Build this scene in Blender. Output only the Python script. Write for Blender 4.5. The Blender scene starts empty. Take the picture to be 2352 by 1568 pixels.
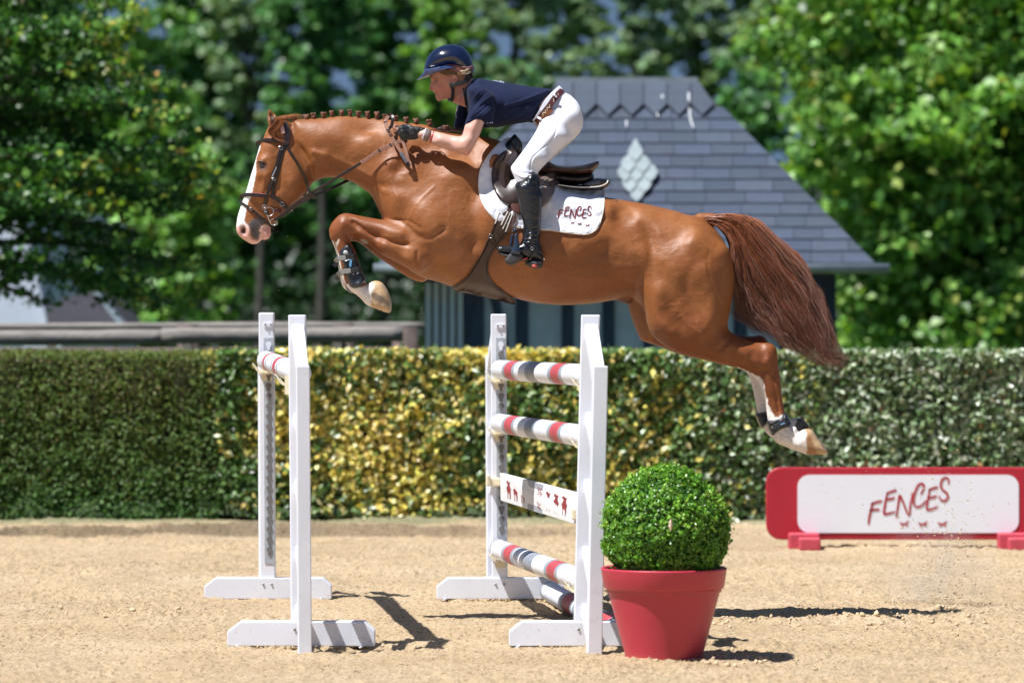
import bpy, bmesh, math, random
import numpy as np
from mathutils import Vector, Matrix, Euler
from mathutils.geometry import delaunay_2d_cdt

# ------------------------------------------------------------------ camera, sky, sun
C = bpy.context.scene.collection
sc = bpy.context.scene
CAMZ = 1.555
FPX = 9640.0            # focal length in pixels of a 2352 px wide frame
HOR = 694.0             # horizon row in that frame
cam = bpy.data.objects.new('camera', bpy.data.cameras.new('camera'))
C.objects.link(cam)
cam.location = (0, 0, CAMZ)
cam.rotation_euler = (math.radians(90), 0, 0)
cam.data.sensor_width = 36
cam.data.lens = 36 * FPX / 2352
cam.data.shift_y = -90 / 2352
cam.data.clip_start = 0.5
cam.data.clip_end = 3000
cam.data.dof.use_dof = True
cam.data.dof.focus_distance = 20.15
cam.data.dof.aperture_fstop = 2.6
sc.camera = cam

SUN_EL = math.radians(62)
sun_dir = Vector((-math.cos(SUN_EL) * math.cos(math.radians(29)), -math.cos(SUN_EL) * math.sin(math.radians(29)), math.sin(SUN_EL)))
world = bpy.data.worlds.new('World')
sc.world = world
world.use_nodes = True
wn = world.node_tree
sky = wn.nodes.new('ShaderNodeTexSky')
sky.sky_type = 'NISHITA'
sky.sun_disc = False
sky.sun_elevation = SUN_EL
sky.sun_rotation = math.atan2(sun_dir.x, sun_dir.y)
sky.air_density = 1.0
sky.dust_density = 0.0
sky.ozone_density = 1.2
tcw = wn.nodes.new('ShaderNodeTexCoord'); vad = wn.nodes.new('ShaderNodeVectorMath'); vad.operation = 'ADD'; vad.inputs[1].default_value = (0, 0, .28)
vno = wn.nodes.new('ShaderNodeVectorMath'); vno.operation = 'NORMALIZE'
wn.links.new(tcw.outputs['Generated'], vad.inputs[0]); wn.links.new(vad.outputs[0], vno.inputs[0]); wn.links.new(vno.outputs[0], sky.inputs[0])
bg = wn.nodes['Background']
wn.links.new(sky.outputs[0], bg.inputs[0])
bg.inputs[1].default_value = 0.054
sun = bpy.data.objects.new('sun', bpy.data.lights.new('sun', 'SUN'))
C.objects.link(sun)
sun.data.energy = 5.0
sun.data.angle = math.radians(0.53)
sun.data.color = (1.0, 0.985, 0.975)
sun.rotation_euler = (-sun_dir).to_track_quat('-Z', 'Y').to_euler()
sc.view_settings.view_transform = 'Standard'
sc.view_settings.look = 'None'
sc.view_settings.exposure = 0.62
sc.view_settings.gamma = 1
sc.view_settings.use_curve_mapping = False
sc.render.engine = 'CYCLES'
sc.cycles.use_denoising = True
sc.cycles.max_bounces = 6
sc.cycles.transparent_max_bounces = 6

rng = np.random.default_rng(7)
random.seed(7)

# ------------------------------------------------------------------ helpers
def P(x, y, Y, dz=0.0):
    """the point seen at column x, row y (2352 px frame) at distance Y"""
    return Vector(((x - 1176) * Y / FPX, Y, CAMZ - (y - HOR) * Y / FPX + dz))
def depth_of(y, z=0.0):
    return (CAMZ - z) * FPX / (y - HOR)
HY = 20.4
U = HY / FPX
def W(x, y, v=0.0):
    return Vector(((x - 1176) * U, HY + v * U, CAMZ - (y - HOR) * U))
def Wa(A):
    A = np.asarray(A, float)
    return np.stack([(A[:, 0] - 1176) * U, HY + A[:, 2] * U, CAMZ - (A[:, 1] - HOR) * U], 1)
def crop(ox, oy, s):
    return lambda pts: [((ox + s * a) * 0.91875, (oy + s * b) * 0.91875) for a, b in pts]
HC = crop(540, 240, .2551); RC = crop(980, 80, .2551); SCR = crop(1100, 320, .30612)
BC = crop(1500, 440, .45932); FC = crop(800, 500, .2551); LC = crop(1040, 100, .11481)
ST = crop(1140, 500, .12755); HM = crop(560, 380, .16582); HO = crop(800, 560, .15302)
HI = crop(1860, 900, .16586); BD = crop(1860, 1120, .29762)

def tag(o, label=None, cat=None, group=None, kind=None):
    if label: o['label'] = label
    if cat: o['category'] = cat
    if group: o['group'] = group
    if kind: o['kind'] = kind
    return o
def empty(name, loc, label, cat, group=None):
    o = bpy.data.objects.new(name, None); C.objects.link(o)
    o.location = loc; o.empty_display_size = 0.1
    return tag(o, label, cat, group)
def attach(o, parent):
    if parent is not None:
        o.parent = parent
        o.matrix_parent_inverse = Matrix.Translation(-parent.location)
def mk(name, verts, faces, mats, parent=None, smooth=False, col=None, matidx=None, origin=None):
    verts = np.asarray(verts, dtype=np.float64).reshape(-1, 3)
    c = verts.mean(0) if origin is None else np.array(origin, float)
    me = bpy.data.meshes.new(name)
    V = (verts - c).astype(np.float32)
    if isinstance(faces, np.ndarray):
        n, k = faces.shape
        me.vertices.add(len(V)); me.vertices.foreach_set('co', V.ravel())
        me.loops.add(n * k); me.loops.foreach_set('vertex_index', faces.astype(np.int32).ravel())
        me.polygons.add(n)
        me.polygons.foreach_set('loop_start', np.arange(0, n * k, k, dtype=np.int32))
        me.polygons.foreach_set('loop_total', np.full(n, k, np.int32))
        me.update(calc_edges=True)
    else:
        me.from_pydata([tuple(v) for v in V], [], [tuple(f) for f in faces])
    if not isinstance(mats, (list, tuple)): mats = [mats]
    for m in mats: me.materials.append(m)
    if smooth: me.polygons.foreach_set('use_smooth', np.ones(len(me.polygons), bool))
    if matidx is not None: me.polygons.foreach_set('material_index', np.asarray(matidx, np.int32))
    if col is not None:
        a = me.color_attributes.new('Col', 'FLOAT_COLOR', 'POINT')
        cc = np.ones((len(V), 4), np.float32); cc[:, :3] = col
        a.data.foreach_set('color', cc.ravel())
    me.update()
    o = bpy.data.objects.new(name, me); C.objects.link(o)
    o.location = Vector(c)
    attach(o, parent)
    return o
def bevel(o, w=0.004, seg=2, angle=0.6):
    m = o.modifiers.new('bevel', 'BEVEL'); m.width = w; m.segments = seg; m.limit_method = 'ANGLE'; m.angle_limit = angle
    return o
def solidify(o, t, off=-1):
    m = o.modifiers.new('solid', 'SOLIDIFY'); m.thickness = t; m.offset = off
    return o
class MB:
    def __init__(s): s.v = []; s.f = []; s.mi = []
    def add(s, v, f, mi=0):
        n = len(s.v); s.v += [tuple(p) for p in v]; s.f += [tuple(i + n for i in q) for q in f]; s.mi += [mi] * len(f)
    def box(s, c, d, M=None, mi=0):
        x, y, z = [a / 2 for a in d]
        V = [Vector(p) for p in ((-x,-y,-z),(x,-y,-z),(x,y,-z),(-x,y,-z),(-x,-y,z),(x,-y,z),(x,y,z),(-x,y,z))]
        if M is not None: V = [M @ p for p in V]
        c = Vector(c)
        s.add([p + c for p in V], [(0,3,2,1),(4,5,6,7),(0,1,5,4),(1,2,6,5),(2,3,7,6),(3,0,4,7)], mi)
    def prism(s, pts, off, mi=0):
        """closed outline pts (3D), extruded by vector off"""
        n = len(pts); off = Vector(off)
        V = [Vector(p) for p in pts] + [Vector(p) + off for p in pts]
        F = [tuple(range(n - 1, -1, -1)), tuple(range(n, 2 * n))] + [(i, (i + 1) % n, n + (i + 1) % n, n + i) for i in range(n)]
        s.add(V, F, mi)
    def tube(s, pts, rad, n=10, mi=0, cap=True, flat=None):
        pts = [Vector(p) for p in pts]; m = len(pts)
        if not hasattr(rad, '__len__'): rad = [rad] * m
        rings = []
        up = None
        for i in range(m):
            t = (pts[min(i + 1, m - 1)] - pts[max(i - 1, 0)]).normalized()
            if up is None:
                up = Vector((0, 1, 0)) if abs(t.y) < .9 else Vector((0, 0, 1))
            a = (up - t * up.dot(t)).normalized(); b = t.cross(a); up = a
            fa, fb = flat if flat else (1, 1)
            rings.append([pts[i] + (a * math.cos(q) * fa + b * math.sin(q) * fb) * rad[i] for q in [2 * math.pi * j / n for j in range(n)]])
        V = [p for r in rings for p in r]; F = []
        for i in range(m - 1):
            for j in range(n):
                F.append((i*n+j, i*n+(j+1)%n, (i+1)*n+(j+1)%n, (i+1)*n+j))
        if cap: F += [tuple(range(n))[::-1], tuple((m-1)*n + j for j in range(n))]
        s.add(V, F, mi)
    def lathe(s, prof, c, n=48, mi=0):
        V = []; F = []; m = len(prof)
        for r, z in prof:
            V += [(c[0] + r * math.cos(2*math.pi*j/n), c[1] + r * math.sin(2*math.pi*j/n), c[2] + z) for j in range(n)]
        for i in range(m - 1):
            for j in range(n): F.append((i*n+j, i*n+(j+1)%n, (i+1)*n+(j+1)%n, (i+1)*n+j))
        s.add(V, F, mi)
    def build(s, name, mats, parent=None, smooth=False):
        return mk(name, s.v, s.f, mats, parent, smooth, matidx=s.mi)

def hash3(ix, iy, iz):
    h = (ix.astype(np.int64) * 374761393 + iy.astype(np.int64) * 668265263 + iz.astype(np.int64) * 2147483647 + 1013904223) & 0xffffffff
    h = ((h ^ (h >> 13)) * 1274126177) & 0xffffffff
    return ((h ^ (h >> 16)) & 0xffffff) / float(0xffffff) * 2 - 1
def vnoise(x, y, z=None):
    x = np.asarray(x, float); y = np.asarray(y, float); z = np.zeros_like(x) if z is None else np.asarray(z, float)
    fx, fy, fz = np.floor(x), np.floor(y), np.floor(z); tx, ty, tz = x - fx, y - fy, z - fz
    tx, ty, tz = [t * t * (3 - 2 * t) for t in (tx, ty, tz)]
    r = 0
    for i in (0, 1):
        for j in (0, 1):
            for k in (0, 1):
                wgt = (tx if i else 1 - tx) * (ty if j else 1 - ty) * (tz if k else 1 - tz)
                r = r + wgt * hash3(fx + i, fy + j, fz + k)
    return r
def fbm(x, y, z=None, o=4, g=.5):
    a, s, r = 1.0, 1.0, 0
    for i in range(o):
        r = r + a * vnoise(x * s + 13.7 * i, y * s + 5.1 * i, None if z is None else z * s); a *= g; s *= 2.03
    return r
def crspline(pts, n=4, closed=True):
    p = np.array(pts, float); N = len(p); out = []
    for i in range(N if closed else N - 1):
        if closed: a, b, c, d = p[(i-1) % N], p[i], p[(i+1) % N], p[(i+2) % N]
        else: a, b, c, d = p[max(i-1, 0)], p[i], p[i+1], p[min(i+2, N-1)]
        for k in range(n):
            t = k / n
            out.append(.5 * ((2*b) + (-a + c)*t + (2*a - 5*b + 4*c - d)*t*t + (-a + 3*b - 3*c + d)*t**3))
    if not closed: out.append(p[-1])
    return np.array(out)
def poly_sd(poly, X, Y):
    """signed distance, positive inside"""
    p = np.asarray(poly, float); d2 = np.full(X.shape, 1e18); ins = np.zeros(X.shape, bool)
    for i in range(len(p)):
        a, b = p[i], p[(i + 1) % len(p)]
        ex, ey = b - a; wx, wy = X - a[0], Y - a[1]
        t = np.clip((wx * ex + wy * ey) / (ex * ex + ey * ey + 1e-12), 0, 1)
        d2 = np.minimum(d2, (wx - ex * t) ** 2 + (wy - ey * t) ** 2)
        if a[1] != b[1]:
            c = ((a[1] > Y) != (b[1] > Y)) & (X < (b[0] - a[0]) * (Y - a[1]) / (b[1] - a[1]) + a[0])
            ins ^= c
    return np.where(ins, 1, -1) * np.sqrt(d2)
def line_d(pl, X, Y):
    p = np.asarray(pl, float); d2 = np.full(X.shape, 1e18)
    for i in range(len(p) - 1):
        a, b = p[i], p[i + 1]; ex, ey = b - a; wx, wy = X - a[0], Y - a[1]
        t = np.clip((wx * ex + wy * ey) / (ex * ex + ey * ey + 1e-12), 0, 1)
        d2 = np.minimum(d2, (wx - ex * t) ** 2 + (wy - ey * t) ** 2)
    return np.sqrt(d2)
def blur2(A, n=1):
    for _ in range(n):
        B = np.pad(A, 1, mode='edge')
        A = (B[:-2, 1:-1] + 2 * B[1:-1, 1:-1] + B[2:, 1:-1]) / 4
        B = np.pad(A, 1, mode='edge')
        A = (B[1:-1, :-2] + 2 * B[1:-1, 1:-1] + B[1:-1, 2:]) / 4
    return A

class Vol:
    """an implicit solid sampled on a grid in picture-plane units (1 unit = 2.1 mm), meshed with surface nets"""
    def __init__(s, x0, x1, y0, y1, v0, v1, h):
        s.h = h; s.xs = np.arange(x0, x1 + h, h); s.ys = np.arange(y0, y1 + h, h); s.vs = np.arange(v0, v1 + h, h)
        s.F = np.full((len(s.xs), len(s.ys), len(s.vs)), 30.0, np.float32)
    def add(s, poly, ctrl, k=6.0, bl=2, bumps=(), inset=0.0, sub=False, sp=4, mx=12, noise=0.0):
        pl = crspline(poly, sp) if sp > 1 else np.array(poly, float)
        m = 14
        i0, i1 = np.searchsorted(s.xs, [pl[:, 0].min() - m, pl[:, 0].max() + m])
        j0, j1 = np.searchsorted(s.ys, [pl[:, 1].min() - m, pl[:, 1].max() + m])
        if i1 <= i0 or j1 <= j0: return
        X, Y = np.meshgrid(s.xs[i0:i1], s.ys[j0:j1], indexing='ij')
        d = poly_sd(pl, X, Y) - inset
        ct = np.array([tuple(c) + (0,) * (5 - len(c)) for c in ctrl], float)
        wsum = 0; acc = 0
        for c in ct:
            wt = 1 / (((X - c[0]) ** 2 + (Y - c[1]) ** 2) ** 1.6 + 60.0)
            wsum = wsum + wt; acc = acc + wt[..., None] * c[2:]
        acc = acc / wsum[..., None]
        w, R, vc = acc[..., 0], acc[..., 1], acc[..., 2]
        w = np.maximum(w - inset * .8, 1.0)
        sd = np.clip(1 - d / R, 0, None)
        sd = blur2(sd, bl)
        bump = np.zeros(X.shape)
        for b in bumps:
            if b[0] == 'g':      # gaussian: x, y, rx, ry, ang, amp
                _, cx, cy, rx, ry, an, am = b
                ca, sa = math.cos(math.radians(an)), math.sin(math.radians(an))
                u = ((X - cx) * ca + (Y - cy) * sa) / rx; q = (-(X - cx) * sa + (Y - cy) * ca) / ry
                bump += am * np.exp(-(u * u + q * q))
            else:                # stroke: polyline, width, amp
                _, plb, wd, am = b
                bump += am * np.exp(-(line_d(crspline(plb, 4, False), X, Y) / wd) ** 2)
        if noise:
            nz = noise * (2.2 * fbm(X / 42, Y / 42, o=2) + .32 * fbm(X / 13, Y / 13, o=3))
            vn = vnoise(X / 30 + 3, Y / 38 + 8) + .25 * vnoise(X / 11, Y / 11)
            nz += noise * 1.3 * np.exp(-(vn / .055) ** 2) * np.clip(fbm(X / 80 + 5, Y / 80, o=2) * 2 + .3, 0, 1)
            bump = bump + nz
        w = np.maximum(w + bump, 1.0)
        q0, q1 = np.searchsorted(s.vs, [(vc - w).min() - m, (vc + w).max() + m])
        V = s.vs[q0:q1][None, None, :].astype(np.float32)
        q = (V - vc[..., None].astype(np.float32)) / w[..., None].astype(np.float32)
        S = sd[..., None].astype(np.float32)
        k0 = np.sqrt(S * S + q * q)
        k1 = np.sqrt((S / R[..., None].astype(np.float32)) ** 2 + (q / w[..., None].astype(np.float32)) ** 2) + 1e-5
        D = (k0 - 1) * k0 / k1
        D = np.clip(D, -mx * 2.5, 30)
        A = s.F[i0:i1, j0:j1, q0:q1]
        if sub: D = -D; kk = k; hh = np.clip(.5 - .5 * (D - A) / kk, 0, 1); A[:] = A * hh + D * (1 - hh) + kk * hh * (1 - hh)
        else:
            hh = np.clip(.5 + .5 * (D - A) / k, 0, 1); A[:] = D * (1 - hh) + A * hh - k * hh * (1 - hh)
    def ball(s, c, r, k=4.0, sub=False):
        r = np.array(r if hasattr(r, '__len__') else (r, r, r), float); c = np.array(c, float); m = 10
        I = [np.searchsorted(a, [c[i] - r[i] - m, c[i] + r[i] + m]) for i, a in enumerate((s.xs, s.ys, s.vs))]
        X, Y, V = np.meshgrid(s.xs[I[0][0]:I[0][1]], s.ys[I[1][0]:I[1][1]], s.vs[I[2][0]:I[2][1]], indexing='ij')
        a = np.stack([X - c[0], Y - c[1], V - c[2]], -1)
        k0 = np.sqrt(((a / r) ** 2).sum(-1)); k1 = np.sqrt(((a / r ** 2) ** 2).sum(-1)) + 1e-5
        D = (k0 * (k0 - 1) / k1)
        A = s.F[I[0][0]:I[0][1], I[1][0]:I[1][1], I[2][0]:I[2][1]]
        if sub: D = -D; hh = np.clip(.5 - .5 * (D - A) / k, 0, 1); A[:] = A * hh + D * (1 - hh) + k * hh * (1 - hh)
        else: hh = np.clip(.5 + .5 * (D - A) / k, 0, 1); A[:] = D * (1 - hh) + A * hh - k * hh * (1 - hh)
    def chain(s, pts, rad, k=3.0):
        """tapered round limb through 3D points"""
        pts = np.array(pts, float); rad = np.array(rad if hasattr(rad, '__len__') else [rad] * len(pts), float); m = 8
        lo = (pts - rad[:, None]).min(0) - m; hi = (pts + rad[:, None]).max(0) + m
        I = [np.searchsorted(a, [lo[i], hi[i]]) for i, a in enumerate((s.xs, s.ys, s.vs))]
        X, Y, V = np.meshgrid(s.xs[I[0][0]:I[0][1]], s.ys[I[1][0]:I[1][1]], s.vs[I[2][0]:I[2][1]], indexing='ij')
        Q = np.stack([X, Y, V], -1); D = np.full(X.shape, 99.0)
        for i in range(len(pts) - 1):
            a, b = pts[i], pts[i + 1]; e = b - a
            t = np.clip(((Q - a) @ e) / (e @ e + 1e-9), 0, 1)
            dd = np.sqrt(((Q - a - t[..., None] * e) ** 2).sum(-1)) - (rad[i] * (1 - t) + rad[i + 1] * t)
            D = np.minimum(D, dd)
        A = s.F[I[0][0]:I[0][1], I[1][0]:I[1][1], I[2][0]:I[2][1]]
        hh = np.clip(.5 + .5 * (D - A) / k, 0, 1); A[:] = D * (1 - hh) + A * hh - k * hh * (1 - hh)
    def surf(s):
        """distance of the near surface from the centre plane, for every column"""
        neg = s.F < 0
        has = neg.any(2); i = neg.argmax(2); i = np.clip(i, 1, None)
        I, J = np.indices(i.shape)
        a = s.F[I, J, i - 1]; b = s.F[I, J, i]
        v = s.vs[i - 1] + s.h * a / np.where(np.abs(a - b) < 1e-6, 1, a - b)
        S = np.where(has, -v, np.nan)
        return S
    def mesh(s, smooth=2):
        F = s.F; sg = F < 0
        nx, ny, nz = F.shape
        c = sg[:-1, :-1, :-1]; anyc = c.copy(); allc = c.copy()
        for i in (0, 1):
            for j in (0, 1):
                for k in (0, 1):
                    t = sg[i:nx-1+i, j:ny-1+j, k:nz-1+k]; anyc |= t; allc &= t
        act = anyc & ~allc
        idx = np.argwhere(act); N = len(idx)
        vid = np.full(act.shape, -1, np.int32); vid[act] = np.arange(N)
        P0 = np.zeros((N, 3)); cnt = np.zeros(N)
        cor = [(i, j, k) for i in (0, 1) for j in (0, 1) for k in (0, 1)]
        val = {q: F[idx[:, 0] + q[0], idx[:, 1] + q[1], idx[:, 2] + q[2]] for q in cor}
        for q in cor:
            for ax in range(3):
                if q[ax] == 0:
                    r = list(q); r[ax] = 1; r = tuple(r)
                    a, b = val[q], val[r]; m = (a < 0) != (b < 0)
                    t = a[m] / (a[m] - b[m])
                    pt = np.tile(np.array(q, float), (m.sum(), 1)); pt[:, ax] += t
                    P0[m] += pt; cnt[m] += 1
        Vv = idx + P0 / cnt[:, None]
        faces = []
        for ax in range(3):
            u, w = [(1, 2), (2, 0), (0, 1)][ax]
            sl0 = [slice(None)] * 3; sl1 = [slice(None)] * 3
            sl0[ax] = slice(0, -1); sl1[ax] = slice(1, None)
            A = sg[tuple(sl0)]; B = sg[tuple(sl1)]
            e = np.argwhere(A != B)
            ok = (e[:, u] > 0) & (e[:, w] > 0) & (e[:, u] < F.shape[u] - 1) & (e[:, w] < F.shape[w] - 1)
            e = e[ok]; ins = A[e[:, 0], e[:, 1], e[:, 2]]
            def g(du, dw):
                q = e.copy(); q[:, u] -= du; q[:, w] -= dw
                return vid[q[:, 0], q[:, 1], q[:, 2]]
            f = np.stack([g(1, 1), g(0, 1), g(0, 0), g(1, 0)], 1)
            f[~ins] = f[~ins][:, ::-1]
            faces.append(f)
        Fc = np.concatenate(faces)
        Fc = Fc[(Fc >= 0).all(1)]
        E = np.concatenate([Fc[:, [0, 1]], Fc[:, [1, 2]], Fc[:, [2, 3]], Fc[:, [3, 0]]])
        deg = np.bincount(E[:, 0], minlength=N) + np.bincount(E[:, 1], minlength=N)
        for it in range(smooth):
            f = .55 if it % 2 == 0 else -.3
            S = np.stack([np.bincount(E[:, 0], Vv[E[:, 1], a], N) + np.bincount(E[:, 1], Vv[E[:, 0], a], N) for a in range(3)], 1)
            Vv = Vv + f * (S / np.maximum(deg, 1)[:, None] - Vv)
        V = np.stack([s.xs[0] + Vv[:, 0] * s.h, s.ys[0] + Vv[:, 1] * s.h, s.vs[0] + Vv[:, 2] * s.h], 1)
        # keep the handedness: picture rows run downward, so flip
        return V, Fc[:, ::-1]
    def build(s, name, mat, parent=None, colf=None, smooth=4):
        V, Fc = s.mesh(smooth)
        col = colf(V) if colf else None
        return mk(name, Wa(V), Fc[:, ::-1], mat, parent, True, col)
def blob(name, comps, mat, parent=None, h=1.6, colf=None, chains=(), balls=(), smooth=4, k=4.0):
    xs, ys, vs = [], [], []
    for c in comps:
        p = np.array(c['poly']); xs += [p[:, 0].min(), p[:, 0].max()]; ys += [p[:, 1].min(), p[:, 1].max()]
        for q in c['ctrl']:
            vc = q[4] if len(q) > 4 else 0; b = sum(abs(t[-1]) for t in c.get('bumps', ()) if t[-1] > 0)
            vs += [vc - q[2] - min(b, 20), vc + q[2] + min(b, 20)]
    for pts, r in chains:
        p = np.array(pts); rr = np.max(r); xs += [p[:, 0].min() - rr, p[:, 0].max() + rr]; ys += [p[:, 1].min() - rr, p[:, 1].max() + rr]; vs += [p[:, 2].min() - rr, p[:, 2].max() + rr]
    for b in balls:
        r = np.max(b[1]); xs += [b[0][0] - r, b[0][0] + r]; ys += [b[0][1] - r, b[0][1] + r]; vs += [b[0][2] - r, b[0][2] + r]
    vol = Vol(min(xs) - 6, max(xs) + 6, min(ys) - 6, max(ys) + 6, min(vs) - 6, max(vs) + 6, h)
    for c in comps:
        vol.add(c['poly'], c['ctrl'], c.get('k', k), c.get('bl', 2), c.get('bumps', ()), c.get('inset', 0), c.get('sub', False), c.get('sp', 4))
    for pts, r in chains: vol.chain(pts, r)
    for b in balls: vol.ball(b[0], b[1], 3.0, *(b[2:]))
    return vol.build(name, mat, parent, colf, smooth)

# ------------------------------------------------------------------ materials
MATS = {}
def nodes(name):
    m = bpy.data.materials.new(name); m.use_nodes = True; MATS[name] = m
    nt = m.node_tree; return m, nt, nt.nodes['Principled BSDF']
def noise_node(nt, scale, detail=4, rough=.6, coord='Object', stretch=None):
    tc = nt.nodes.new('ShaderNodeTexCoord'); n = nt.nodes.new('ShaderNodeTexNoise')
    n.inputs['Scale'].default_value = scale; n.inputs['Detail'].default_value = detail; n.inputs['Roughness'].default_value = rough
    if stretch:
        mp = nt.nodes.new('ShaderNodeMapping'); mp.inputs['Scale'].default_value = stretch
        nt.links.new(tc.outputs[coord], mp.inputs[0]); nt.links.new(mp.outputs[0], n.inputs[0])
    else: nt.links.new(tc.outputs[coord], n.inputs[0])
    return n
def ramp(nt, src, stops):
    r = nt.nodes.new('ShaderNodeValToRGB'); e = r.color_ramp.elements
    while len(e) < len(stops): e.new(.5)
    for i, (p, c) in enumerate(stops): e[i].position = p; e[i].color = tuple(c) + (1,)
    nt.links.new(src, r.inputs[0]); return r
def mat(name, col, rough=.5, metal=0, noise=None, bump=None, spec=.5, coat=0, sheen=0, vary=.15, stretch=None, bstretch=None):
    m, nt, b = nodes(name)
    b.inputs['Base Color'].default_value = tuple(col) + (1,); b.inputs['Roughness'].default_value = rough
    b.inputs['Metallic'].default_value = metal; b.inputs['Specular IOR Level'].default_value = spec
    b.inputs['Coat Weight'].default_value = coat; b.inputs['Coat Roughness'].default_value = .08
    b.inputs['Sheen Weight'].default_value = sheen
    if noise:
        n = noise_node(nt, noise, 5, .6, stretch=stretch)
        lo = [c * (1 - vary) for c in col]; hi = [min(1, c * (1 + vary)) for c in col]
        r = ramp(nt, n.outputs[0], [(.3, lo), (.7, hi)]); nt.links.new(r.outputs[0], b.inputs['Base Color'])
    if bump:
        n2 = noise_node(nt, bump[0], 4, .6, stretch=bstretch); bp = nt.nodes.new('ShaderNodeBump')
        bp.inputs['Strength'].default_value = bump[1]; bp.inputs['Distance'].default_value = bump[2]
        nt.links.new(n2.outputs[0], bp.inputs['Height']); nt.links.new(bp.outputs[0], b.inputs['Normal'])
    return m
def attr_mat(name, rough=.5, transl=0, noise=None, bump=None, spec=.5, sheen=0, bstretch=None, vary=.12):
    m, nt, b = nodes(name)
    a = nt.nodes.new('ShaderNodeVertexColor'); a.layer_name = 'Col'
    src = a.outputs[0]
    if noise:
        n = noise_node(nt, noise, 4, .6, stretch=bstretch)
        mr = nt.nodes.new('ShaderNodeMapRange'); mr.inputs['To Min'].default_value = 1 - vary; mr.inputs['To Max'].default_value = 1 + vary
        mr.inputs['From Min'].default_value = .3; mr.inputs['From Max'].default_value = .7
        nt.links.new(n.outputs[0], mr.inputs[0])
        mx = nt.nodes.new('ShaderNodeVectorMath'); mx.operation = 'SCALE'
        nt.links.new(src, mx.inputs[0]); nt.links.new(mr.outputs[0], mx.inputs['Scale']); src = mx.outputs[0]
    nt.links.new(src, b.inputs['Base Color']); b.inputs['Roughness'].default_value = rough
    b.inputs['Specular IOR Level'].default_value = spec; b.inputs['Sheen Weight'].default_value = sheen
    if bump:
        n2 = noise_node(nt, bump[0], 4, .6, stretch=bstretch); bp = nt.nodes.new('ShaderNodeBump')
        bp.inputs['Strength'].default_value = bump[1]; bp.inputs['Distance'].default_value = bump[2]
        nt.links.new(n2.outputs[0], bp.inputs['Height']); nt.links.new(bp.outputs[0], b.inputs['Normal'])
    if transl:
        tr = nt.nodes.new('ShaderNodeBsdfTranslucent'); mix = nt.nodes.new('ShaderNodeMixShader')
        hs = nt.nodes.new('ShaderNodeMix'); hs.data_type = 'RGBA'; hs.blend_type = 'MULTIPLY'; hs.inputs[0].default_value = 1
        hs.inputs[7].default_value = (1.6, 1.5, .5, 1); nt.links.new(src, hs.inputs[6]); nt.links.new(hs.outputs[2], tr.inputs[0])
        mix.inputs[0].default_value = transl
        nt.links.new(b.outputs[0], mix.inputs[1]); nt.links.new(tr.outputs[0], mix.inputs[2])
        nt.links.new(mix.outputs[0], nt.nodes['Material Output'].inputs[0])
    return m
M_leaf = attr_mat('leaf', .42, .30, spec=.4)
M_leafgloss = attr_mat('glossy_leaf', .32, .2, spec=.5)
M_bark = mat('bark', (.13, .10, .075), .9, noise=12, vary=.4, bump=(30, .6, .02), bstretch=(1, 1, .2))
M_white, nt, b = nodes('white_paint')
b.inputs['Roughness'].default_value = .4
ge = nt.nodes.new('ShaderNodeNewGeometry'); sx = nt.nodes.new('ShaderNodeSeparateXYZ'); nt.links.new(ge.outputs['Position'], sx.inputs[0])
mr = nt.nodes.new('ShaderNodeMapRange'); mr.inputs['From Min'].default_value = .0; mr.inputs['From Max'].default_value = .5; mr.inputs['To Min'].default_value = .62; mr.inputs['To Max'].default_value = .18
nt.links.new(sx.outputs['Z'], mr.inputs[0])
n1 = nt.nodes.new('ShaderNodeTexNoise'); n1.inputs['Scale'].default_value = 38; n1.inputs['Detail'].default_value = 6; n1.inputs['Roughness'].default_value = .75; nt.links.new(ge.outputs['Position'], n1.inputs[0])
n2 = nt.nodes.new('ShaderNodeTexNoise'); n2.inputs['Scale'].default_value = 5; n2.inputs['Detail'].default_value = 5; nt.links.new(ge.outputs['Position'], n2.inputs[0])
g1 = nt.nodes.new('ShaderNodeMath'); g1.operation = 'SUBTRACT'; nt.links.new(n1.outputs[0], g1.inputs[0]); g1.inputs[1].default_value = .60
g2 = nt.nodes.new('ShaderNodeMath'); g2.operation = 'MULTIPLY'; g2.use_clamp = True; g2.inputs[1].default_value = 14; nt.links.new(g1.outputs[0], g2.inputs[0])
g3 = nt.nodes.new('ShaderNodeMath'); g3.operation = 'MULTIPLY'; nt.links.new(g2.outputs[0], g3.inputs[0]); nt.links.new(mr.outputs[0], g3.inputs[1])
c1 = ramp(nt, n2.outputs[0], [(.3, (.70, .73, .80)), (.6, (.76, .79, .87))])
mw = nt.nodes.new('ShaderNodeMix'); mw.data_type = 'RGBA'; nt.links.new(g3.outputs[0], mw.inputs[0]); nt.links.new(c1.outputs[0], mw.inputs[6]); mw.inputs[7].default_value = (.42, .34, .26, 1)
nt.links.new(mw.outputs[2], b.inputs['Base Color'])
M_cream = mat('cream_plastic', (.74, .66, .47), .4, noise=20, vary=.06)
M_steel = mat('galvanised_track', (.42, .46, .50), .45, metal=.2, noise=30, vary=.12)
M_hole = mat('dull_recess', (.16, .15, .15), .7)
M_silver = mat('polished_steel', (.75, .74, .72), .16, metal=1)
M_leather = mat('dark_brown_leather', (.018, .010, .008), .36, noise=40, vary=.35, bump=(160, .25, .002), spec=.6)
M_leather2 = mat('brown_leather', (.075, .034, .024), .38, noise=30, vary=.3, bump=(160, .25, .002), spec=.55)
M_web = mat('brown_web', (.30, .15, .105), .7, noise=200, vary=.25, bump=(400, .4, .002))
M_black = mat('black_leather', (.012, .013, .016), .27, noise=40, vary=.3, bump=(120, .3, .003), spec=.6)
M_rubber = mat('black_rubber', (.022, .023, .026), .55, noise=50, vary=.3)

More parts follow.
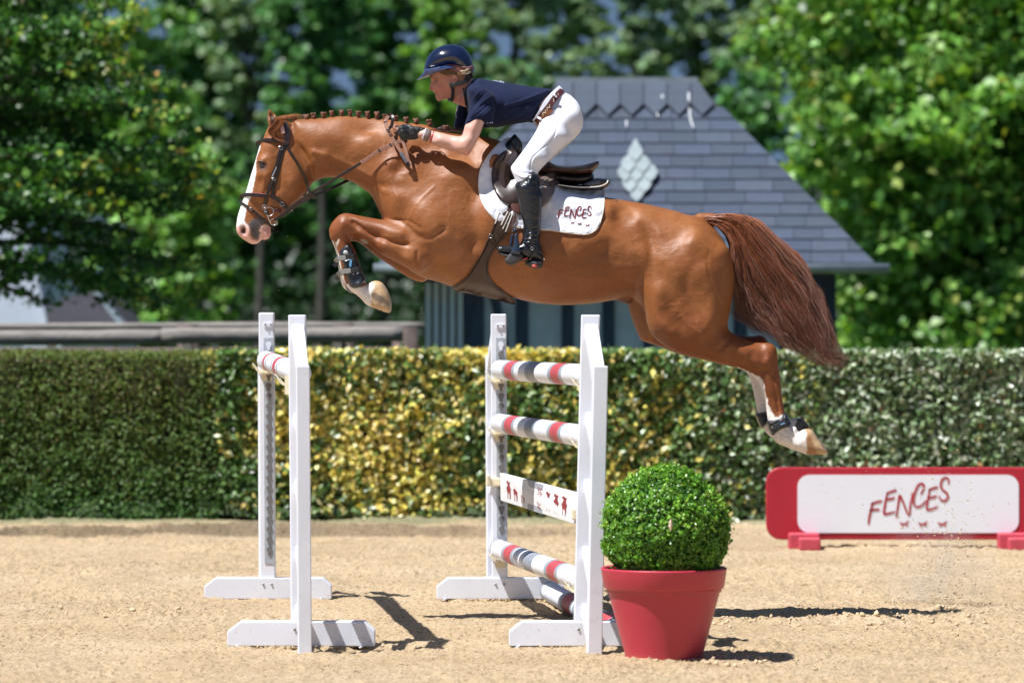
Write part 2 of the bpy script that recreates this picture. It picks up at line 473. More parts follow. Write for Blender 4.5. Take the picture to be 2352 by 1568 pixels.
# ------------------------------------------------------------------ ground and arena sand
M_sand, nt, b = nodes('arena_sand')
n1 = noise_node(nt, 1.3, 6, .65); n2 = noise_node(nt, 62, 6, .78, stretch=(1, .42, 1)); n3 = noise_node(nt, 260, 3, .6)
r1 = ramp(nt, n1.outputs[0], [(.3, (.57, .425, .26)), (.5, (.64, .49, .31)), (.7, (.70, .55, .365))])
r2 = ramp(nt, n2.outputs[0], [(.36, (.30, .23, .16)), (.46, (.88, .86, .83)), (.7, (1.15, 1.15, 1.15))])
mx = nt.nodes.new('ShaderNodeMix'); mx.data_type = 'RGBA'; mx.blend_type = 'MULTIPLY'; mx.inputs[0].default_value = 1
nt.links.new(r1.outputs[0], mx.inputs[6]); nt.links.new(r2.outputs[0], mx.inputs[7])
vc = nt.nodes.new('ShaderNodeVertexColor'); vc.layer_name = 'Col'
mx2 = nt.nodes.new('ShaderNodeMix'); mx2.data_type = 'RGBA'; mx2.blend_type = 'MULTIPLY'; mx2.inputs[0].default_value = 1
nt.links.new(mx.outputs[2], mx2.inputs[6]); nt.links.new(vc.outputs[0], mx2.inputs[7])
nt.links.new(mx2.outputs[2], b.inputs['Base Color'])
b.inputs['Roughness'].default_value = .95; b.inputs['Specular IOR Level'].default_value = .2
bp = nt.nodes.new('ShaderNodeBump'); bp.inputs['Strength'].default_value = .9; bp.inputs['Distance'].default_value = .012
ad = nt.nodes.new('ShaderNodeMath'); ad.operation = 'ADD'
nt.links.new(n2.outputs[0], ad.inputs[0]); nt.links.new(n3.outputs[0], ad.inputs[1])
nt.links.new(ad.outputs[0], bp.inputs['Height']); nt.links.new(bp.outputs[0], b.inputs['Normal'])

M_grass = mat('meadow_grass', (.045, .075, .018), .9, noise=3, vary=.5, bump=(8, 1, .1))
gx = 1500
mk('ground', [(-gx, -40, -.12), (gx, -40, -.12), (gx, 2500, -.12), (-gx, 2500, -.12)], [(0, 1, 2, 3)], M_grass)['kind'] = 'structure'

def sand_height(X, Y):
    h = .012 * fbm(X * 1.3, Y * 1.1, o=3) + .008 * fbm(X * 7, Y * 6, o=3)
    r = fbm(X * 27, Y * 11, o=3)
    h += .012 * np.abs(r) * (1.0 + .8 * vnoise(X * 1.7 + 9, Y * 1.7))
    pits = np.clip(vnoise(X * 4.2 + 31, Y * 3.1) - .45, 0, 1)
    h += .03 * pits * fbm(X * 16, Y * 12, o=2)
    # scuffed landing / take-off prints
    for (cx, cy, rr) in ((1.9, 20.6, .5), (1.2, 20.2, .5), (-1.9, 20.8, .4), (2.2, 19.0, .35)):
        q = np.exp(-(((X - cx) / rr) ** 2 + ((Y - cy) / (rr * .8)) ** 2)); h += .02 * q * fbm(X * 9, Y * 8, o=3)
    # the pushed-up bank of sand along the hedge
    edge = 27.85 + .22 * vnoise(X * .8, 0 * X + 3) + .10 * vnoise(X * 3.1, 0 * X + 7)
    t = np.clip((Y - edge) / .10, 0, 1); t = t * t * (3 - 2 * t); t = t * (1 - .95 * np.clip((Y - edge - .15) / .9, 0, 1))
    bankh = .062 + .02 * vnoise(X * 1.3, 0 * X + 1)
    bankh = bankh * np.clip((1.95 - X) / 1.0, .25, 1)
    h += t * bankh + t * .02 * fbm(X * 5, Y * 5, o=3)
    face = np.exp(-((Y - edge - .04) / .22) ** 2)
    return h, face
xs = np.concatenate([[-30, -15, -8, -5], np.arange(-3.9, 3.9, .0125), [5, 8, 15, 30]])
ys = np.concatenate([[-12, 0, 8, 13], np.arange(16.4, 30.2, .0235), [30.4]])
X, Y = np.meshgrid(xs, ys, indexing='ij')
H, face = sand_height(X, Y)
V = np.stack([X, Y, H], -1).reshape(-1, 3)
nx, ny = X.shape
I = np.arange(nx * ny).reshape(nx, ny)
F4 = np.stack([I[:-1, :-1], I[1:, :-1], I[1:, 1:], I[:-1, 1:]], -1).reshape(-1, 4)
bank_dark = np.clip(face * (1.25 + .6 * vnoise(X * .9, Y * 0 + 4)), 0, 1)  # darker band along the camera-facing side of the sand bank
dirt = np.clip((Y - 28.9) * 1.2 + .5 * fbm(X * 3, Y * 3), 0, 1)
cold = np.ones(X.shape + (3,)) * (1 - .55 * bank_dark * np.clip(.6 - X * .25, .15, 1))[..., None]
cold = cold * (1 - dirt[..., None] * np.array([.45, .3, .35]))
cold *= (1 + .05 * fbm(X * 2, Y * .8))[..., None]
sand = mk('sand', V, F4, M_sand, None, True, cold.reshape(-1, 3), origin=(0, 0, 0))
tag(sand, kind='structure')

M_clod = attr_mat('sand_crumb', .95, 0, noise=60, spec=.15, vary=.2)
# loose clods, one uncountable mass
def ico():
    bm = bmesh.new(); bmesh.ops.create_icosphere(bm, subdivisions=1, radius=1)
    v = np.array([p.co[:] for p in bm.verts]); f = np.array([[q.index for q in g.verts] for g in bm.faces]); bm.free(); return v, f
IV, IF = ico()
def clods(name, pos, size, mat_, col, parent=None):
    n = len(pos)
    sq = rng.uniform(.5, 1.3, (n, 1, 3))
    V = IV[None] * (size[:, None, None]) * sq * rng.uniform(.7, 1.25, (n, 12, 1))
    V = V + pos[:, None, :]
    F = (IF[None] + 12 * np.arange(n)[:, None, None]).reshape(-1, 3)
    return mk(name, V.reshape(-1, 3), F, mat_, parent, True, np.repeat(col, 12, 0))
n = 11000
Yc = 16.6 + 11.8 * rng.random(n) ** 1.0; Xc = (rng.random(n) - .5) * Yc * .27
sz = .0018 + .006 * rng.random(n) ** 7
mask = (rng.random(n) < .35 + .65 * (vnoise(Xc * 1.2 + 9, Yc * .9) > .1)); Xc, Yc, sz = Xc[mask], Yc[mask], sz[mask]
for (cx, cy, rr, k) in ((1.9, 20.6, .35, 260), (1.25, 20.3, .3, 160), (-1.9, 20.9, .3, 100), (.9, 18.1, .25, 90)):
    Xc = np.append(Xc, rng.normal(cx, rr, k)); Yc = np.append(Yc, rng.normal(cy, rr, k)); sz = np.append(sz, .003 + .012 * rng.random(k) ** 3)
hh, _ = sand_height(Xc, Yc)
pos = np.stack([Xc, Yc, hh + sz * .35], 1)
g = rng.uniform(.85, 1.15, (len(pos), 1))
tag(clods('sand_clods', pos, sz, M_clod, np.array([.62, .47, .30]) * g * .9), 'loose crumbs of sand scattered over the raked riding arena', 'sand clods', kind='stuff')

# ------------------------------------------------------------------ foliage generator
def leaves(name, pos, nrm, size, col, mat_, parent=None, aspect=.55, fold=.25, jit=.9):
    """every leaf a folded four-triangle blade"""
    n = len(pos)
    nr = nrm + rng.normal(0, jit, (n, 3)); nr /= np.linalg.norm(nr, axis=1)[:, None] + 1e-9
    t = rng.normal(0, 1, (n, 3)); t[:, 2] -= .5
    t -= nr * (t * nr).sum(1)[:, None]; t /= np.linalg.norm(t, axis=1)[:, None] + 1e-9
    s = np.cross(nr, t); L = size[:, None]
    base = pos - t * L * .5; tip = pos + t * L * .5 - nr * L * .12
    l = pos + s * L * aspect * .5 - t * L * .05 + nr * L * fold * .35; r = pos - s * L * aspect * .5 - t * L * .05 + nr * L * fold * .35
    mid = pos
    V = np.stack([base, l, tip, r, mid], 1).reshape(-1, 3)
    k = 5 * np.arange(n)[:, None]
    F = np.concatenate([k + [0, 4, 1], k + [1, 4, 2], k + [2, 4, 3], k + [3, 4, 0]])
    return mk(name, V, F, mat_, parent, True, np.repeat(col, 5, 0))
def mixcol(n, cols, wts, var=.2):
    c = np.array(cols)[rng.choice(len(cols), n, p=np.array(wts) / np.sum(wts))]
    return np.clip(c * rng.uniform(1 - var, 1 + var, (n, 1)) * rng.uniform(.93, 1.07, (n, 3)), 0, 1)

M_hedgeleaf = attr_mat('matt_hedge_leaf', .55, .2, spec=.3)
# ------------------------------------------------------------------ clipped hedges
HEDGE_Y, HEDGE_H = 29.9, 1.215
M_core = mat('core_twig_brown', (.035, .030, .015), .95, noise=20, vary=.6, bump=(25, 1, .04))
def hedge(x0, x1, label, n, colf, sizef, mt, fray=.03, skirt=0.0, base=.0):
    root = empty('clipped_hedge', ((x0 + x1) / 2, HEDGE_Y + .4, 0), label, 'hedge', 'clipped hedges along the arena')
    m = MB(); ns = 40
    pts = []
    for i in range(ns):      # ragged twig-brown core, added behind the leaves to block light
        a = x0 + (x1 - x0) * i / (ns - 1)
        pts.append(a)
    V = []; F = []
    for i, a in enumerate(pts):
        o = .04 * math.sin(i * 2.3) + .03 * math.sin(i * 5.1)
        bz = base + .1 + .06 * math.sin(i * 1.7)
        V += [(a, HEDGE_Y + .17 + o, bz), (a, HEDGE_Y + .14 + o, HEDGE_H - .07), (a, HEDGE_Y + .8, HEDGE_H - .07), (a, HEDGE_Y + .8, bz)]
    for i in range(ns - 1):
        for j in range(4): F.append((4*i+j, 4*i+(j+1) % 4, 4*i+4+(j+1) % 4, 4*i+4+j))
    F += [(0, 1, 2, 3), (4*ns-1, 4*ns-2, 4*ns-3, 4*ns-4)]
    mk('blocking_core', V, F, M_core, root, False)
    st = MB()
    for i in range(int((x1 - x0) * 7)):
        a = random.uniform(x0, x1); yy = HEDGE_Y + random.uniform(.12, .5)
        st.tube([(a, yy, -.05), (a + random.uniform(-.05, .05), yy, .2), (a + random.uniform(-.12, .12), yy, .5)], [.014, .011, .008], 5)
    st.build('stems', M_bark, root)['kind'] = 'stuff'
    # front face, top and a few sprigs standing proud
    nf = int(n * .8); nt_ = n - nf
    x = rng.uniform(x0, x1, nf); z = base + (HEDGE_H - base) * rng.random(nf)
    dep = np.abs(rng.normal(0, .06, nf)) + .02 * fbm(x * 3, z * 3) - .01 * fbm(x * 9, z * 9)
    low = np.clip((skirt - z) / .2, 0, 1); keep = rng.random(nf) > low * (.75 + .25 * vnoise(x * 3, z * 5)); 
    bumpo = .05 * fbm(x * 1.2, z * 1.5, o=2)
    pf = np.stack([x, HEDGE_Y + dep + bumpo * .6 - (rng.random(nf) < .03) * fray, z], 1)[keep]
    nf_ = np.tile([-.35, -1.0, .75], (len(pf), 1)) * 1.25
    x = rng.uniform(x0, x1, nt_); y = HEDGE_Y + rng.uniform(0, .8, nt_)
    pt = np.stack([x, y, HEDGE_H - .04 + .016 * fbm(x * 4, y * 4) + rng.uniform(-.03, .03, nt_) + (rng.random(nt_) < .04) * rng.random(nt_) * .035], 1)
    ntt = np.tile([0, -.3, 1.0], (len(pt), 1))
    p = np.concatenate([pf, pt]); nn = np.concatenate([nf_, ntt])
    leaves('foliage', p, nn, sizef(p), colf(p), mt, root)['kind'] = 'stuff'
    return root
def col_left(p):
    n = len(p); t = np.clip(p[:, 2] / 1.2 + .25 * fbm(p[:, 0] * 1.5, p[:, 2] * 2), 0, 1)
    a = mixcol(n, [(.075, .13, .018), (.12, .175, .03), (.14, .11, .035), (.18, .21, .06)], [4, 3, 1.6, .8], .35)
    b_ = mixcol(n, [(.045, .12, .02), (.075, .165, .035), (.12, .22, .055), (.14, .10, .03)], [5, 4, 1.2, .25], .3)
    px = 1176 + p[:, 0] * FPX / 29.9; ye = rng.random(n) < np.clip((px - 445 - 60 * (1.2 - p[:, 2])) / 160, 0, .5)
    c = a * t[:, None] + b_ * (1 - t[:, None])
    return np.where(ye[:, None], mixcol(n, [(.70, .56, .12), (.5, .44, .10)], [1, 1], .25), c)
def col_mid(p):
    n = len(p)
    px = 1176 + p[:, 0] * FPX / 29.9
    tr = np.clip((px - 1480) / 420 + .25 * fbm(p[:, 0] * 2, p[:, 2] * 2), 0, 1)
    tl = np.clip((640 - px) / 170 + .5 * fbm(p[:, 0] * 3 + 4, p[:, 2] * 3), 0, 1)
    yel = np.clip(.45 + .35 * fbm(p[:, 0] * 1.3, p[:, 2] * 1.6, o=3) + .1 * (p[:, 2] > 1.1), .12, .85)
    u = rng.random(n)
    yellow = mixcol(n, [(.78, .66, .16), (.74, .60, .20), (.82, .76, .40), (.56, .52, .10)], [4, 3, 1.6, 2], .25)
    green = mixcol(n, [(.08, .16, .035), (.14, .24, .06), (.22, .32, .13), (.05, .10, .02)], [4, 3, 2, 2], .3)
    c = np.where((u < yel)[:, None], yellow, green)
    silver = mixcol(n, [(.34, .43, .27), (.20, .30, .13), (.07, .14, .045), (.50, .56, .42), (.45, .20, .08)], [4, 3, 3, 2.0, .08], .25)
    c = np.where((rng.random(n) < tr)[:, None], silver, c)
    return np.where((rng.random(n) < tl)[:, None], green * np.array([.75, .85, .75]), c)
hx = lambda px: (px - 1176) * 29.9 / FPX
hedge(-6.5, hx(500), 'finely leaved dark green clipped hedge on the left of the arena', 52000, col_left, lambda p: rng.uniform(.020, .042, len(p)) * (1.15 - .25 * np.clip(p[:, 2], 0, 1.2)), M_hedgeleaf)
hedge(hx(500), 6.5, 'yellow variegated clipped hedge fading to silvery green at the right', 62000, col_mid, lambda p: rng.uniform(.042, .080, len(p)) * np.where(p[:, 0] > 1.6, .95, 1), M_leafgloss, .05, .22, .0)

# ------------------------------------------------------------------ slate-roofed timber barn
M_slate = attr_mat('slate', .42, 0, noise=9, bump=(45, .25, .004), spec=.5, vary=.12)
M_wallpale = mat('pale_limewash', (.62, .70, .74), .85, noise=6, vary=.12, bump=(30, .3, .01))
M_timber = mat('dark_stained_timber', (.05, .075, .115), .75, noise=9, vary=.35, bump=(20, .5, .01), stretch=(3, 3, .4))
M_board = mat('pale_grey_green_board', (.68, .76, .76), .8, noise=7, vary=.12, stretch=(4, 4, .5))
M_under = mat('dark_void', (.02, .022, .025), .9)
M_zinc = mat('weathered_zinc', (.30, .36, .38), .38, metal=.55, noise=6, vary=.2)
BY = 34.0
barn = empty('timber_barn', P(1450, 1206, BY), 'small half-timbered barn with hipped grey slate roof behind the hedge', 'barn')
eL, eR = P(868, 612, BY), P(2010, 612, BY)
RY = BY + 2.0
def onroof(px, py, lift=0.0):
    """point of the front roof plane seen at px, py"""
    # plane through eaves (BY, z_e) and ridge (RY, z_r)
    ze = CAMZ - (612 - HOR) * BY / FPX; zr = CAMZ - (190 - HOR) * RY / FPX
    k = (HOR - py) / FPX; s = (zr - ze) / (RY - BY)
    Yp = (ze - s * BY - CAMZ) / (k - s) if abs(k - s) > 1e-9 else BY
    nrm = Vector((0, -s, 1)).normalized()
    return P(px, py, Yp) + nrm * lift
ridgeL, ridgeR = onroof(1284, 190), onroof(1598, 190)
fL, fR = onroof(868, 612), onroof(2010, 612)
back = Vector((0, 4.6, 0))
roof = mk('roof', [fL, fR, ridgeR, ridgeL, fL + back, fR + back, ridgeR + Vector((0, .6, 0)), ridgeL + Vector((0, .6, 0)), fL - Vector((0, 0, .03)), fR - Vector((0, 0, .03)), fL + back - Vector((0, 0, .03)), fR + back - Vector((0, 0, .03))],
          [(0, 1, 2, 3), (1, 5, 6, 2), (4, 0, 3, 7), (5, 4, 7, 6), (3, 2, 6, 7), (8, 10, 11, 9), (0, 8, 9, 1), (1, 9, 11, 5), (5, 11, 10, 4), (4, 10, 8, 0)], M_under, barn)
def slate(corners, thick=.012, lift=.016, name='slate', c=None, tiltup=.012, sub=None):
    """corners in frame pixels, bottom edge first (two or more), lying on the roof"""
    n = len(corners); ymax = max(q[1] for q in corners); ymin = min(q[1] for q in corners)
    V = []
    for th in (0, thick):
        for (a, q) in corners:
            f = (q - ymin) / max(1e-6, ymax - ymin)
            V.append(onroof(a, q, lift + tiltup * f + th))
    F = [tuple(range(n, 2 * n)), tuple(range(n - 1, -1, -1))] + [(i, (i + 1) % n, n + (i + 1) % n, n + i) for i in range(n)]
    c = c if c is not None else np.array([.060, .076, .108]) * random.uniform(.86, 1.16) * np.array([random.uniform(.96, 1.05), 1, random.uniform(.95, 1.06)])
    return mk(name, V, F, M_slate, roof, False, np.tile(c, (2 * n, 1)))
def hip_right(y): return 1598 + (2010 - 1598) * (y - 190) / 422
def hip_left(y): return 1284 + (868 - 1284) * (y - 190) / 422
rows = [277 + (608 - 277) * i / 12 for i in range(13)]
rows = [612 - 27.6 * i for i in range(14)][::-1]
for i in range(len(rows) - 1):
    yt, yb = rows[i], rows[i + 1]
    xl, xr = hip_left(yb), hip_right(yb); x = xl
    first = True
    while x < xr - 6:
        wdt = random.uniform(62, 92) if not first else random.uniform(20, 80)
        first = False
        x2 = min(x + wdt, xr)
        if xr - x2 < 22: x2 = xr
        a, b2 = x + .7, x2 - .7
        tl_, tr_ = max(a, hip_left(yt)), min(b2, hip_right(yt))
        if tr_ > tl_ + 2: cs = [(a, yb + random.uniform(-.8, .8)), (b2, yb + random.uniform(-.8, .8)), (tr_, yt - 1), (tl_, yt - 1)]
        else: cs = [(a, yb), (b2, yb), ((a + b2) / 2, yt)]
        slate(cs)
        x = x2
# pointed lead-grey slates of the ridge course
x = 1262
while x < 1640:
    w2 = 54
    a, b2 = x, x + w2
    c = np.array([.066, .082, .112]) * random.uniform(.9, 1.1)
    yb = 281
    cs = [(a + 1, 252), (a + w2 / 2, yb - 3), (b2 - 1, 252), (min(b2 - 1, 1598), 190), (max(a + 1, 1280), 190)]
    if cs[3][0] > cs[4][0]: slate(cs, lift=.045, tiltup=.008, c=c)
    x += w2
bt = MB()
bt.box((onroof(1440, 190, .02)), ((1602 - 1278) * RY / FPX, .14, .05))
bt.build('ridge_cap', M_zinc, barn)
# a diamond of pale rounded slates
M_pale = np.array([.27, .32, .33])
for r_, (cy, xs_) in enumerate([(372, [1459]), (396, [1443, 1476]), (414, [1429+6, 1462, 1495-2]), (436, [1446, 1480]), (456, [1462])][::-1]):
    for cx in xs_:
        hw, hv = 18, 22
        cs = [(cx, cy + hv), (cx + hw * .62, cy + hv * .55), (cx + hw, cy - 2), (cx + hw * .6, cy - hv * .6), (cx, cy - hv * (1.5 if cy == 372 else 1)), (cx - hw * .6, cy - hv * .6), (cx - hw, cy - 2), (cx - hw * .62, cy + hv * .55)]
        o = slate(cs, lift=.05 + .010 * r_, c=M_pale * random.uniform(.93, 1.05), tiltup=.006)
        o['label'] = 'pale rounded slate of the diamond ornament'
# bird-lime streaks and gutter
gut = MB()
g0, g1 = P(858, 617, BY - .08), P(2042, 617, BY - .08)
gut.tube([g0, g1], .042, 12); gut.build('gutter', M_zinc, barn, True)
# walls
wy = BY + .45
wl = MB(); zt = P(0, 615, wy).z
x0, x1 = P(975, 0, wy).x, P(1920, 0, wy).x
wl.box(((x0 + x1) / 2, wy + 1.6, zt / 2), (x1 - x0, 3.2, zt)); wall = wl.build('wall', M_wallpale, barn)
def timber(px0, px1, name='timber', py0=615, py1=900, m_=M_timber, proud=.03):
    a, b2 = P(px0, py0, wy - proud / 2), P(px1, py1, wy - proud / 2)
    t = MB(); t.box(((a.x + b2.x) / 2, wy - proud / 2, (a.z + b2.z) / 2), (abs(b2.x - a.x), proud - .002, abs(a.z - b2.z)))
    return bevel(t.build(name, m_, barn), .004)
for a, b2 in ((1068, 1112), (1184, 1214), (1290, 1318), (1384, 1412), (1478, 1506), (1575, 1606), (1685, 1716), (1790, 1820), (1868, 1920)): timber(a, b2)
timber(972, 1920, py0=616, py1=646, proud=.05); 
br = MB(); br.prism([P(1116, 640, wy - .03), P(1140, 640, wy - .03), P(1168, 800, wy - .03), P(1150, 800, wy - .03)], (0, .02, 0)); br.build('timber', M_timber, barn)
wb = MB(); a, b2 = P(974, 646, wy - .012), P(1066, 900, wy - .012); wb.box(((a.x+b2.x)/2, wy - .012, (a.z+b2.z)/2), (b2.x - a.x, .02, a.z - b2.z)); wb.build('louvre_backing', M_under, barn)
for i in range(5):
    timber(977 + i * 18.4, 990 + i * 18.4, 'board', 648, 900, M_board, .055)
cp = MB(); a = P(1870, 660, BY + .2); cp.box((a.x + .02, BY + .25, a.z / 2), (.14, .14, a.z)); cp.build('corner_post', M_bark, barn)

# ------------------------------------------------------------------ far buildings at the left
M_bright = mat('white_sheet_roof', (.62, .66, .74), .5, noise=3, vary=.06)
M_purple = mat('faded_slate_roof', (.022, .021, .030), .85, noise=8, vary=.2, stretch=(1, 1, 6))
def gable(name, label, pxs, Y, m_roof, group=None):
    (x0, xr, x1, ye, yr, yb) = pxs
    b_ = empty(name, P((x0 + x1) / 2, HOR + CAMZ * FPX / Y, Y), label, 'building')
    A, B2, Rr = P(x0, ye, Y), P(x1, ye, Y), P(xr, yr, Y + 1.5)
    bk = Vector((0, 5, 0)); zb = 0
    m = MB(); v = [Vector((A.x, Y, zb)), Vector((B2.x, Y, zb)), B2, A]
    m.prism(v, bk); m.build('wall', M_bright, b_)
    return b_, A, B2, Rr
hb = empty('white_roofed_building', P(20, 1000, 50), 'bright white steep-roofed building half hidden by the left tree', 'building')
m = MB(); a, b2, c2, d2 = P(-420, 500, 50), P(58, 500, 50), P(108, 745, 50), P(-420, 745, 50)
m.prism([a, b2, c2, d2], (0, 4, 0)); m.build('roof', M_bright, hb)
m = MB(); a, b2 = P(-420, 745, 50.3), P(96, 745, 50.3); m.box(((a.x + b2.x) / 2, 52, a.z / 2), (b2.x - a.x, 3.2, a.z - .004)); m.build('wall', M_wallpale, hb)
hb = empty('grey_roofed_shed', P(190, 1000, 47), 'low shed with purplish slate roof sloping down beside the left tree', 'shed')
m = MB(); m.prism([P(106, 705, 47.6), P(150, 682, 47.8), P(212, 672, 47.8), P(278, 752, 47), P(106, 752, 47)], (0, 3, 0)); m.build('roof', M_purple, hb)
m = MB(); m.prism([P(214, 671, 47.75), P(222, 671, 47.75), P(290, 752, 46.95), P(278, 752, 46.95)], (0, .3, .02)); m.build('roof_edge', M_zinc, hb)
m = MB(); a, b2 = P(50, 752, 47.5), P(268, 752, 47.5); m.box(((a.x + b2.x) / 2, 48.8, a.z / 2), (b2.x - a.x, 2.4, a.z - .004)); m.build('wall', M_wallpale, hb)

# ------------------------------------------------------------------ log fence behind the hedge
M_log = mat('grey_weathered_log', (.22, .20, .18), .85, noise=7, vary=.35, bump=(20, .6, .01), stretch=(.5, 3, 3))
M_dwood = mat('dark_rotten_wood', (.10, .075, .065), .9, noise=9, vary=.4)
lf = empty('log_fence', P(470, 1160, 32.2), 'weathered grey log rail fence behind the dark green hedge', 'fence')
def logp(pts, r, name='rail', m_=M_log):
    t = MB(); q = crspline([(p.x, p.y, p.z) for p in pts], 5, False)
    t.tube([tuple(v) for v in q], [r * (1 + .04 * math.sin(i * 1.9)) for i in range(len(q))], 14); return t.build(name, m_, lf, True)
logp([P(-260, 777, 32.2), P(150, 775, 32.2), P(382, 773, 32.2)], .060)
logp([P(372, 771, 32.2), P(700, 769, 32.2), P(925, 766, 32.2)], .062)
logp([P(-260, 752, 33.0), P(300, 750, 33.0), P(640, 748, 33.0), P(975, 749, 33.0)], .032)
logp([P(-260, 812, 32.6), P(300, 812, 32.6), P(975, 810, 32.6)], .05, 'rail', M_dwood)
for px, w_, y_ in ((-60, .07, 760), (432, .085, 744), (790, .08, 742), (930, .10, 752)):
    t = MB(); a = P(px, y_, 32.45); t.tube([(a.x, 32.45, -.1), (a.x, 32.45, a.z)], w_, 12); t.build('post', M_dwood, lf, True)
for px in (430, 775, 120, 610):
    t = MB(); a = P(px, 800, 32.4); t.box((a.x, 32.38, a.z - .3), (.07, .06, .8)); t.build('picket', M_log, lf)

# ------------------------------------------------------------------ trees
def limb(m, pts, r0, r1, n=7):
    q = crspline(pts, 4, False); k = len(q)
    m.tube([tuple(v) for v in q], [r0 + (r1 - r0) * i / (k - 1) for i in range(k)], n)
# left tree: long low boughs reaching in from the left
LY = 36.0
tl = empty('broadleaf_tree', P(-190, 1160, LY), 'dark green broadleaf tree with yellow-tipped boughs reaching in from the left', 'tree')
m = MB(); base = P(-190, 1160, LY); base.z = -.1
limb(m, [base, P(-185, 800, LY), P(-200, 400, LY), P(-190, 0, LY), P(-200, -500, LY)], .22, .09, 12)
m.build('trunk', M_bark, tl, True)
boughs = [  # start row on the trunk, tip (x, y), vertical spread, density
    (40, (285, 8), 34, 1), (30, (150, 60), 60, 1.4), (150, (270, 95), 40, 1.1), (260, (330, 190), 36, 1), (330, (250, 165), 40, .8),
    (330, (400, 255), 34, 1.1), (400, (200, 300), 50, 1.0), (420, (480, 380), 34, 1.2), (460, (300, 390), 44, 1.0), (520, (470, 470), 42, 1.1),
    (560, (250, 480), 44, 1.1), (600, (330, 540), 26, .4), (620, (120, 540), 40, .45), (640, (420, 610), 26, .55), (680, (370, 690), 30, 1.0), (700, (180, 640), 36, .5),
    (740, (120, 700), 34, .45), (-60, (120, -40), 60, 1.2), (-120, (260, -60), 50, .8), (100, (60, 120), 80, 1.6), (300, (60, 300), 90, 1.8), (480, (60, 450), 60, 1.0), (650, (40, 640), 40, .3)]
PP, NN, SS, CC = [], [], [], []
m = MB()
for (ys_, (tx, ty), spread, dens) in boughs:
    dy = random.uniform(-1.2, 1.2); st_ = P(-195, ys_ - 60, LY); tip = P(tx, ty, LY + dy * .5)
    mid = P((tx - 195) / 2, (ys_ + ty) / 2 - 70, LY + dy)
    q = crspline([st_, mid, tip], 10, False)
    m.tube([tuple(v) for v in q], [.05 - .044 * i / (len(q) - 1) for i in range(len(q))], 5)
    nl = int(1250 * dens * (tx + 195) / 450)
    t = rng.random(nl) ** .8 * .97 + .03
    ii = t * (len(q) - 1.001); a = ii.astype(int); f = (ii - a)[:, None]
    c = q[a] * (1 - f) + q[a + 1] * f
    # sprays: leaves gather in drooping clumps
    nk = max(6, int(26 * dens)); kt = rng.random(nk); ki = kt * (len(q) - 1.001); ka = ki.astype(int)
    kc = q[ka] + rng.normal(0, 1, (nk, 3)) * np.array([.12, .45, spread * LY / FPX * .42])
    use = rng.random(nl) < .68; sel = rng.integers(0, nk, nl)
    c2 = np.where(use[:, None], kc[sel] + rng.normal(0, 1, (nl, 3)) * np.array([.13, .16, .045]), c + rng.normal(0, 1, (nl, 3)) * np.array([.08, .28, spread * LY / FPX * .24]))
    px = 1176 + c2[:, 0] * FPX / LY
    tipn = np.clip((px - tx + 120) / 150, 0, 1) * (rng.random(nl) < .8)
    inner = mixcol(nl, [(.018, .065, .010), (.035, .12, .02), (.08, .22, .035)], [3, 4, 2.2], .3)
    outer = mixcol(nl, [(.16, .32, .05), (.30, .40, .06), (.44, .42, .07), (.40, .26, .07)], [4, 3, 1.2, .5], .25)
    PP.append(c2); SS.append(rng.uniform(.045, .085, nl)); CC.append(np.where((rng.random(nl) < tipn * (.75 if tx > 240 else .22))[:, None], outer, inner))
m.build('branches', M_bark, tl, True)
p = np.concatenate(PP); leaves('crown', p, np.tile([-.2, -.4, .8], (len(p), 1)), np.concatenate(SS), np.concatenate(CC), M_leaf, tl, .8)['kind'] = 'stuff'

# crown built of many leaf clumps
def crown(parent, cx, Y, zc, rx, ry, rz, n, nclump, lsize, cols, wts, ragged=1.0, cut=None, csz=.16):
    d = rng.normal(0, 1, (nclump, 3)); d /= np.linalg.norm(d, axis=1)[:, None]
    rad = rng.random(nclump) ** .42
    R3 = np.array([rx, ry, rz])
    kc = d * rad[:, None] * R3 * (1 + .14 * ragged * rng.normal(0, 1, (nclump, 1))) + np.array([cx, Y, zc])
    ks = csz * rng.uniform(.5, 1.5, nclump) * min(rx, rz)
    if cut is not None:
        k = cut(kc); kc, ks = kc[k], ks[k]
    sel = rng.integers(0, len(kc), n)
    off = rng.normal(0, 1, (n, 3)); off /= np.linalg.norm(off, axis=1)[:, None]
    off = off * (rng.random(n) ** .45)[:, None] * ks[sel][:, None] * np.array([1.35, 1.35, .62])
    p = kc[sel] + off
    nr = off * np.array([1, 1, 2]) / (ks[sel][:, None]) + np.array([-.1, -.3, .5])
    tone = rng.uniform(.75, 1.25, len(kc))[sel]
    col = np.clip(mixcol(n, cols, wts, .25) * tone[:, None], 0, 1)
    return leaves('crown', p, nr, rng.uniform(.7, 1.3, n) * lsize * 1.1, col, M_leaf, parent, .8), kc
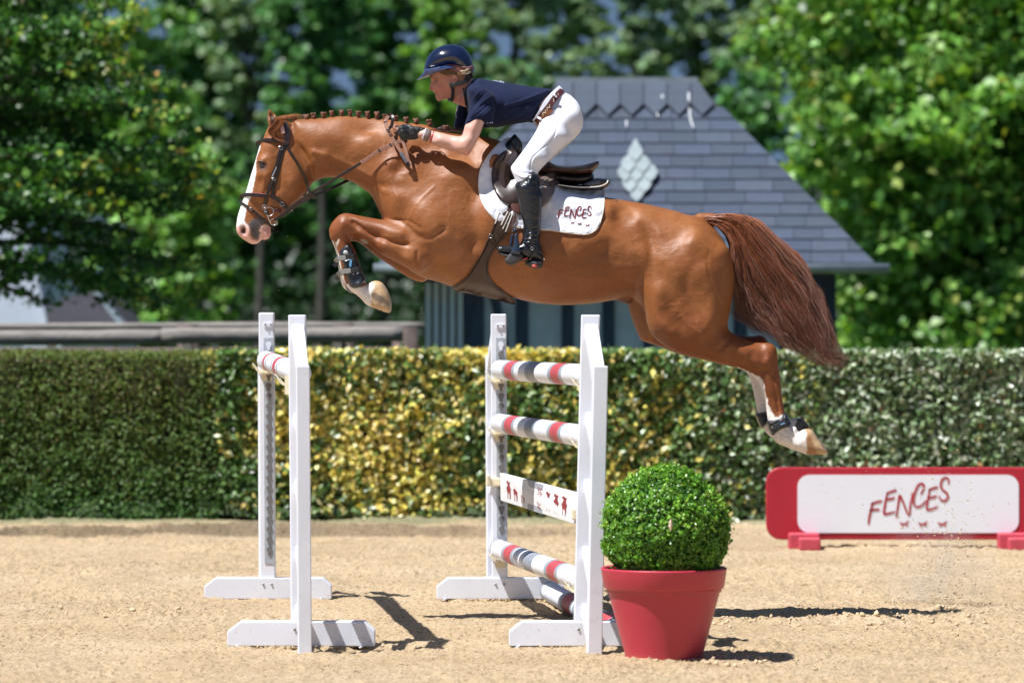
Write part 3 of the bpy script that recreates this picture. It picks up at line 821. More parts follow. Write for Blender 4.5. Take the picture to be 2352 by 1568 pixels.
def tree(name, label, px, Y, ztop, zbot, rx, n, nclump, lsize, cols, wts, group=None, lean=0, trunk=.16, tcol=None, csz=.16, limbs=10, cut=None, ry=None):
    base = P(px, 0, Y); base.z = -.12
    root = empty(name, base, label, 'tree', group)
    zc = (ztop + zbot) / 2; rz = (ztop - zbot) / 2
    c_, kc = crown(root, base.x + lean, Y, zc, rx, ry or rx * .8, rz, n, nclump, lsize, cols, wts, csz=csz, cut=cut); c_['kind'] = 'stuff'
    m = MB(); top = Vector((base.x + lean, Y, ztop * .9))
    limb(m, [base, base + Vector((lean * .2 + .1, 0, zc * .5)), (top + base) / 2 + Vector((lean * .3 - .1, 0, .3)), top], trunk, trunk * .25, 10)
    for i in range(limbs):
        e = Vector(kc[random.randrange(len(kc))]); t = min(.95, max(.12, (e.z - .8) / max(top.z, .1) * .8)); s = base.lerp(top, t)
        limb(m, [s, s.lerp(e, .5) + Vector((0, 0, .2)), e], trunk * .35, trunk * .1, 5)
    m.build('trunk', tcol or M_bark, root, True)
    return root
RC_ = [(.11, .27, .04), (.17, .36, .06), (.25, .45, .09), (.30, .36, .08), (.05, .14, .025)]
YR = 50
def cut_right(k):
    px = 1176 + k[:, 0] * FPX / k[:, 1]; py = HOR - (k[:, 2] - CAMZ) * FPX / k[:, 1]
    lim = np.interp(py, [-400, 0, 120, 260, 420, 600, 800], [1900, 1870, 1760, 1800, 1830, 1900, 1910])
    # bays of sky inside the crown
    hole = (np.hypot((px - 1985) / 45, (py - 165) / 60) < 1) | (np.hypot((px - 2330) / 40, (py - 330) / 55) < 1)
    return (px > lim + rng.normal(0, 28, len(px))) & ~hole
tree('broadleaf_tree', 'dense bright green broadleaf tree filling the right side behind the barn', 2270, YR, 6.7, .2, 3.1, 60000, 420, .135, RC_, [3, 4, 3, 1, 2], trunk=.2, csz=.15, limbs=26, cut=cut_right, ry=2.0)

# tall wood behind, each tree with its own crown and trunk
M_pt = mat('pale_trunk', (.065, .06, .05), .85, noise=4, vary=.3)
G1 = [(.09, .22, .05), (.13, .30, .07), (.19, .36, .09), (.05, .13, .04)]
G2 = [(.18, .36, .05), (.25, .44, .07), (.30, .46, .10), (.08, .20, .035)]
G3 = [(.24, .36, .17), (.20, .31, .14), (.32, .43, .20), (.10, .18, .08)]
G1 = [(a * .72, b_ * .86, c_ * .95) for a, b_, c_ in G1]; G2 = [(a * .80, b_ * .90, c_ * .95) for a, b_, c_ in G2]; G3 = [(a * .88, b_ * .92, c_ * .98) for a, b_, c_ in G3]
K = [('slender grey-green poplar with an open crown', G3), ('bushy bright green tree', G2), ('dark dense tree', G1)]
wood = [  # px, distance, top row, bottom row, half width px, kind, place
 (120, 74, -260, 560, 150, 1, 'behind the boughs of the left tree'), (300, 70, -80, 640, 130, 1, 'left of the horse\'s face, mid green and low'),
 (455, 82, -300, 520, 120, 2, 'rising above the left tree\'s boughs'), (430, 64, 330, 800, 120, 1, 'low in front of the wood beside the horse\'s muzzle'),
 (590, 78, -320, 420, 110, 0, 'straight above the horse\'s ears'), (560, 90, 200, 800, 170, 2, 'in the shade behind the horse\'s head'),
 (730, 76, -340, 330, 115, 2, 'above the plaited neck'), (760, 92, 250, 800, 190, 2, 'seen beneath the horse\'s neck'),
 (880, 84, -330, 380, 110, 2, 'left of the rider\'s helmet'), (905, 95, 160, 800, 160, 2, 'in the shade behind the lifted forelegs'),
 (1010, 80, -60, 300, 90, 1, 'just behind the rider\'s helmet'), (1065, 86, -330, 420, 115, 0, 'rising over the rider\'s back'),
 (1200, 78, -330, 330, 120, 0, 'above the left end of the barn ridge'), (1150, 98, 150, 800, 200, 2, 'behind the barn'),
 (1350, 83, -330, 330, 125, 0, 'over the middle of the barn ridge'), (1480, 77, -300, 300, 115, 0, 'over the right end of the barn ridge'),
 (1600, 84, -300, 420, 125, 0, 'between the barn ridge and the right tree'), (1700, 74, 110, 700, 110, 2, 'low behind the barn\'s right hip'),
 (1770, 80, -280, 350, 125, 0, 'at the left edge of the right tree'), (1900, 78, -260, 400, 125, 1, 'behind the top of the right tree'),
 (2060, 80, -250, 800, 150, 2, 'showing through the bay in the right tree'), (2240, 84, -240, 800, 160, 2, 'behind the shaded heart of the right tree'), (2420, 78, -240, 800, 170, 2, 'farthest right, behind the right tree'),
 (-60, 80, -200, 800, 150, 2, 'farthest left, behind the left tree')]
for (px, Y, yt, yb, hw, k, place) in wood:
    lab, cols = K[k]
    zt_ = CAMZ - (yt - HOR) * Y / FPX; zb_ = max(.2, CAMZ - (yb - HOR) * Y / FPX); rx = hw * Y / FPX
    dens = {0: .42, 1: .72, 2: .80}[k]
    area = (zt_ - zb_) * rx * 2
    tree('wood_tree', (lab + ' ' + place).replace("'s", ''), px, Y, zt_, zb_, rx, int(1000 * area * dens), int(60 * area ** .75 * dens), .15, cols, [3, 4, 2, 2], 'trees of the wood behind the arena',
         lean=random.uniform(-.2, .2), trunk=.09, tcol=M_pt, csz=.19 if k else .16, limbs=6)
# undergrowth under the wood
n = 16000
X_ = rng.uniform(-12, 12, n); Y_ = rng.uniform(86, 92, n); Z_ = np.abs(rng.normal(0, 1.2, n)) * (1 + .3 * vnoise(X_ * .6, Y_))
u = leaves('undergrowth', np.stack([X_, Y_, Z_], 1), np.tile([0, -1., .5], (n, 1)), rng.uniform(.15, .3, n), mixcol(n, [(.02, .05, .018), (.04, .10, .025), (.03, .06, .03)], [3, 1, 2], .3), M_leaf)
tag(u, 'dark mass of undergrowth at the foot of the wood', 'undergrowth', kind='stuff')
# far side of the wood
n = 30000
X_ = rng.uniform(-20, 20, n); Y_ = rng.uniform(118, 128, n); Z_ = 6.4 * rng.random(n) + 1.5 * vnoise(X_ * .35, Y_ * 0)
u = leaves('distant_wood', np.stack([X_, Y_, Z_], 1), np.tile([0, -1., .5], (n, 1)), rng.uniform(.25, .5, n), mixcol(n, [(.03, .07, .025), (.05, .11, .035), (.03, .06, .035)], [3, 1, 2], .3), M_leaf)
tag(u, 'far edge of the wood seen between the nearer trees', 'wood', kind='stuff')

# ------------------------------------------------------------------ the jumping horse
horse = empty('horse', W(1250, 560) , 'chestnut horse with white blaze and plaited mane stretched over the jump', 'horse')
# --- outlines, traced, in frame pixels
torso = (HC([(740, 300), (760, 235), (860, 226), (960, 222), (1070, 216), (1200, 200), (1330, 200), (1450, 212), (1560, 222), (1680, 232), (1800, 248), (1900, 268), (2000, 275), (2100, 298), (2200, 335)])
         + RC([(420, 960), (560, 985), (700, 1010), (870, 1025), (1000, 1045), (1090, 1090)])
         + SCR([(640, 210), (760, 330), (900, 440), (1050, 510), (1200, 545), (1340, 565), (1440, 580), (1560, 600), (1700, 625), (1830, 655), (1960, 685)])
         + BC([(440, 202), (530, 224), (600, 268), (640, 305), (680, 365), (706, 440), (720, 520), (720, 580), (708, 660), (600, 720), (400, 740), (250, 715), (185, 665)])
         + BC([(110, 665), (60, 677), (0, 688)])
         + SCR([(1300, 1425), (1150, 1440), (1000, 1445), (850, 1435), (700, 1412), (600, 1385)])
         + FC([(1800, 940), (1650, 905), (1500, 880), (1290, 845), (1150, 798), (1040, 772), (900, 700), (760, 560), (640, 330), (612, 215), (600, 160), (560, 70), (525, 0)])
         + HC([(1560, 1040), (1510, 960), (1450, 918), (1380, 868), (1300, 830), (1230, 808), (1150, 798), (1060, 802), (1000, 822), (940, 852), (860, 880), (800, 820), (760, 600), (720, 400)]))
tctrl = [(675, 300, 34, 45), (680, 400, 34, 60), (760, 320, 40, 62), (850, 330, 46, 72), (850, 290, 26, 60), (930, 400, 66, 95), (950, 300, 36, 70), (900, 480, 74, 60), (980, 520, 96, 120), (1060, 330, 48, 70), (1060, 420, 84, 120),
         (1010, 600, 84, 80), (1150, 500, 118, 150), (1150, 390, 78, 90), (1130, 620, 98, 110), (1250, 560, 128, 140), (1350, 540, 126, 120), (1330, 640, 112, 100), (1420, 600, 116, 110), (1480, 500, 96, 80), (1500, 620, 112, 110),
         (1600, 560, 112, 80), (1640, 640, 98, 70), (1560, 520, 92, 70), (1440, 490, 84, 70), (1250, 460, 104, 60), (1320, 475, 104, 42), (1230, 435, 96, 46), (1380, 480, 96, 40)]
bumps_t = [('g', 965, 470, 60, 120, -35, 9), ('g', 1010, 560, 70, 50, 20, 10), ('g', 905, 500, 26, 70, -12, 5),
           ('s', [(915, 395), (960, 350), (1010, 345)], 16, -5), ('s', [(900, 560), (960, 590), (1030, 610), (1090, 560)], 14, -3),
           ('s', [(1092, 345), (1098, 440), (1090, 540), (1085, 620)], 26, -5),
           ('s', [(760, 370), (830, 410), (880, 430)], 9, -4.5), ('s', [(722, 350), (780, 372), (840, 402), (880, 440)], 7, 3.2),
           ('s', [(720, 300), (800, 330), (870, 350)], 26, 3), ('s', [(872, 440), (880, 500), (905, 560)], 9, -3), ('s', [(940, 540), (985, 548), (1020, 530)], 8, -3),
           ('g', 1060, 470, 45, 80, 10, 5),
           ('g', 1468, 500, 32, 26, 20, 7), ('s', [(1440, 480), (1480, 520), (1500, 600), (1512, 680)], 15, -5), ('g', 1590, 590, 60, 90, 10, 8), ('s', [(1655, 560), (1672, 640), (1660, 720)], 14, -4),
           ('g', 1400, 590, 60, 40, -10, -4), ('g', 1300, 600, 90, 60, 10, 4)]
head = (HC([(500, 330), (470, 400), (430, 485), (405, 570), (370, 690), (335, 800), (308, 895), (278, 985), (250, 1060), (222, 1145), (206, 1215), (198, 1290), (206, 1340), (235, 1378), (290, 1418), (345, 1450), (400, 1448), (434, 1424), (446, 1404),
            (482, 1410), (520, 1395), (540, 1350), (536, 1300), (560, 1258), (610, 1205), (700, 1132), (790, 1045), (850, 985), (902, 925), (938, 850), (930, 740), (880, 560), (820, 400), (750, 270), (690, 232), (620, 205), (560, 240)]))
hctrl = [(640, 300, 30, 40), (700, 400, 39, 50), (680, 430, 40, 50), (610, 350, 34, 34), (600, 390, 40, 36), (590, 430, 31, 34), (640, 480, 28, 36), (575, 480, 22, 26), (565, 530, 25, 24), (600, 540, 19, 20), (560, 550, 26, 22), (618, 548, 19, 16), (655, 440, 33, 40)]
def hcp(l): return HC(l)
nost = HC([(275, 1318)])[0]; eyeP = HC([(462, 682)])[0]
bumps_h = [('g', *HC([(440, 630)])[0], 16, 8, -20, 6), ('g', *HC([(480, 700)])[0], 13, 11, 0, -3.0), ('s', HC([(500, 790), (470, 900), (440, 1000)]), 6, 3.2), ('s', HC([(610, 640), (600, 800), (560, 930)]), 10, -3),
           ('g', *HC([(760, 800)])[0], 34, 46, 20, 4), ('g', *HC([(640, 480)])[0], 14, 20, 0, -3), ('g', nost[0] - 1, nost[1] + 1, 6.5, 10, -18, -15), ('g', nost[0] + 13, nost[1] + 2, 8, 15, -10, 4), ('s', HC([(445, 1400), (470, 1330), (530, 1230)]), 3.5, -4),
           ('g', *HC([(480, 1320)])[0], 10, 14, 0, 4), ('s', HC([(560, 900), (480, 1010), (420, 1090)]), 7, 2)]
near_fore = (FC([(245, 134), (300, 137), (400, 160), (500, 178), (610, 196), (740, 205), (900, 230), (1120, 380), (1170, 520), (1120, 620), (1040, 690), (975, 722), (850, 665), (720, 592), (600, 530), (480, 438), (400, 400), (335, 372), (310, 400)])
             + HO([(515, 300), (560, 380), (605, 480), (650, 640), (690, 760), (735, 850), (765, 950), (775, 1000)])
             + HO([(830, 958), (920, 925), (1035, 965), (1120, 1095), (1165, 1220), (1182, 1330), (1166, 1432), (1110, 1450), (950, 1392), (850, 1355), (760, 1310), (690, 1230), (600, 1150), (540, 1110), (470, 1050), (410, 960), (370, 870), (345, 740), (318, 600), (290, 440), (250, 300)])
             + FC([(112, 390), (97, 300), (118, 240), (158, 188), (200, 150)]))
fctrl = [(795, 535, 26, 30, -46), (775, 560, 21, 22, -46), (850, 545, 27, 26, -50), (900, 570, 36, 34, -62), (960, 600, 40, 44, -70), (1000, 560, 36, 50, -66), (795, 600, 15, 15, -44), (805, 640, 15, 15, -42), (825, 670, 17, 16, -42), (850, 690, 17, 20, -42), (880, 690, 25, 20, -42), (885, 705, 26, 14, -42)]
bumps_f = [('s', FC([(340, 225), (500, 330), (700, 410), (870, 440)]), 5, -5), ('s', FC([(380, 190), (560, 250), (800, 330)]), 14, 4), ('s', FC([(400, 330), (600, 460), (900, 630)]), 12, 4), ('g', *FC([(230, 230)])[0], 13, 16, 0, 4), ('g', *FC([(280, 350)])[0], 6, 10, 0, -4),
           ('s', FC([(1180, 420), (1120, 600), (1010, 700)]), 9, 3), ('s', FC([(960, 520), (965, 640), (975, 715)]), 4, -3)]
far_fore = (FC([(235, 150), (400, 190), (610, 260), (900, 500), (1080, 700), (1060, 770), (990, 802), (900, 778), (800, 722), (700, 652), (540, 545), (400, 432), (330, 402)])
            + HO([(450, 300), (500, 480), (560, 640), (600, 800), (690, 960), (760, 1060), (900, 1200), (1020, 1330), (1000, 1400), (850, 1350), (700, 1240), (560, 1140), (440, 1090), (370, 1040), (335, 960), (312, 860), (290, 720), (268, 560), (240, 430), (200, 320)])
            + FC([(105, 390), (95, 310), (120, 240), (160, 190)]))
hind_near = (BC([(205, 560), (215, 650), (238, 745), (250, 800), (272, 855), (310, 895), (380, 942), (450, 974), (560, 998), (650, 1022), (740, 1042), (795, 1062), (826, 1090), (850, 1112), (867, 1150), (881, 1190), (893, 1245), (905, 1320)])
             + HI([(385, 1060), (412, 1150), (470, 1232), (560, 1272), (700, 1332), (850, 1382), (930, 1407), (1100, 1409), (1205, 1407), (1240, 1372), (1180, 1270), (1100, 1170), (1040, 1090), (985, 1030), (910, 1022), (850, 1040), (792, 1082), (770, 1010), (740, 982), (690, 1000), (665, 920), (600, 800), (575, 700)])
             + BC([(985, 1220), (977, 1140), (966, 1060), (958, 1000), (955, 950), (938, 918), (905, 906), (850, 905), (780, 885), (715, 855), (688, 822), (692, 780), (702, 720), (715, 640), (722, 570), (715, 480), (680, 380), (560, 330), (350, 330), (240, 420)]))
dctrl = [(1500, 640, 50, 60, -66), (1560, 620, 66, 80, -58), (1600, 740, 58, 60, -62), (1530, 760, 46, 46, -66), (1640, 800, 40, 44, -62), (1700, 810, 27, 34, -58), (1720, 830, 23, 28, -56), (1760, 810, 22, 26, -54), (1752, 870, 17, 20, -54), (1770, 930, 14, 15, -54), (1790, 985, 18, 18, -54), (1810, 1000, 18, 18, -54), (1850, 1010, 25, 22, -54), (1880, 1030, 26, 18, -54)]
bumps_d = [('s', BC([(870, 925), (800, 905), (730, 870)]), 6, -4), ('g', *BC([(900, 1000)])[0], 9, 14, 0, 4), ('s', BC([(930, 1080), (950, 1200), (965, 1280)]), 3.5, -2.5), ('s', BC([(650, 870), (760, 960), (840, 1010)]), 12, 3), ('s', BC([(640, 940), (700, 880), (690, 840)]), 5, -3), ('s', BC([(560, 520), (620, 680), (600, 800)]), 26, 5), ('s', BC([(300, 640), (300, 760), (360, 850)]), 22, 6),
           ('s', BC([(455, 560), (480, 700), (560, 830)]), 14, -3)]
far_hind = [(x - 9 if y > 830 else x - 2, y + (0 if y > 830 else 4)) for x, y in hind_near]
far_hind = (BC([(155, 560), (158, 690), (166, 740), (186, 800), (215, 870), (232, 895), (290, 916), (350, 936), (420, 965), (560, 992), (700, 1020), (790, 1055), (818, 1095), (835, 1150), (850, 1220), (862, 1280)])
            + HI([(240, 840), (270, 960), (330, 1070), (400, 1150), (480, 1180), (620, 1120), (760, 1180), (1000, 1290), (1150, 1330), (1205, 1290), (1100, 1130), (1000, 990), (905, 892), (860, 883), (760, 890), (715, 915), (700, 980), (640, 960), (560, 880), (500, 760)])
            + BC([(950, 1200), (950, 1060), (935, 960), (915, 890), (880, 868), (830, 872), (760, 862), (700, 838), (690, 700), (700, 560), (560, 400), (300, 400)]))
VS = 2.5
bumps_t = [(*q[:-1], q[-1] * 1.5) for q in bumps_t] + [('s', HC([(765, 470), (860, 555), (925, 680), (952, 800)]), 7, -9), ('s', FC([(760, 200), (860, 250), (930, 330)]), 2.5, -2.5), ('s', FC([(640, 205), (760, 205), (880, 215), (990, 280)]), 3, -3), ('s', [(1180, 590), (1260, 620), (1340, 640), (1440, 640)], 3, 1.2), ('s', [(900, 420), (930, 500), (925, 560)], 3, 1.6), ('s', [(1000, 430), (960, 470), (935, 520)], 2.4, 1.5), ('s', [(1420, 640), (1470, 660), (1500, 690)], 6, -5)]
bumps_d = [(*q[:-1], q[-1] * 1.4) for q in bumps_d] + [('s', [(1540, 700), (1580, 750), (1640, 780)], 2.4, 1.4), ('s', [(1630, 540), (1620, 620), (1650, 700)], 2.4, -1.5)]
bumps_f = [(*q[:-1], q[-1] * 1.35) for q in bumps_f]
body = Vol(530, 1912, 240, 1056, -150, 150, VS)
mirror = lambda ct: [(a, b_, w_, R_, -v_) for a, b_, w_, R_, v_ in ct]
body.add(torso, tctrl, 10, 5, bumps_t, noise=.8)
body.add(head, hctrl, 7, 2, bumps_h, sp=5, noise=.4)
body.add(near_fore, fctrl, 9, 1, bumps_f, sp=5, noise=.45)
body.add(far_fore, mirror(fctrl), 9, 1, (), sp=5)
body.add(hind_near, dctrl, 12, 2, bumps_d, sp=5, noise=.6)
body.add(far_hind, mirror(dctrl), 12, 2, (), sp=5)
ear = HC([(522, 136), (545, 148), (590, 190), (612, 240), (628, 300), (638, 370), (585, 385), (545, 345), (518, 285), (510, 210)])
body.add(ear, [(625, 260, 6, 5, -20), (640, 300, 11, 9, -22), (635, 280, 9, 7, -22)], 3, 0, [('s', HC([(545, 190), (570, 250), (590, 330)]), 5.5, -6)], sp=4)
body.add([(x + 2, y + 3) for x, y in ear], [(625, 260, 6, 5, 20), (640, 300, 11, 9, 22), (635, 280, 9, 7, 22)], 3, 0, (), sp=4)
# sheath and the root of the tail
body.add(SCR([(1380, 1395), (1450, 1408), (1530, 1441), (1575, 1412), (1560, 1370), (1400, 1350)]), [(1430, 680, 14, 14)], 6, 2)
body.chain([(1610, 505, 0), (1635, 503, 0), (1660, 512, 0), (1690, 540, 0)], [16, 14, 12, 7], 8)
SURF = body.surf()
def sampler(S, vol, fill=26, bl=1):
    S = S.copy(); bad = np.isnan(S); A = np.where(bad, 0, S); wgt = (~bad).astype(float)
    for _ in range(fill):
        B, w2 = blur2(A * (wgt > 0), 1), blur2((wgt > 0).astype(float), 1)
        new = (wgt == 0) & (w2 > 1e-6); A = np.where(new, B / np.maximum(w2, 1e-6) - 1.1 * vol.h, A); wgt = np.where(new, 1, wgt)
    A = np.where(wgt > 0, A, 0); A = blur2(A, bl) if bl else A
    def f(x, y):
        x = np.asarray(x, float); y = np.asarray(y, float)
        i = np.clip((x - vol.xs[0]) / vol.h, 0, len(vol.xs) - 1.001); j = np.clip((y - vol.ys[0]) / vol.h, 0, len(vol.ys) - 1.001)
        a, b_ = i.astype(int), j.astype(int); fx, fy = i - a, j - b_
        return A[a, b_] * (1-fx) * (1-fy) + A[a+1, b_] * fx * (1-fy) + A[a, b_+1] * (1-fx) * fy + A[a+1, b_+1] * fx * fy
    return f
surf = sampler(SURF, body, 30, 1)
# torso alone (for pad, girth, saddle)
tv = Vol(840, 1700, 260, 760, -150, 4, 4.0)
tv.add(torso, tctrl, 10, 5, bumps_t)
tsurf = sampler(tv.surf(), tv, 16, 2)
del tv

BLAZE = HC([(440, 500), (420, 560), (398, 640), (402, 720), (385, 840), (362, 930), (345, 1000), (318, 1050), (302, 1130), (285, 1230), (325, 1285), (345, 1400), (420, 1420), (438, 1300), (470, 1268), (520, 1272), (560, 1320), (540, 1420), (300, 1500), (150, 1300), (150, 1000), (300, 600), (400, 470)])
GREYM = HC([(400, 1205), (345, 1240), (330, 1270), (350, 1310), (368, 1385), (395, 1402), (420, 1385), (428, 1310), (455, 1268), (480, 1250), (470, 1220), (440, 1200)])
PINK = HC([(225, 1275), (290, 1270), (330, 1300), (350, 1390), (420, 1410), (440, 1290), (520, 1270), (560, 1330), (520, 1430), (300, 1480), (190, 1380), (180, 1290)])
FWHITE = HO([(345, 250), (280, 300), (270, 380), (320, 480), (360, 700), (420, 880), (480, 980), (560, 1040), (760, 1010), (900, 900), (1250, 950), (1250, 1500), (700, 1500), (330, 1120), (240, 600), (150, 300), (160, 240), (220, 300), (300, 480), (290, 380)])
DWHITE = (BC([(720, 1030), (800, 1062), (850, 1085), (876, 1110), (890, 1170), (905, 1225), (925, 1275), (950, 1305), (1010, 1290), (1300, 1300), (1300, 1560), (850, 1500), (780, 1200), (740, 1060)]))
FHOOF = HO([(880, 900), (905, 1040), (862, 1130), (850, 1300), (860, 1400), (1250, 1500), (1250, 900)])
DHOOF = HI([(900, 990), (918, 1100), (905, 1200), (915, 1300), (945, 1450), (1300, 1450), (1300, 990)])
def horse_col(V):
    x, y, v = V.T
    n1 = fbm(x / 60, y / 60, v / 60, 4); n2 = fbm(x / 9, y / 9, v / 9, 3)
    base = np.array([.225, .068, .012]); dark = np.array([.18, .042, .007]); light = np.array([.29, .102, .024])
    t = np.clip(.5 + .55 * n1, 0, 1)[:, None]
    c = base * (1 - t) + light * t
    # redder, darker legs, gaskins and lower face
    leg = np.clip((y - 700) / 90, 0, 1) * (x > 1500) + np.clip((930 - x) / 60, 0, 1) * (y > 490) * (x > 740)
    leg = np.clip(leg + .2 * n1 * leg, 0, 1)[:, None]; c = c * (1 - .6 * leg) + dark * .6 * leg
    c *= (1 + .05 * n2)[:, None]
    def put(poly, colr, soft=1.5, wob=3.0, cond=True, amt=1.0):
        nonlocal c
        p = crspline(poly, 4); sel = (x > p[:, 0].min() - 9) & (x < p[:, 0].max() + 9) & (y > p[:, 1].min() - 9) & (y < p[:, 1].max() + 9)
        if cond is not True: sel &= cond
        d = poly_sd(p, x[sel], y[sel]) + wob * .5 * fbm(x[sel] / 5, y[sel] / 5, v[sel] / 5, 3)
        a = np.clip(.5 + d / soft, 0, 1)[:, None] * amt
        c[sel] = c[sel] * (1 - a) + np.array(colr) * a
    WH = (.80, .74, .68)
    front = x < 760
    put(GREYM, (.13, .095, .085), 6, 4, front)
    put(BLAZE, (.86, .83, .80), 1.5, 2.0, front); put(GREYM, (.10, .085, .08), 6, 4, front); put(PINK, (.72, .40, .34), 7, 3, front)
    put(GREYM, (.09, .08, .08), 2.5, 7, front & (x > HC([(345, 0)])[0][0]))
    nd = np.hypot((x - nost[0]) / 5.6, (y - nost[1]) / 9.2); a = np.clip(1.35 - nd, 0, 1)[:, None] ** .7 * front[:, None]; c = c * (1 - a) + np.array([.035, .012, .012]) * a
    ed = np.hypot((x - eyeP[0]) / 11, (y - eyeP[1] - 2) / 10.5); a = np.clip(1.5 - ed, 0, 1)[:, None] * .85 * front[:, None]; c = c * (1 - a) + np.array([.03, .017, .013]) * a
    put(HC([(535, 170), (575, 210), (600, 280), (605, 360), (570, 360), (540, 290)]), (.07, .03, .015), 4, 1, front)
    near = v < 0
    put(FWHITE, WH, 2, 3, (x > 740) & (x < 920) & (y > 540))
    put(HO([(400, 850), (440, 800), (470, 960), (440, 980)]), dark, 2, 2, near & (x < 800))
    put(DWHITE, WH, 2, 4, near & (x > 1690))
    fw = (v > 0) & (x > 1690) & (y > 845 + 10 * n2); c[fw] = np.array(WH) * .97
    # hooves
    hp = lambda poly, m_: put(poly, (.50, .34, .19), 2, 1, m_)
    hp(FHOOF, x < 920); hp(DHOOF, x > 1800)
    put(HO([(860, 1120), (980, 1150), (1130, 1270), (1110, 1330), (980, 1290), (870, 1230)]), (.10, .075, .06), 7, 4, (x < 920) & (x > 850), .85)
    put(HI([(905, 1030), (960, 1100), (1010, 1250), (1080, 1420), (940, 1420), (915, 1280)]), (.30, .12, .04), 6, 4, x > 1800, .75)
    put(HI([(1000, 1020), (1120, 1180), (1225, 1330), (1190, 1330), (1080, 1190)]), (.16, .13, .10), 3, 4, x > 1800, .8)
    put(HI([(790, 1000), (830, 880), (900, 880), (1000, 1010), (900, 1060), (800, 1070)]), (.03, .025, .02), 3, 3, (x > 1800) & (v > -40) & (x < 1888), .9)
    put(HO([(1040, 960), (1170, 1200), (1200, 1440), (1150, 1440), (1120, 1180), (1030, 1010)]), (.42, .38, .30), 2, 2, (x < 920), .8)
    put(FC([(398, 395), (440, 385), (478, 420), (450, 432), (405, 425)]), (.33, .27, .21), 1.5, 1.5, x < 920)
    # darker sheath and the roan throat latch
    put(SCR([(1380, 1400), (1450, 1395), (1500, 1400), (1560, 1412), (1530, 1450), (1440, 1430)]), (.09, .055, .04), 6, 3, x > 1300, .8)
    return np.clip(c, 0, 1)
M_coat, nt, b = nodes('chestnut_coat')
a_ = nt.nodes.new('ShaderNodeVertexColor'); a_.layer_name = 'Col'
nn1 = noise_node(nt, 120, 5, .75, stretch=(.45, 1, 1)); nn2 = noise_node(nt, 26, 5, .65, stretch=(.5, 1, 1))
mr = nt.nodes.new('ShaderNodeMapRange'); mr.inputs['From Min'].default_value = .3; mr.inputs['From Max'].default_value = .7; mr.inputs['To Min'].default_value = .78; mr.inputs['To Max'].default_value = 1.2
nt.links.new(nn1.outputs[0], mr.inputs[0])
vm = nt.nodes.new('ShaderNodeVectorMath'); vm.operation = 'SCALE'; nt.links.new(a_.outputs[0], vm.inputs[0]); nt.links.new(mr.outputs[0], vm.inputs['Scale'])
nt.links.new(vm.outputs[0], b.inputs['Base Color'])
rr_ = nt.nodes.new('ShaderNodeMapRange'); rr_.inputs['To Min'].default_value = .42; rr_.inputs['To Max'].default_value = .58
nt.links.new(nn2.outputs[0], rr_.inputs[0]); nt.links.new(rr_.outputs[0], b.inputs['Roughness'])
b.inputs['Specular IOR Level'].default_value = .55
b.inputs['Sheen Weight'].default_value = .03; b.inputs['Sheen Roughness'].default_value = .4; b.inputs['Sheen Tint'].default_value = (1, .8, .6, 1)
b1 = nt.nodes.new('ShaderNodeBump'); b1.inputs['Strength'].default_value = .45; b1.inputs['Distance'].default_value = .0025; nt.links.new(nn1.outputs[0], b1.inputs['Height'])
b2 = nt.nodes.new('ShaderNodeBump'); b2.inputs['Strength'].default_value = .5; b2.inputs['Distance'].default_value = .006; nt.links.new(nn2.outputs[0], b2.inputs['Height']); nt.links.new(b1.outputs[0], b2.inputs['Normal'])
nt.links.new(b2.outputs[0], b.inputs['Normal'])
body.build('body', M_coat, horse, horse_col, 6)
del body
# eyes
M_eye = mat('dark_wet_eye', (.012, .007, .005), .05, spec=.8, coat=1)
for sgn in (-1, 1):
    r = 7.2; vol = Vol(eyeP[0] - 14, eyeP[0] + 14, eyeP[1] - 14, eyeP[1] + 14, -14, 14, 1.6); vol.ball((eyeP[0], eyeP[1], 0), (7.5, 6.2, 6), 1)
    vv, ff = vol.mesh(2); vv[:, 2] = (vv[:, 2] - (surf(*eyeP) - 2.5)) * (-sgn)
    mk('eye', Wa(vv), ff if sgn > 0 else ff[:, ::-1], M_eye, horse, True)
for sgn in (1, -1):
    m = MB(); q = HC([(405, 662), (430, 645), (470, 645), (500, 668)]); m.tube([W(a, c, -sgn * (surf(a, c) + .8)) for a, c in q], [1, 1.5 * U * 1.0 + .0018, .004, .002][0:4] if False else [.0015, .0035, .0035, .0015], 6)
    m.build('eyelid', mat('eyelid_skin', (.09, .045, .03), .4) if sgn == 1 else MATS['eyelid_skin'], horse, True)

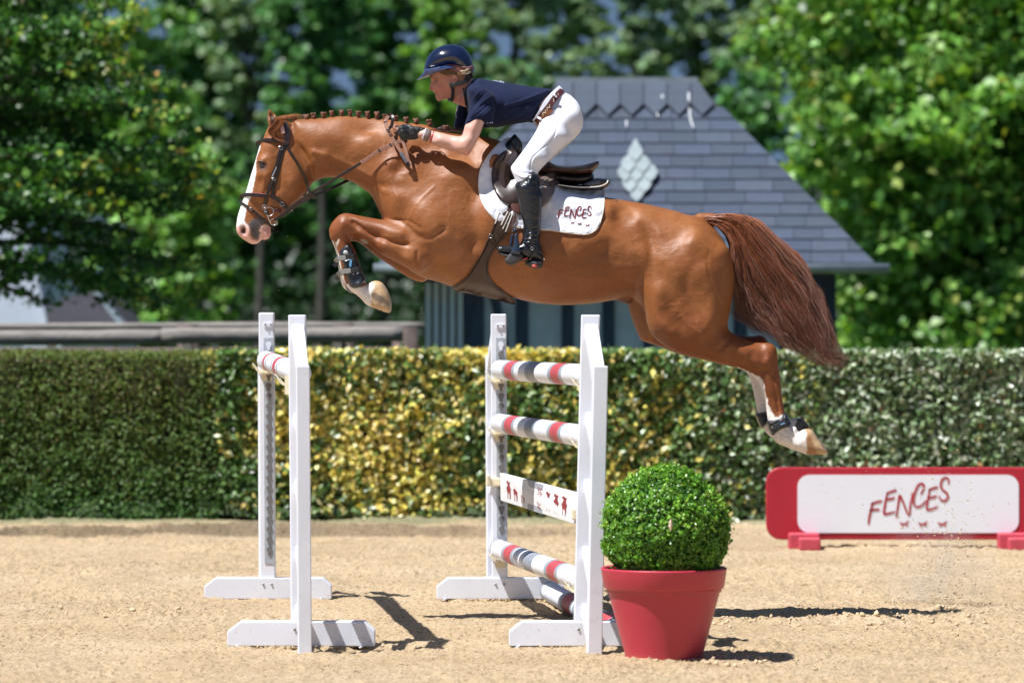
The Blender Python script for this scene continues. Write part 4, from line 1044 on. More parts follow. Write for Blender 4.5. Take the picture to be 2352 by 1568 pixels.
# hair: plaited buttons, forelock, tail
def strands(name, guides, n, nseg, rad, colf, mt, parent, spread, clump=50, wav=5.0, taper=.25, endmin=.6, seed=3, weights=None, tangle=0):
    """guides: list of guide lines (same point count) across the lock; strands are interpolated between them"""
    r_ = np.random.default_rng(seed)
    G = np.array([crspline(g_, 5, False) for g_ in guides])         # g, m, 2
    ng, m_ = G.shape[:2]
    cu = np.sort(r_.random(clump)); cv = r_.normal(0, 1, clump); cph = r_.random((clump, 2)) * 6.28; cend = r_.uniform(endmin, 1.0, clump)
    ci = r_.integers(0, clump, n)
    u = r_.random(n) if weights is None else weights(r_.random(n)); v = r_.normal(0, 1, n)
    nearest = np.abs(cu[None, :] - u[:, None] + .03 * r_.normal(0, 1, (n, clump))).argmin(1)
    ci = nearest
    end = np.clip((cend[ci] * .55 + .5 * (1 - .3 * u)) * r_.uniform(.86, 1.08, n), .25, 1.0)
    T = np.linspace(0, 1, nseg)
    pos = np.zeros((n, nseg, 3)); own = r_.random(n) * 6.28; fr_ = r_.uniform(.5, 1.4, n)
    for k, t in enumerate(T):
        tt = t * end; f = np.clip(tt * (m_ - 1), 0, m_ - 1.001); a = f.astype(int); fr = (f - a)[:, None]
        cl = .42 * t ** .8
        uu = u * (1 - cl) + cu[ci] * cl; vv = v * (1 - cl * .7) + cv[ci] * cl * .9
        g = np.clip(uu * (ng - 1), 0, ng - 1.001); gi = g.astype(int); gf = (g - gi)[:, None]
        p0 = G[gi, a] * (1 - fr) + G[gi, a + 1] * fr; p1 = G[gi + 1, a] * (1 - fr) + G[gi + 1, a + 1] * fr
        q = p0 * (1 - gf) + p1 * gf
        w1 = wav * t * np.sin(cph[ci, 0] + 7 * t + u * 9) + .35 * wav * t * np.sin(r_.random() * 6 + 15 * t + v * 3)
        w2 = wav * t * np.sin(cph[ci, 1] + 6 * t)
        sp_ = spread(t)
        w3 = .5 * wav * t * np.sin(own + 11 * t * fr_); pos[:, k, 0] = q[:, 0] + w1 * .8 + 1.2 * t * v + w3; pos[:, k, 1] = q[:, 1] + w2 * .4 + .4 * w3; pos[:, k, 2] = vv * sp_
    if tangle:
        for ax, ph in ((0, 0), (1, 40), (2, 80)):
            d1 = fbm(pos[..., 0] / 34 + ph, pos[..., 1] / 34 + own[:, None] * .035, pos[..., 2] / 20, 3); pos[..., ax] += tangle * (np.clip(T * 1.6, 0, 1) * (.4 + T))[None] * (d1 + .35 * vnoise(np.repeat(own[:, None] * 9, nseg, 1), T[None] * 9 + ph))
    Wp = Wa(pos.reshape(-1, 3)).reshape(n, nseg, 3)
    tan = np.gradient(Wp, axis=1); tan /= np.linalg.norm(tan, axis=2)[..., None] + 1e-9
    up = np.array([0, 1, 0]); s1 = np.cross(tan, up); s1 /= np.linalg.norm(s1, axis=2)[..., None] + 1e-9; s2 = np.cross(tan, s1)
    R_ = (rad * r_.uniform(.6, 1.3, n))[:, None] * (1 - (1 - taper) * T[None, :] ** 1.5)
    ring = [Wp + (s1 * math.cos(q) + s2 * math.sin(q)) * R_[..., None] for q in (0, 2.094, 4.189)]
    V = np.stack(ring, 2).reshape(-1, 3)
    idx = np.arange(n * nseg * 3).reshape(n, nseg, 3); F = []
    for j in range(3):
        j2 = (j + 1) % 3
        F.append(np.stack([idx[:, :-1, j], idx[:, :-1, j2], idx[:, 1:, j2], idx[:, 1:, j]], -1).reshape(-1, 4))
    col = colf(u, ci, T, r_, n, clump)
    return mk(name, V, np.concatenate(F), mt, parent, True, np.repeat(col.reshape(-1, 3), 3, 0))
M_hair = attr_mat('horse_hair', .30, spec=.7)
def tailcol(u, ci, T, r_, n, clump):
    a = np.array([.42, .13, .040]); b_ = np.array([.20, .070, .045]); g = np.array([.55, .38, .30])
    ct = r_.random(clump)[ci]; mixv = np.clip(.15 + 1.1 * T[None, :] * .8 + .35 * (ct[:, None] - .5) + .0 * u[:, None], 0, 1)[..., None]
    c = a * (1 - mixv) + b_ * mixv
    gl = (r_.random(n) < .14 + .24 * ct)[:, None, None] * np.clip(T * 1.8 - .2, 0, 1)[None, :, None]  # greyish highlights mixed into the colour of some strands
    c = c * (1 - .7 * gl) + g * .7 * gl
    tone = r_.uniform(.42, 1.45, clump)[ci][:, None, None]
    return c * (tone * .6 + .4) * r_.uniform(.45, 1.55, (n, 1, 1))
tg = [BC([(560, 222), (640, 208), (720, 206), (800, 218), (880, 255), (960, 335), (1060, 415), (1120, 490), (1180, 600), (1220, 700), (1250, 810), (1275, 900), (1310, 955), (1362, 1003)]),
      BC([(565, 228), (640, 222), (720, 230), (790, 260), (850, 330), (920, 420), (1000, 510), (1060, 600), (1110, 700), (1150, 790), (1190, 870), (1230, 940), (1280, 1000), (1340, 1030)]),
      BC([(570, 235), (640, 240), (710, 270), (760, 330), (800, 410), (850, 500), (905, 590), (955, 680), (1000, 760), (1050, 830), (1100, 900), (1150, 960), (1210, 1020), (1285, 1068)]),
      BC([(575, 245), (640, 262), (700, 300), (728, 370), (742, 450), (765, 540), (800, 620), (840, 690), (880, 750), (930, 820), (990, 880), (1050, 935), (1120, 990), (1200, 1050)]),
      BC([(580, 255), (635, 275), (685, 320), (712, 380), (712, 440), (716, 500), (722, 560), (728, 610), (735, 660), (750, 710), (790, 770), (840, 830), (900, 880), (980, 935)])]
strands('tail', tg, 3800, 26, .00095, tailcol, M_hair, horse, lambda t: 5 + 20 * math.sin(min(1, t * 1.35) * math.pi * .5), 130, 4.0, .3, .55, 5, lambda q: q, tangle=9)
wg = [BC([(700, 560), (705, 620), (690, 690), (700, 740), (730, 780), (800, 810)]), BC([(740, 560), (770, 640), (790, 720), (830, 790), (890, 850), (960, 890)]), BC([(800, 620), (850, 720), (900, 790), (950, 860), (1010, 910), (1090, 950)])]
strands('tail_wisps', wg, 150, 14, .0007, tailcol, M_hair, horse, lambda t: 14, 16, 6, .3, .55, 8)
# a tuft of loose hair over the dock so the tail grows out of the body
def lockcol(u, ci, T, r_, n, clump): return np.array([.33, .12, .042]) * r_.uniform(.65, 1.3, (n, 1, 1)) * np.ones((1, len(T), 1))
fg = [HC([(600, 225), (560, 280), (520, 330), (530, 380), (600, 420), (680, 445), (722, 470)]), HC([(640, 240), (590, 300), (550, 345), (560, 400), (620, 440), (680, 462), (720, 482)]), HC([(680, 260), (630, 330), (590, 370), (600, 420), (640, 452), (690, 475), (718, 492)])]
fl = strands('forelock', fg, 160, 12, .0011, lockcol, M_hair, horse, lambda t: 3, 8, 1.2, .3, .9, 4)
fl.data.transform(Matrix.Translation((0, -31 * U, 0)))
bg_ = [HC([(600, 215), (680, 195), (760, 182), (830, 178)]), HC([(620, 225), (700, 210), (790, 200), (860, 196)]), HC([(640, 232), (720, 225), (800, 222), (850, 224)])]
strands('poll_hair', bg_, 120, 8, .0008, lockcol, M_hair, horse, lambda t: 16 - 8 * t, 10, 2, .3, .5, 9)
M_plait = mat('plaited_hair', (.15, .052, .022), .5, noise=60, vary=.4, bump=(220, .9, .004))
knob = HC([(765, 205), (885, 190), (955, 178), (1055, 170), (1135, 152), (1230, 148), (1312, 148), (1395, 155), (1487, 163), (1577, 172), (1655, 188), (1758, 205), (1865, 222), (1958, 230), (2090, 244), (2250, 300)]) + RC([(350, 868)])[:0]
def braid_mesh(k):
    r_ = random.Random(k); vol = Vol(-13, 13, -14, 18, -12, 12, 1.3)
    vol.chain([(0, 14, 0), (0, 4, 0)], [5, 5.5], 2)
    for i in range(7):
        a = i * 2.1 + r_.random(); vol.ball((5 * math.cos(a) * .9, -1.5 + 4.2 * math.sin(a * 1.3), 4.5 * math.sin(a)), (3.4, 3.2, 3.4), 1.5)
    vol.ball((0, -1, 0), (5.5, 5.5, 5), 2)
    V, F = vol.mesh(2); return V, F
bms = [braid_mesh(k) for k in range(4)]
for i, (kx, ky) in enumerate(knob):
    V, F = bms[i % 4]; s = random.uniform(.75, 1.12); V = V * [s * random.uniform(.85, 1.1), s, s] + [0, random.uniform(-1.2, 1.2), 0]
    mk('mane_plait', Wa(V * [1.0, .95, 1.0] + np.array([kx, ky + 4, -4])), F, M_plait, horse, True)
mg = [RC([(380, 960), (450, 945), (520, 925), (600, 950)]), RC([(420, 985), (520, 965), (620, 975), (720, 1000)]), RC([(560, 985), (680, 985), (860, 1005), (1040, 1050)])]
strands('mane_wisps', mg, 150, 10, .0010, lambda u, ci, T, r_, n, clump: np.array([.06, .022, .014]) * np.ones((n, len(T), 1)), M_hair, horse, lambda t: 8, 12, 3, .3, .6, 12)
# whiskers at the chin
m = MB()
for i in range(26):
    a, c = HC([(random.uniform(440, 545), random.uniform(1330, 1410))])[0]; an = random.uniform(-.2, 1.5); L = random.uniform(8, 22)
    v0 = random.uniform(-22, 10); m.tube([W(a, c, v0), W(a + L * .5 * math.cos(an), c + L * .5 * math.sin(an), v0 - 3), W(a + L * math.cos(an), c + L * math.sin(an) + 2, v0 - 5)], [.0003, .00025, .0001], 3)
m.build('whiskers', M_bark, horse)['kind'] = 'stuff'

# ------------------------------------------------------------------ draped leather and cloth
def sheet(name, poly, hf, thick, mt, parent, off=2.0, side=-1, sp=4, res=6.0, colf=None, edge_round=True, smooth=True):
    pl = crspline(poly, sp) if sp > 1 else np.array(poly, float)
    pl = np.array([p for i, p in enumerate(pl) if np.hypot(*(p - pl[i - 1])) > .4])
    X, Y = np.meshgrid(np.arange(pl[:, 0].min(), pl[:, 0].max(), res), np.arange(pl[:, 1].min(), pl[:, 1].max(), res))
    d = poly_sd(pl, X, Y); ins = d > res * .5
    pts = [Vector(p) for p in pl] + [Vector((a, c)) for a, c in zip(X[ins], Y[ins])]
    n = len(pl)
    r = delaunay_2d_cdt(pts, [(i, (i + 1) % n) for i in range(n)], [], 1, 1e-4)
    A = np.array([p[:] for p in r[0]]); F = np.array([f for f in r[2] if len(f) == 3])
    h = hf(A[:, 0], A[:, 1]) + off
    de = poly_sd(pl, A[:, 0], A[:, 1])
    if edge_round: h = h - np.clip(1 - de / 3.0, 0, 1) ** 2 * thick * .35
    top = np.column_stack([A, side * (h + thick)]); bot = np.column_stack([A, side * h])
    m = len(A)
    # boundary edges
    from collections import Counter
    E = Counter(); dirE = {}
    for f in F:
        for i in range(3):
            a, c = int(f[i]), int(f[(i + 1) % 3]); E[(min(a, c), max(a, c))] += 1; dirE[(min(a, c), max(a, c))] = (a, c)
    Fs = [tuple(f) for f in F] + [tuple(int(q) + m for q in f[::-1]) for f in F]
    for e, k in E.items():
        if k == 1:
            a, c = dirE[e]; Fs.append((c, a, a + m, c + m))
    V = np.concatenate([top, bot])
    # picture x right, rows down, near side towards the camera: flip for the near side
    x0 = Wa(V)
    if side < 0: Fs = [f[::-1] for f in Fs]
    col = colf(V) if colf else None
    o = mk(name, x0, Fs, mt, parent, smooth, col)
    return o
def strap(name, pts, wd, hf, thick, mt, parent, off=1.0, side=-1, sp=5, wend=None, hlist=None, tw=0.0):
    """a flat strap along pts lying on the surface hf (or at the given distances hlist)"""
    q = crspline(pts, sp, False)
    if hlist is not None: hh = np.interp(np.linspace(0, 1, len(q)), np.linspace(0, 1, len(hlist)), hlist)
    else:
        hh = hf(q[:, 0], q[:, 1]) + off
        for _ in range(4): hh[1:-1] = np.maximum(hh[1:-1], (hh[:-2] + hh[2:]) / 2 * .999)
    t = np.gradient(q, axis=0); t /= np.linalg.norm(t, axis=1)[:, None] + 1e-9
    nrm = np.stack([-t[:, 1], t[:, 0]], 1)
    w_ = np.full(len(q), wd / 2.0) if wend is None else np.interp(np.linspace(0, 1, len(q)), [0, 1], [wd / 2, wend / 2])
    L, R = q + nrm * w_[:, None], q - nrm * w_[:, None]
    Li, Ri = q + nrm * (w_ - min(.6, wd * .2))[:, None], q - nrm * (w_ - min(.6, wd * .2))[:, None]
    ring = np.stack([np.column_stack([L, side * hh]), np.column_stack([L, side * (hh + thick * .6)]), np.column_stack([Li, side * (hh + thick + tw)]), np.column_stack([Ri, side * (hh + thick)]), np.column_stack([R, side * (hh + thick * .6)]), np.column_stack([R, side * hh])], 1)
    n = len(q); V = Wa(ring.reshape(-1, 3)); F = []
    for i in range(n - 1):
        for j in range(6): F.append((6*i+j, 6*i+(j+1) % 6, 6*i+6+(j+1) % 6, 6*i+6+j))
    F += [tuple(range(5, -1, -1)), tuple(6 * (n - 1) + j for j in range(6))]
    o = mk(name, V, F, mt, parent, False)
    return o
def ring3(name, c, v, r, rad, mt, parent, sx=1.0, tilt=0.0, n=20):
    m = MB(); pts = [W(c[0] + r * sx * math.cos(a), c[1] + r * math.sin(a), v + tilt * math.cos(a)) for a in [2 * math.pi * i / n for i in range(n + 1)]]
    m.tube(pts, rad, 6, cap=False); return m.build(name, mt, parent, True)

# lettering strokes (brush capitals), coordinates as on the sign board
GLY = {0: [[(1045, 640), (1052, 580), (1066, 520), (1082, 452)], [(1064, 472), (1110, 452), (1160, 440)], [(1052, 524), (1095, 516), (1138, 512)]],
       1: [[(1205, 368), (1190, 440), (1178, 510), (1178, 550), (1215, 546), (1268, 532)], [(1195, 382), (1240, 362), (1282, 350)], [(1190, 432), (1230, 424), (1266, 414)]],
       2: [[(1278, 582), (1290, 500), (1300, 440), (1308, 395), (1335, 450), (1384, 562), (1398, 470), (1418, 370)]],
       3: [[(1484, 388), (1505, 345), (1510, 308), (1488, 296), (1460, 315), (1435, 375), (1424, 440), (1436, 484), (1470, 490), (1505, 468), (1528, 436)]],
       4: [[(1560, 338), (1550, 400), (1538, 470), (1538, 514), (1580, 508), (1628, 488)], [(1552, 352), (1590, 334), (1630, 324)], [(1548, 418), (1585, 410), (1620, 398)]],
       5: [[(1716, 300), (1718, 262), (1694, 246), (1668, 262), (1652, 300), (1664, 344), (1694, 368), (1712, 396), (1704, 428), (1676, 442), (1650, 428), (1638, 398)]]}
PONY = [(0, 12), (10, 9), (22, 16), (40, 18), (56, 12), (68, 0), (78, -2), (86, 3), (80, 8), (74, 9), (68, 22), (66, 30), (74, 40), (72, 52), (66, 50), (64, 40), (54, 32), (40, 33), (30, 34), (30, 44), (20, 52), (14, 48), (22, 40), (16, 30), (10, 22), (0, 18)]
def lettering(mapf, parent, mt, wid=13.0, thick_name='letter', ponies=((1305, 610), (1460, 612), (1625, 612)), psc=1.0, pony_name='horse_emblem', flat=False, gl=None):
    for k, strokes in (gl or GLY).items():
        V, F = [], []
        for s in strokes:
            q = crspline(s, 4, False) if len(s) > 2 else np.array(s, float)
            t = np.gradient(q, axis=0); t /= np.linalg.norm(t, axis=1)[:, None] + 1e-9; nn = np.stack([-t[:, 1], t[:, 0]], 1)
            ww = wid / 2 * (1 - .35 * np.abs(np.linspace(-1, 1, len(q))) ** 3)
            b0 = len(V)
            for i in range(len(q)): V += [mapf(*(q[i] + nn[i] * ww[i])), mapf(*(q[i] - nn[i] * ww[i]))]
            for i in range(len(q) - 1): F.append((b0 + 2*i, b0 + 2*i+1, b0 + 2*i+3, b0 + 2*i+2))
        mk(thick_name, V, F, mt, parent)
    for (px, py) in ponies:
        V = [mapf(px + a * psc, py + b_ * psc) for a, b_ in PONY]
        tri = delaunay_2d_cdt([Vector(p) for p in PONY], [(i, (i + 1) % len(PONY)) for i in range(len(PONY))], [], 1, 1e-4)
        V = [mapf(px + p.x * psc, py + p.y * psc) for p in tri[0]]
        mk(pony_name, V, [tuple(f) for f in tri[2]], mt, parent)
M_maroon = mat('maroon_thread', (.16, .018, .022), .7)

# ------------------------------------------------------------------ saddle pad
M_quilt, nt, b = nodes('quilted_white_cotton')
b.inputs['Base Color'].default_value = (.74, .77, .86, 1); b.inputs['Roughness'].default_value = .85; b.inputs['Sheen Weight'].default_value = .2
nq = noise_node(nt, 700, 2, .5); bq = nt.nodes.new('ShaderNodeBump'); bq.inputs['Strength'].default_value = .3; bq.inputs['Distance'].default_value = .001
nt.links.new(nq.outputs[0], bq.inputs['Height']); nt.links.new(bq.outputs[0], b.inputs['Normal'])
M_piping = mat('cream_piping', (.72, .68, .60), .7)
pad_o = SCR([(545, 84), (500, 118), (438, 180), (372, 270), (332, 350), (318, 450), (325, 540), (350, 620), (400, 700), (460, 760), (520, 790), (640, 822), (800, 838), (900, 843), (1000, 858), (1100, 871), (1170, 876), (1232, 862), (1280, 820), (1312, 740), (1330, 650), (1337, 560), (1330, 508), (1240, 500), (1040, 440), (900, 380), (760, 290), (660, 190), (590, 100)])
pad = empty('saddle_pad', W(1230, 420), 'white quilted saddle cloth with maroon lettering under the saddle', 'saddle pad')
def padh(x, y):
    a = (x * .86 + y * .5); c = (x * .5 - y * .86)
    q = np.minimum(np.abs(((a / 24) % 1) - .5), np.abs(((c / 24) % 1) - .5)) * 2        # 0 on the stitch lines after shift
    a2 = np.abs((((a + 4 * np.sin(y / 30)) / 26) % 1) - .5) * 2; c2 = np.abs((((c + 4 * np.sin(x / 30)) / 26) % 1) - .5) * 2
    puff = np.sqrt(np.clip(np.minimum(1 - a2, 1 - c2), 0, 1))
    wr = .8 * fbm(x / 10, y / 10, o=3)
    return tsurf(x, y) + 2.6 * puff + wr
pc = crspline(pad_o, 4)
for sd in (-1, 1):
    o = sheet('cloth', pad_o, padh, 2.4, M_quilt, pad, 1.5, sd, 4, 3.2)
    ed = [tuple(p) for p in pc[::3]]
    e_ = [i for i in range(len(pc)) if True]
    q = np.array([pc[i] for i in range(len(pc))]); hh = tsurf(q[:, 0], q[:, 1])
    m = MB(); m.tube([W(a, c, sd * (h_ + 3.2)) for (a, c), h_ in zip(q[::2], hh[::2])] + [W(q[0][0], q[0][1], sd * (hh[0] + 3.2))], .0034, 6, cap=False); m.build('piping', M_piping, pad, True)
# lettering on the cloth: flatten the rise of the sign's word, then fit it to the cloth
def padmap(x, y):
    y2 = y + .27 * (x - 1045)
    sx = 960 + (x - 1045) * .398; sy = 664 + (y2 - 425) * .40 - .06 * (sx - 960)
    if y > 600 and x > 1290: sy = 762 + (y - 600) * .42 + (sx - 1060) * .17
    a, c = SCR([(sx, sy)])[0]
    return W(a, c, -(float(padh(np.array([a]), np.array([c]))[0]) + 5.0))
lettering(padmap, pad, M_maroon, 27, ponies=((1290, 612), (1430, 612), (1590, 614)), psc=1.15)

# ------------------------------------------------------------------ saddle
saddle = empty('saddle', W(1270, 400), 'brown leather jumping saddle under the rider on the white cloth', 'saddle')
seat = SCR([(610, 170), (640, 150), (690, 215), (770, 300), (860, 300), (880, 272), (960, 308), (1050, 318), (1150, 308), (1230, 288), (1288, 271), (1304, 284), (1284, 320), (1256, 350), (1240, 375), (1100, 392), (960, 380), (860, 380), (740, 340), (640, 250)])
sctrl = [(1185, 350, 30, 12), (1240, 375, 32, 16), (1290, 385, 44, 14), (1340, 380, 54, 12), (1370, 375, 40, 8)]
def sadcol(V): return np.tile([.05, .022, .015], (len(V), 1))
blob('seat', [dict(poly=seat, ctrl=sctrl, bumps=())], M_leather2, saddle, 1.8)
M_dleather = mat('oiled_dark_leather', (.034, .018, .014), .36, noise=25, vary=.35, bump=(110, .25, .002), spec=.55)
panel = SCR([(960, 372), (1100, 385), (1240, 370), (1252, 420), (1190, 456), (1080, 462), (980, 452), (930, 420)])
blob('panel', [dict(poly=panel, ctrl=[(1290, 410, 54, 12), (1350, 405, 50, 10)], bumps=[('s', SCR([(960, 392), (1100, 402), (1250, 388)]), 2.2, -5)])], M_leather, saddle, 1.8)
M_felt = mat('grey_felt', (.085, .095, .12), .9, bump=(300, .4, .001))
halfpad = SCR([(940, 448), (1100, 462), (1180, 462), (1260, 415), (1330, 415), (1378, 424), (1392, 440), (1380, 470), (1330, 503), (1200, 516), (1060, 506), (960, 482)])
blob('half_pad', [dict(poly=halfpad, ctrl=[(1300, 430, 62, 8), (1380, 420, 50, 7), (1395, 424, 34, 5)])], M_leather, saddle, 1.7)
for sd in (-1, 1):
    strap('half_pad_edge', SCR([(960, 470), (1080, 486), (1200, 490), (1300, 482), (1355, 458), (1368, 432)]), 2.6, None, 1.5, M_piping, saddle, side=sd, hlist=[62, 63, 63, 61, 57, 46])
M_feltp = blob('felt_top', [dict(poly=SCR([(1150, 462), (1260, 418), (1330, 418), (1362, 432), (1348, 456), (1290, 478), (1200, 484)]), ctrl=[(1370, 420, 54, 6), (1390, 420, 42, 5)])], M_felt, saddle, 1.7)
M_taupe = mat('taupe_flap_leather', (.19, .145, .125), .3, noise=20, vary=.2, bump=(90, .25, .003), spec=.6)
dome = lambda cx, cy, rx, ry, am, base: (lambda x, y: base(x, y) + am * np.exp(-(((x - cx) / rx) ** 2 + ((y - cy) / ry) ** 2)))
for sd in (-1, 1):
    sheet('sweat_flap', SCR([(590, 560), (575, 610), (582, 660), (605, 695), (640, 715), (668, 700), (670, 560), (640, 520)]), tsurf, 4, mat('redbrown_leather', (.12, .05, .04), .35, spec=.6) if sd == -1 else MATS['redbrown_leather'], saddle, 7, sd, 4, 5)
    sheet('saddle_flap', SCR([(640, 190), (560, 190), (500, 230), (445, 300), (425, 380), (425, 450), (445, 520), (490, 590), (556, 632), (640, 640), (720, 660), (830, 655), (885, 610), (925, 540), (945, 450), (958, 345), (860, 330), (740, 290), (680, 210)]), tsurf, 6, M_dleather, saddle, 6, sd, 4, 6)
    sheet('rear_flap', SCR([(800, 440), (840, 400), (900, 362), (962, 342), (955, 400), (946, 455), (922, 550), (880, 612), (832, 655), (815, 600)]), tsurf, 5, M_taupe, saddle, 13, sd, 4, 5)
    kr = SCR([(535, 196), (580, 186), (618, 200), (640, 240), (610, 300), (590, 380), (592, 470), (604, 560), (590, 610), (560, 630), (510, 600), (470, 550), (438, 490), (420, 420), (424, 350), (450, 280), (490, 225)])
    hc = float(tsurf(np.array([1160.]), np.array([400.]))[0])
    blob('knee_roll', [dict(poly=kr, ctrl=[(1150, 365, 11, 12, sd * (72 + 16)), (1140, 400, 14, 14, sd * (hc + 6)), (1165, 455, 12, 12, sd * (hc + 14))], bumps=[('s', SCR([(548, 210), (490, 300), (468, 400), (490, 520), (545, 600)]), 2.4, -4), ('s', SCR([(590, 215), (540, 300), (520, 400), (535, 510), (575, 600)]), 5, 4)])], M_dleather, saddle, 1.7)
    blob('pommel_roll', [dict(poly=SCR([(480, 228), (440, 225), (410, 260), (404, 310), (416, 345), (440, 300), (478, 250)]), ctrl=[(1135, 370, 8, 8, sd * 80)])], mat('tan_leather', (.22, .08, .03), .3, spec=.6) if sd == -1 else MATS['tan_leather'], saddle, 1.5)
blob('pommel', [dict(poly=SCR([(470, 200), (600, 55), (625, 62), (670, 120), (665, 190), (600, 215), (500, 225)]), ctrl=[(1165, 345, 34, 12), (1190, 325, 24, 10)])], M_black, saddle, 1.7)
# emblem on the rear flap
for k, pl in enumerate(([(815, 470), (822, 440), (850, 432), (862, 450), (845, 470)], [(868, 475), (864, 440), (885, 428), (905, 440), (900, 468)])):
    strap('flap_emblem', SCR(pl), 2.0, tsurf, 1.2, M_silver, saddle, off=18.2)
strap('flap_emblem', SCR([(812, 496), (840, 486), (870, 492), (905, 478)]), 3.2, tsurf, 1.2, M_silver, saddle, off=18.2)

# girth
girth = empty('girth', W(1130, 580), 'broad dark brown leather belly girth with cream straps', 'girth')
g_out = SCR([(556, 640), (500, 715), (462, 772), (442, 830), (400, 920), (350, 1030), (290, 1130), (225, 1225), (160, 1275), (98, 1302), (112, 1318), (200, 1345), (330, 1370), (480, 1408), (600, 1442), (614, 1416), (590, 1388), (520, 1345), (445, 1290), (398, 1220), (384, 1150), (410, 1050), (470, 960), (540, 870), (600, 760), (630, 690), (600, 640)])
M_girth = mat('girth_leather', (.052, .028, .022), .42, noise=30, vary=.25, bump=(120, .25, .002), spec=.5)
gh = lambda x, y: tsurf(x, y)
for sd in (-1, 1):
    sheet('girth_leather', g_out, gh, 4.0, M_girth, girth, 1.5, sd, 4, 4.0)
    L1 = [(456, 772), (436, 830), (395, 920), (345, 1030), (284, 1130), (222, 1222), (105, 1300)]
    strap('rolled_edge', SCR([(628, 700), (598, 765), (538, 872), (470, 962), (408, 1052), (388, 1150), (400, 1218), (448, 1284), (525, 1340), (606, 1410)]), 3.4, gh, 3.4, M_leather, girth, off=3.5, side=sd)
    strap('rolled_edge', SCR(L1), 2.4, gh, 3, M_leather, girth, off=3.5, side=sd)
    for pl in ([(556, 690), (500, 800)], [(575, 700), (514, 832)], [(600, 690), (536, 856)][:2], [(486, 690), (452, 790)]):
        strap('cream_strap', SCR([pl[0], tuple((np.array(pl[0]) + pl[1]) / 2), pl[1]]), 2.6, gh, 1.2, M_piping, girth, off=6, side=sd)
    strap('billet', SCR([(568, 700), (545, 745), (518, 805)]), 9, gh, 2, M_leather2, girth, off=5, side=sd)
    strap('billet', SCR([(612, 740), (585, 790), (548, 850)]), 9, gh, 2, M_leather2, girth, off=5, side=sd)
    strap('front_loop', SCR([(420, 900), (405, 915), (430, 960), (445, 960), (452, 935), (425, 895)]), 2.2, gh, 1.6, M_leather, girth, off=6, side=sd)
a, c = SCR([(415, 888)])[0]; ring3('loop_ring', (a, c), -(float(tsurf(np.array([a]), np.array([c]))[0]) + 8), 4.6, .0014, M_silver, girth, .75)
strap('belly_strap', SCR([(140, 1338), (180, 1320), (230, 1330), (290, 1352), (335, 1368)]), 6, gh, 3, M_girth, girth, off=4)

# ------------------------------------------------------------------ bridle
bridle = empty('bridle', W(640, 400), 'dark brown leather bridle with silver bit and reins on the horse head', 'bridle')
br = lambda nm, pl, wd, mt=M_leather, off=1.0, th=2.0, sides=(-1, 1), sp=5: [strap(nm, HC(pl), wd, surf, th, mt, bridle, off=off, side=s_, sp=sp) for s_ in sides]
M_pinkl = mat('pink_padding', (.42, .12, .13), .6)
br('cheekpiece', [(652, 500), (622, 600), (602, 700), (565, 820), (525, 930), (488, 1070)], 7.4, off=3.0, th=2.4)
br('noseband_cheek', [(690, 480), (660, 560), (636, 660), (610, 780), (580, 880), (560, 975)], 7.0, off=1.2)
br('crownpiece', [(665, 262), (690, 300), (706, 350), (706, 420), (690, 490)], 13, off=2.5, th=3)
br('crown_padding', [(640, 262), (652, 300), (660, 340), (664, 372)], 9, mat('pale_web', (.55, .33, .30), .7), off=4, th=2)
br('browband', [(396, 474), (425, 452), (480, 438), (560, 440), (640, 452), (706, 482)], 8.5, off=1.8, th=4)
br('browband_lining', [(396, 462), (425, 438), (480, 424), (540, 428)], 2.4, M_pinkl, off=2.2, th=3)
br('throatlash', [(700, 500), (742, 565), (800, 655), (850, 750), (888, 830), (904, 905)], 6.2, off=1.6)
br('throatlash_end', [(905, 905), (898, 950), (870, 985), (848, 978)], 3.6, M_silver, off=-3)
br('noseband', [(240, 992), (275, 972), (340, 970), (420, 974), (500, 984)], 8.4, off=2.0, th=4.5)
br('noseband_lining', [(262, 962), (340, 957), (420, 960), (498, 968)], 2.2, M_pinkl, off=2.6, th=3.6)
br('noseband_rear', [(540, 975), (600, 1010), (650, 1052), (700, 1105), (728, 1140)], 9.6, off=1.6, th=2.4)
br('flash_strap', [(238, 1042), (320, 1092), (400, 1152), (470, 1212), (530, 1265), (602, 1332)], 6.0, off=2.6)
br('flash_loop', [(244, 975), (234, 1010), (236, 1050)], 3.5, M_black, off=2)
br('rosewood_tab', [(560, 1132), (600, 1122), (645, 1136)], 7.5, mat('plum_leather', (.10, .035, .045), .4), off=5)
def headv(p): a, c = HC([p])[0]; return (a, c), float(surf(np.array([a]), np.array([c]))[0])
for sd in (-1, 1):
    for p, r, sx in (((480, 1085), 4.0, .9), ((530, 1135), 10, 1.0), ((567, 1236), 7.0, 1.0)):
        q, h_ = headv(p); ring3('bit_ring', q, sd * (max(h_, 18) + 6), r, .0021, M_silver, bridle, sx)
    q = [HC([p])[0] for p in ((470, 1100), (515, 1170), (530, 1225), (545, 1250))]; m = MB(); m.tube([W(a, c, sd * 30) for a, c in q], [.0022, .0034, .003, .002], 6); m.build('bit_shank', M_silver, bridle, True)
    q, h_ = headv((505, 1150)); m = MB(); m.tube([W(*q, sd * 18), W(*q, sd * 34)], .0085, 12); m.build('bit_guard', M_black, bridle, True)
for p, s_ in (((645, 515), 4.2), ((655, 1062), 4.8), ((735, 1105), 5.2), ((348, 1108), 3.4), ((578, 820), 3.2)):
    (a, c), h_ = headv(p); m = MB(); k = s_
    m.tube([W(a - k, c - k, -(h_ + 6)), W(a + k, c - k * .6, -(h_ + 6)), W(a + k * .8, c + k, -(h_ + 6)), W(a - k * .9, c + k * .7, -(h_ + 6)), W(a - k, c - k, -(h_ + 6))], .0014, 5); m.build('buckle', M_silver, bridle, True)
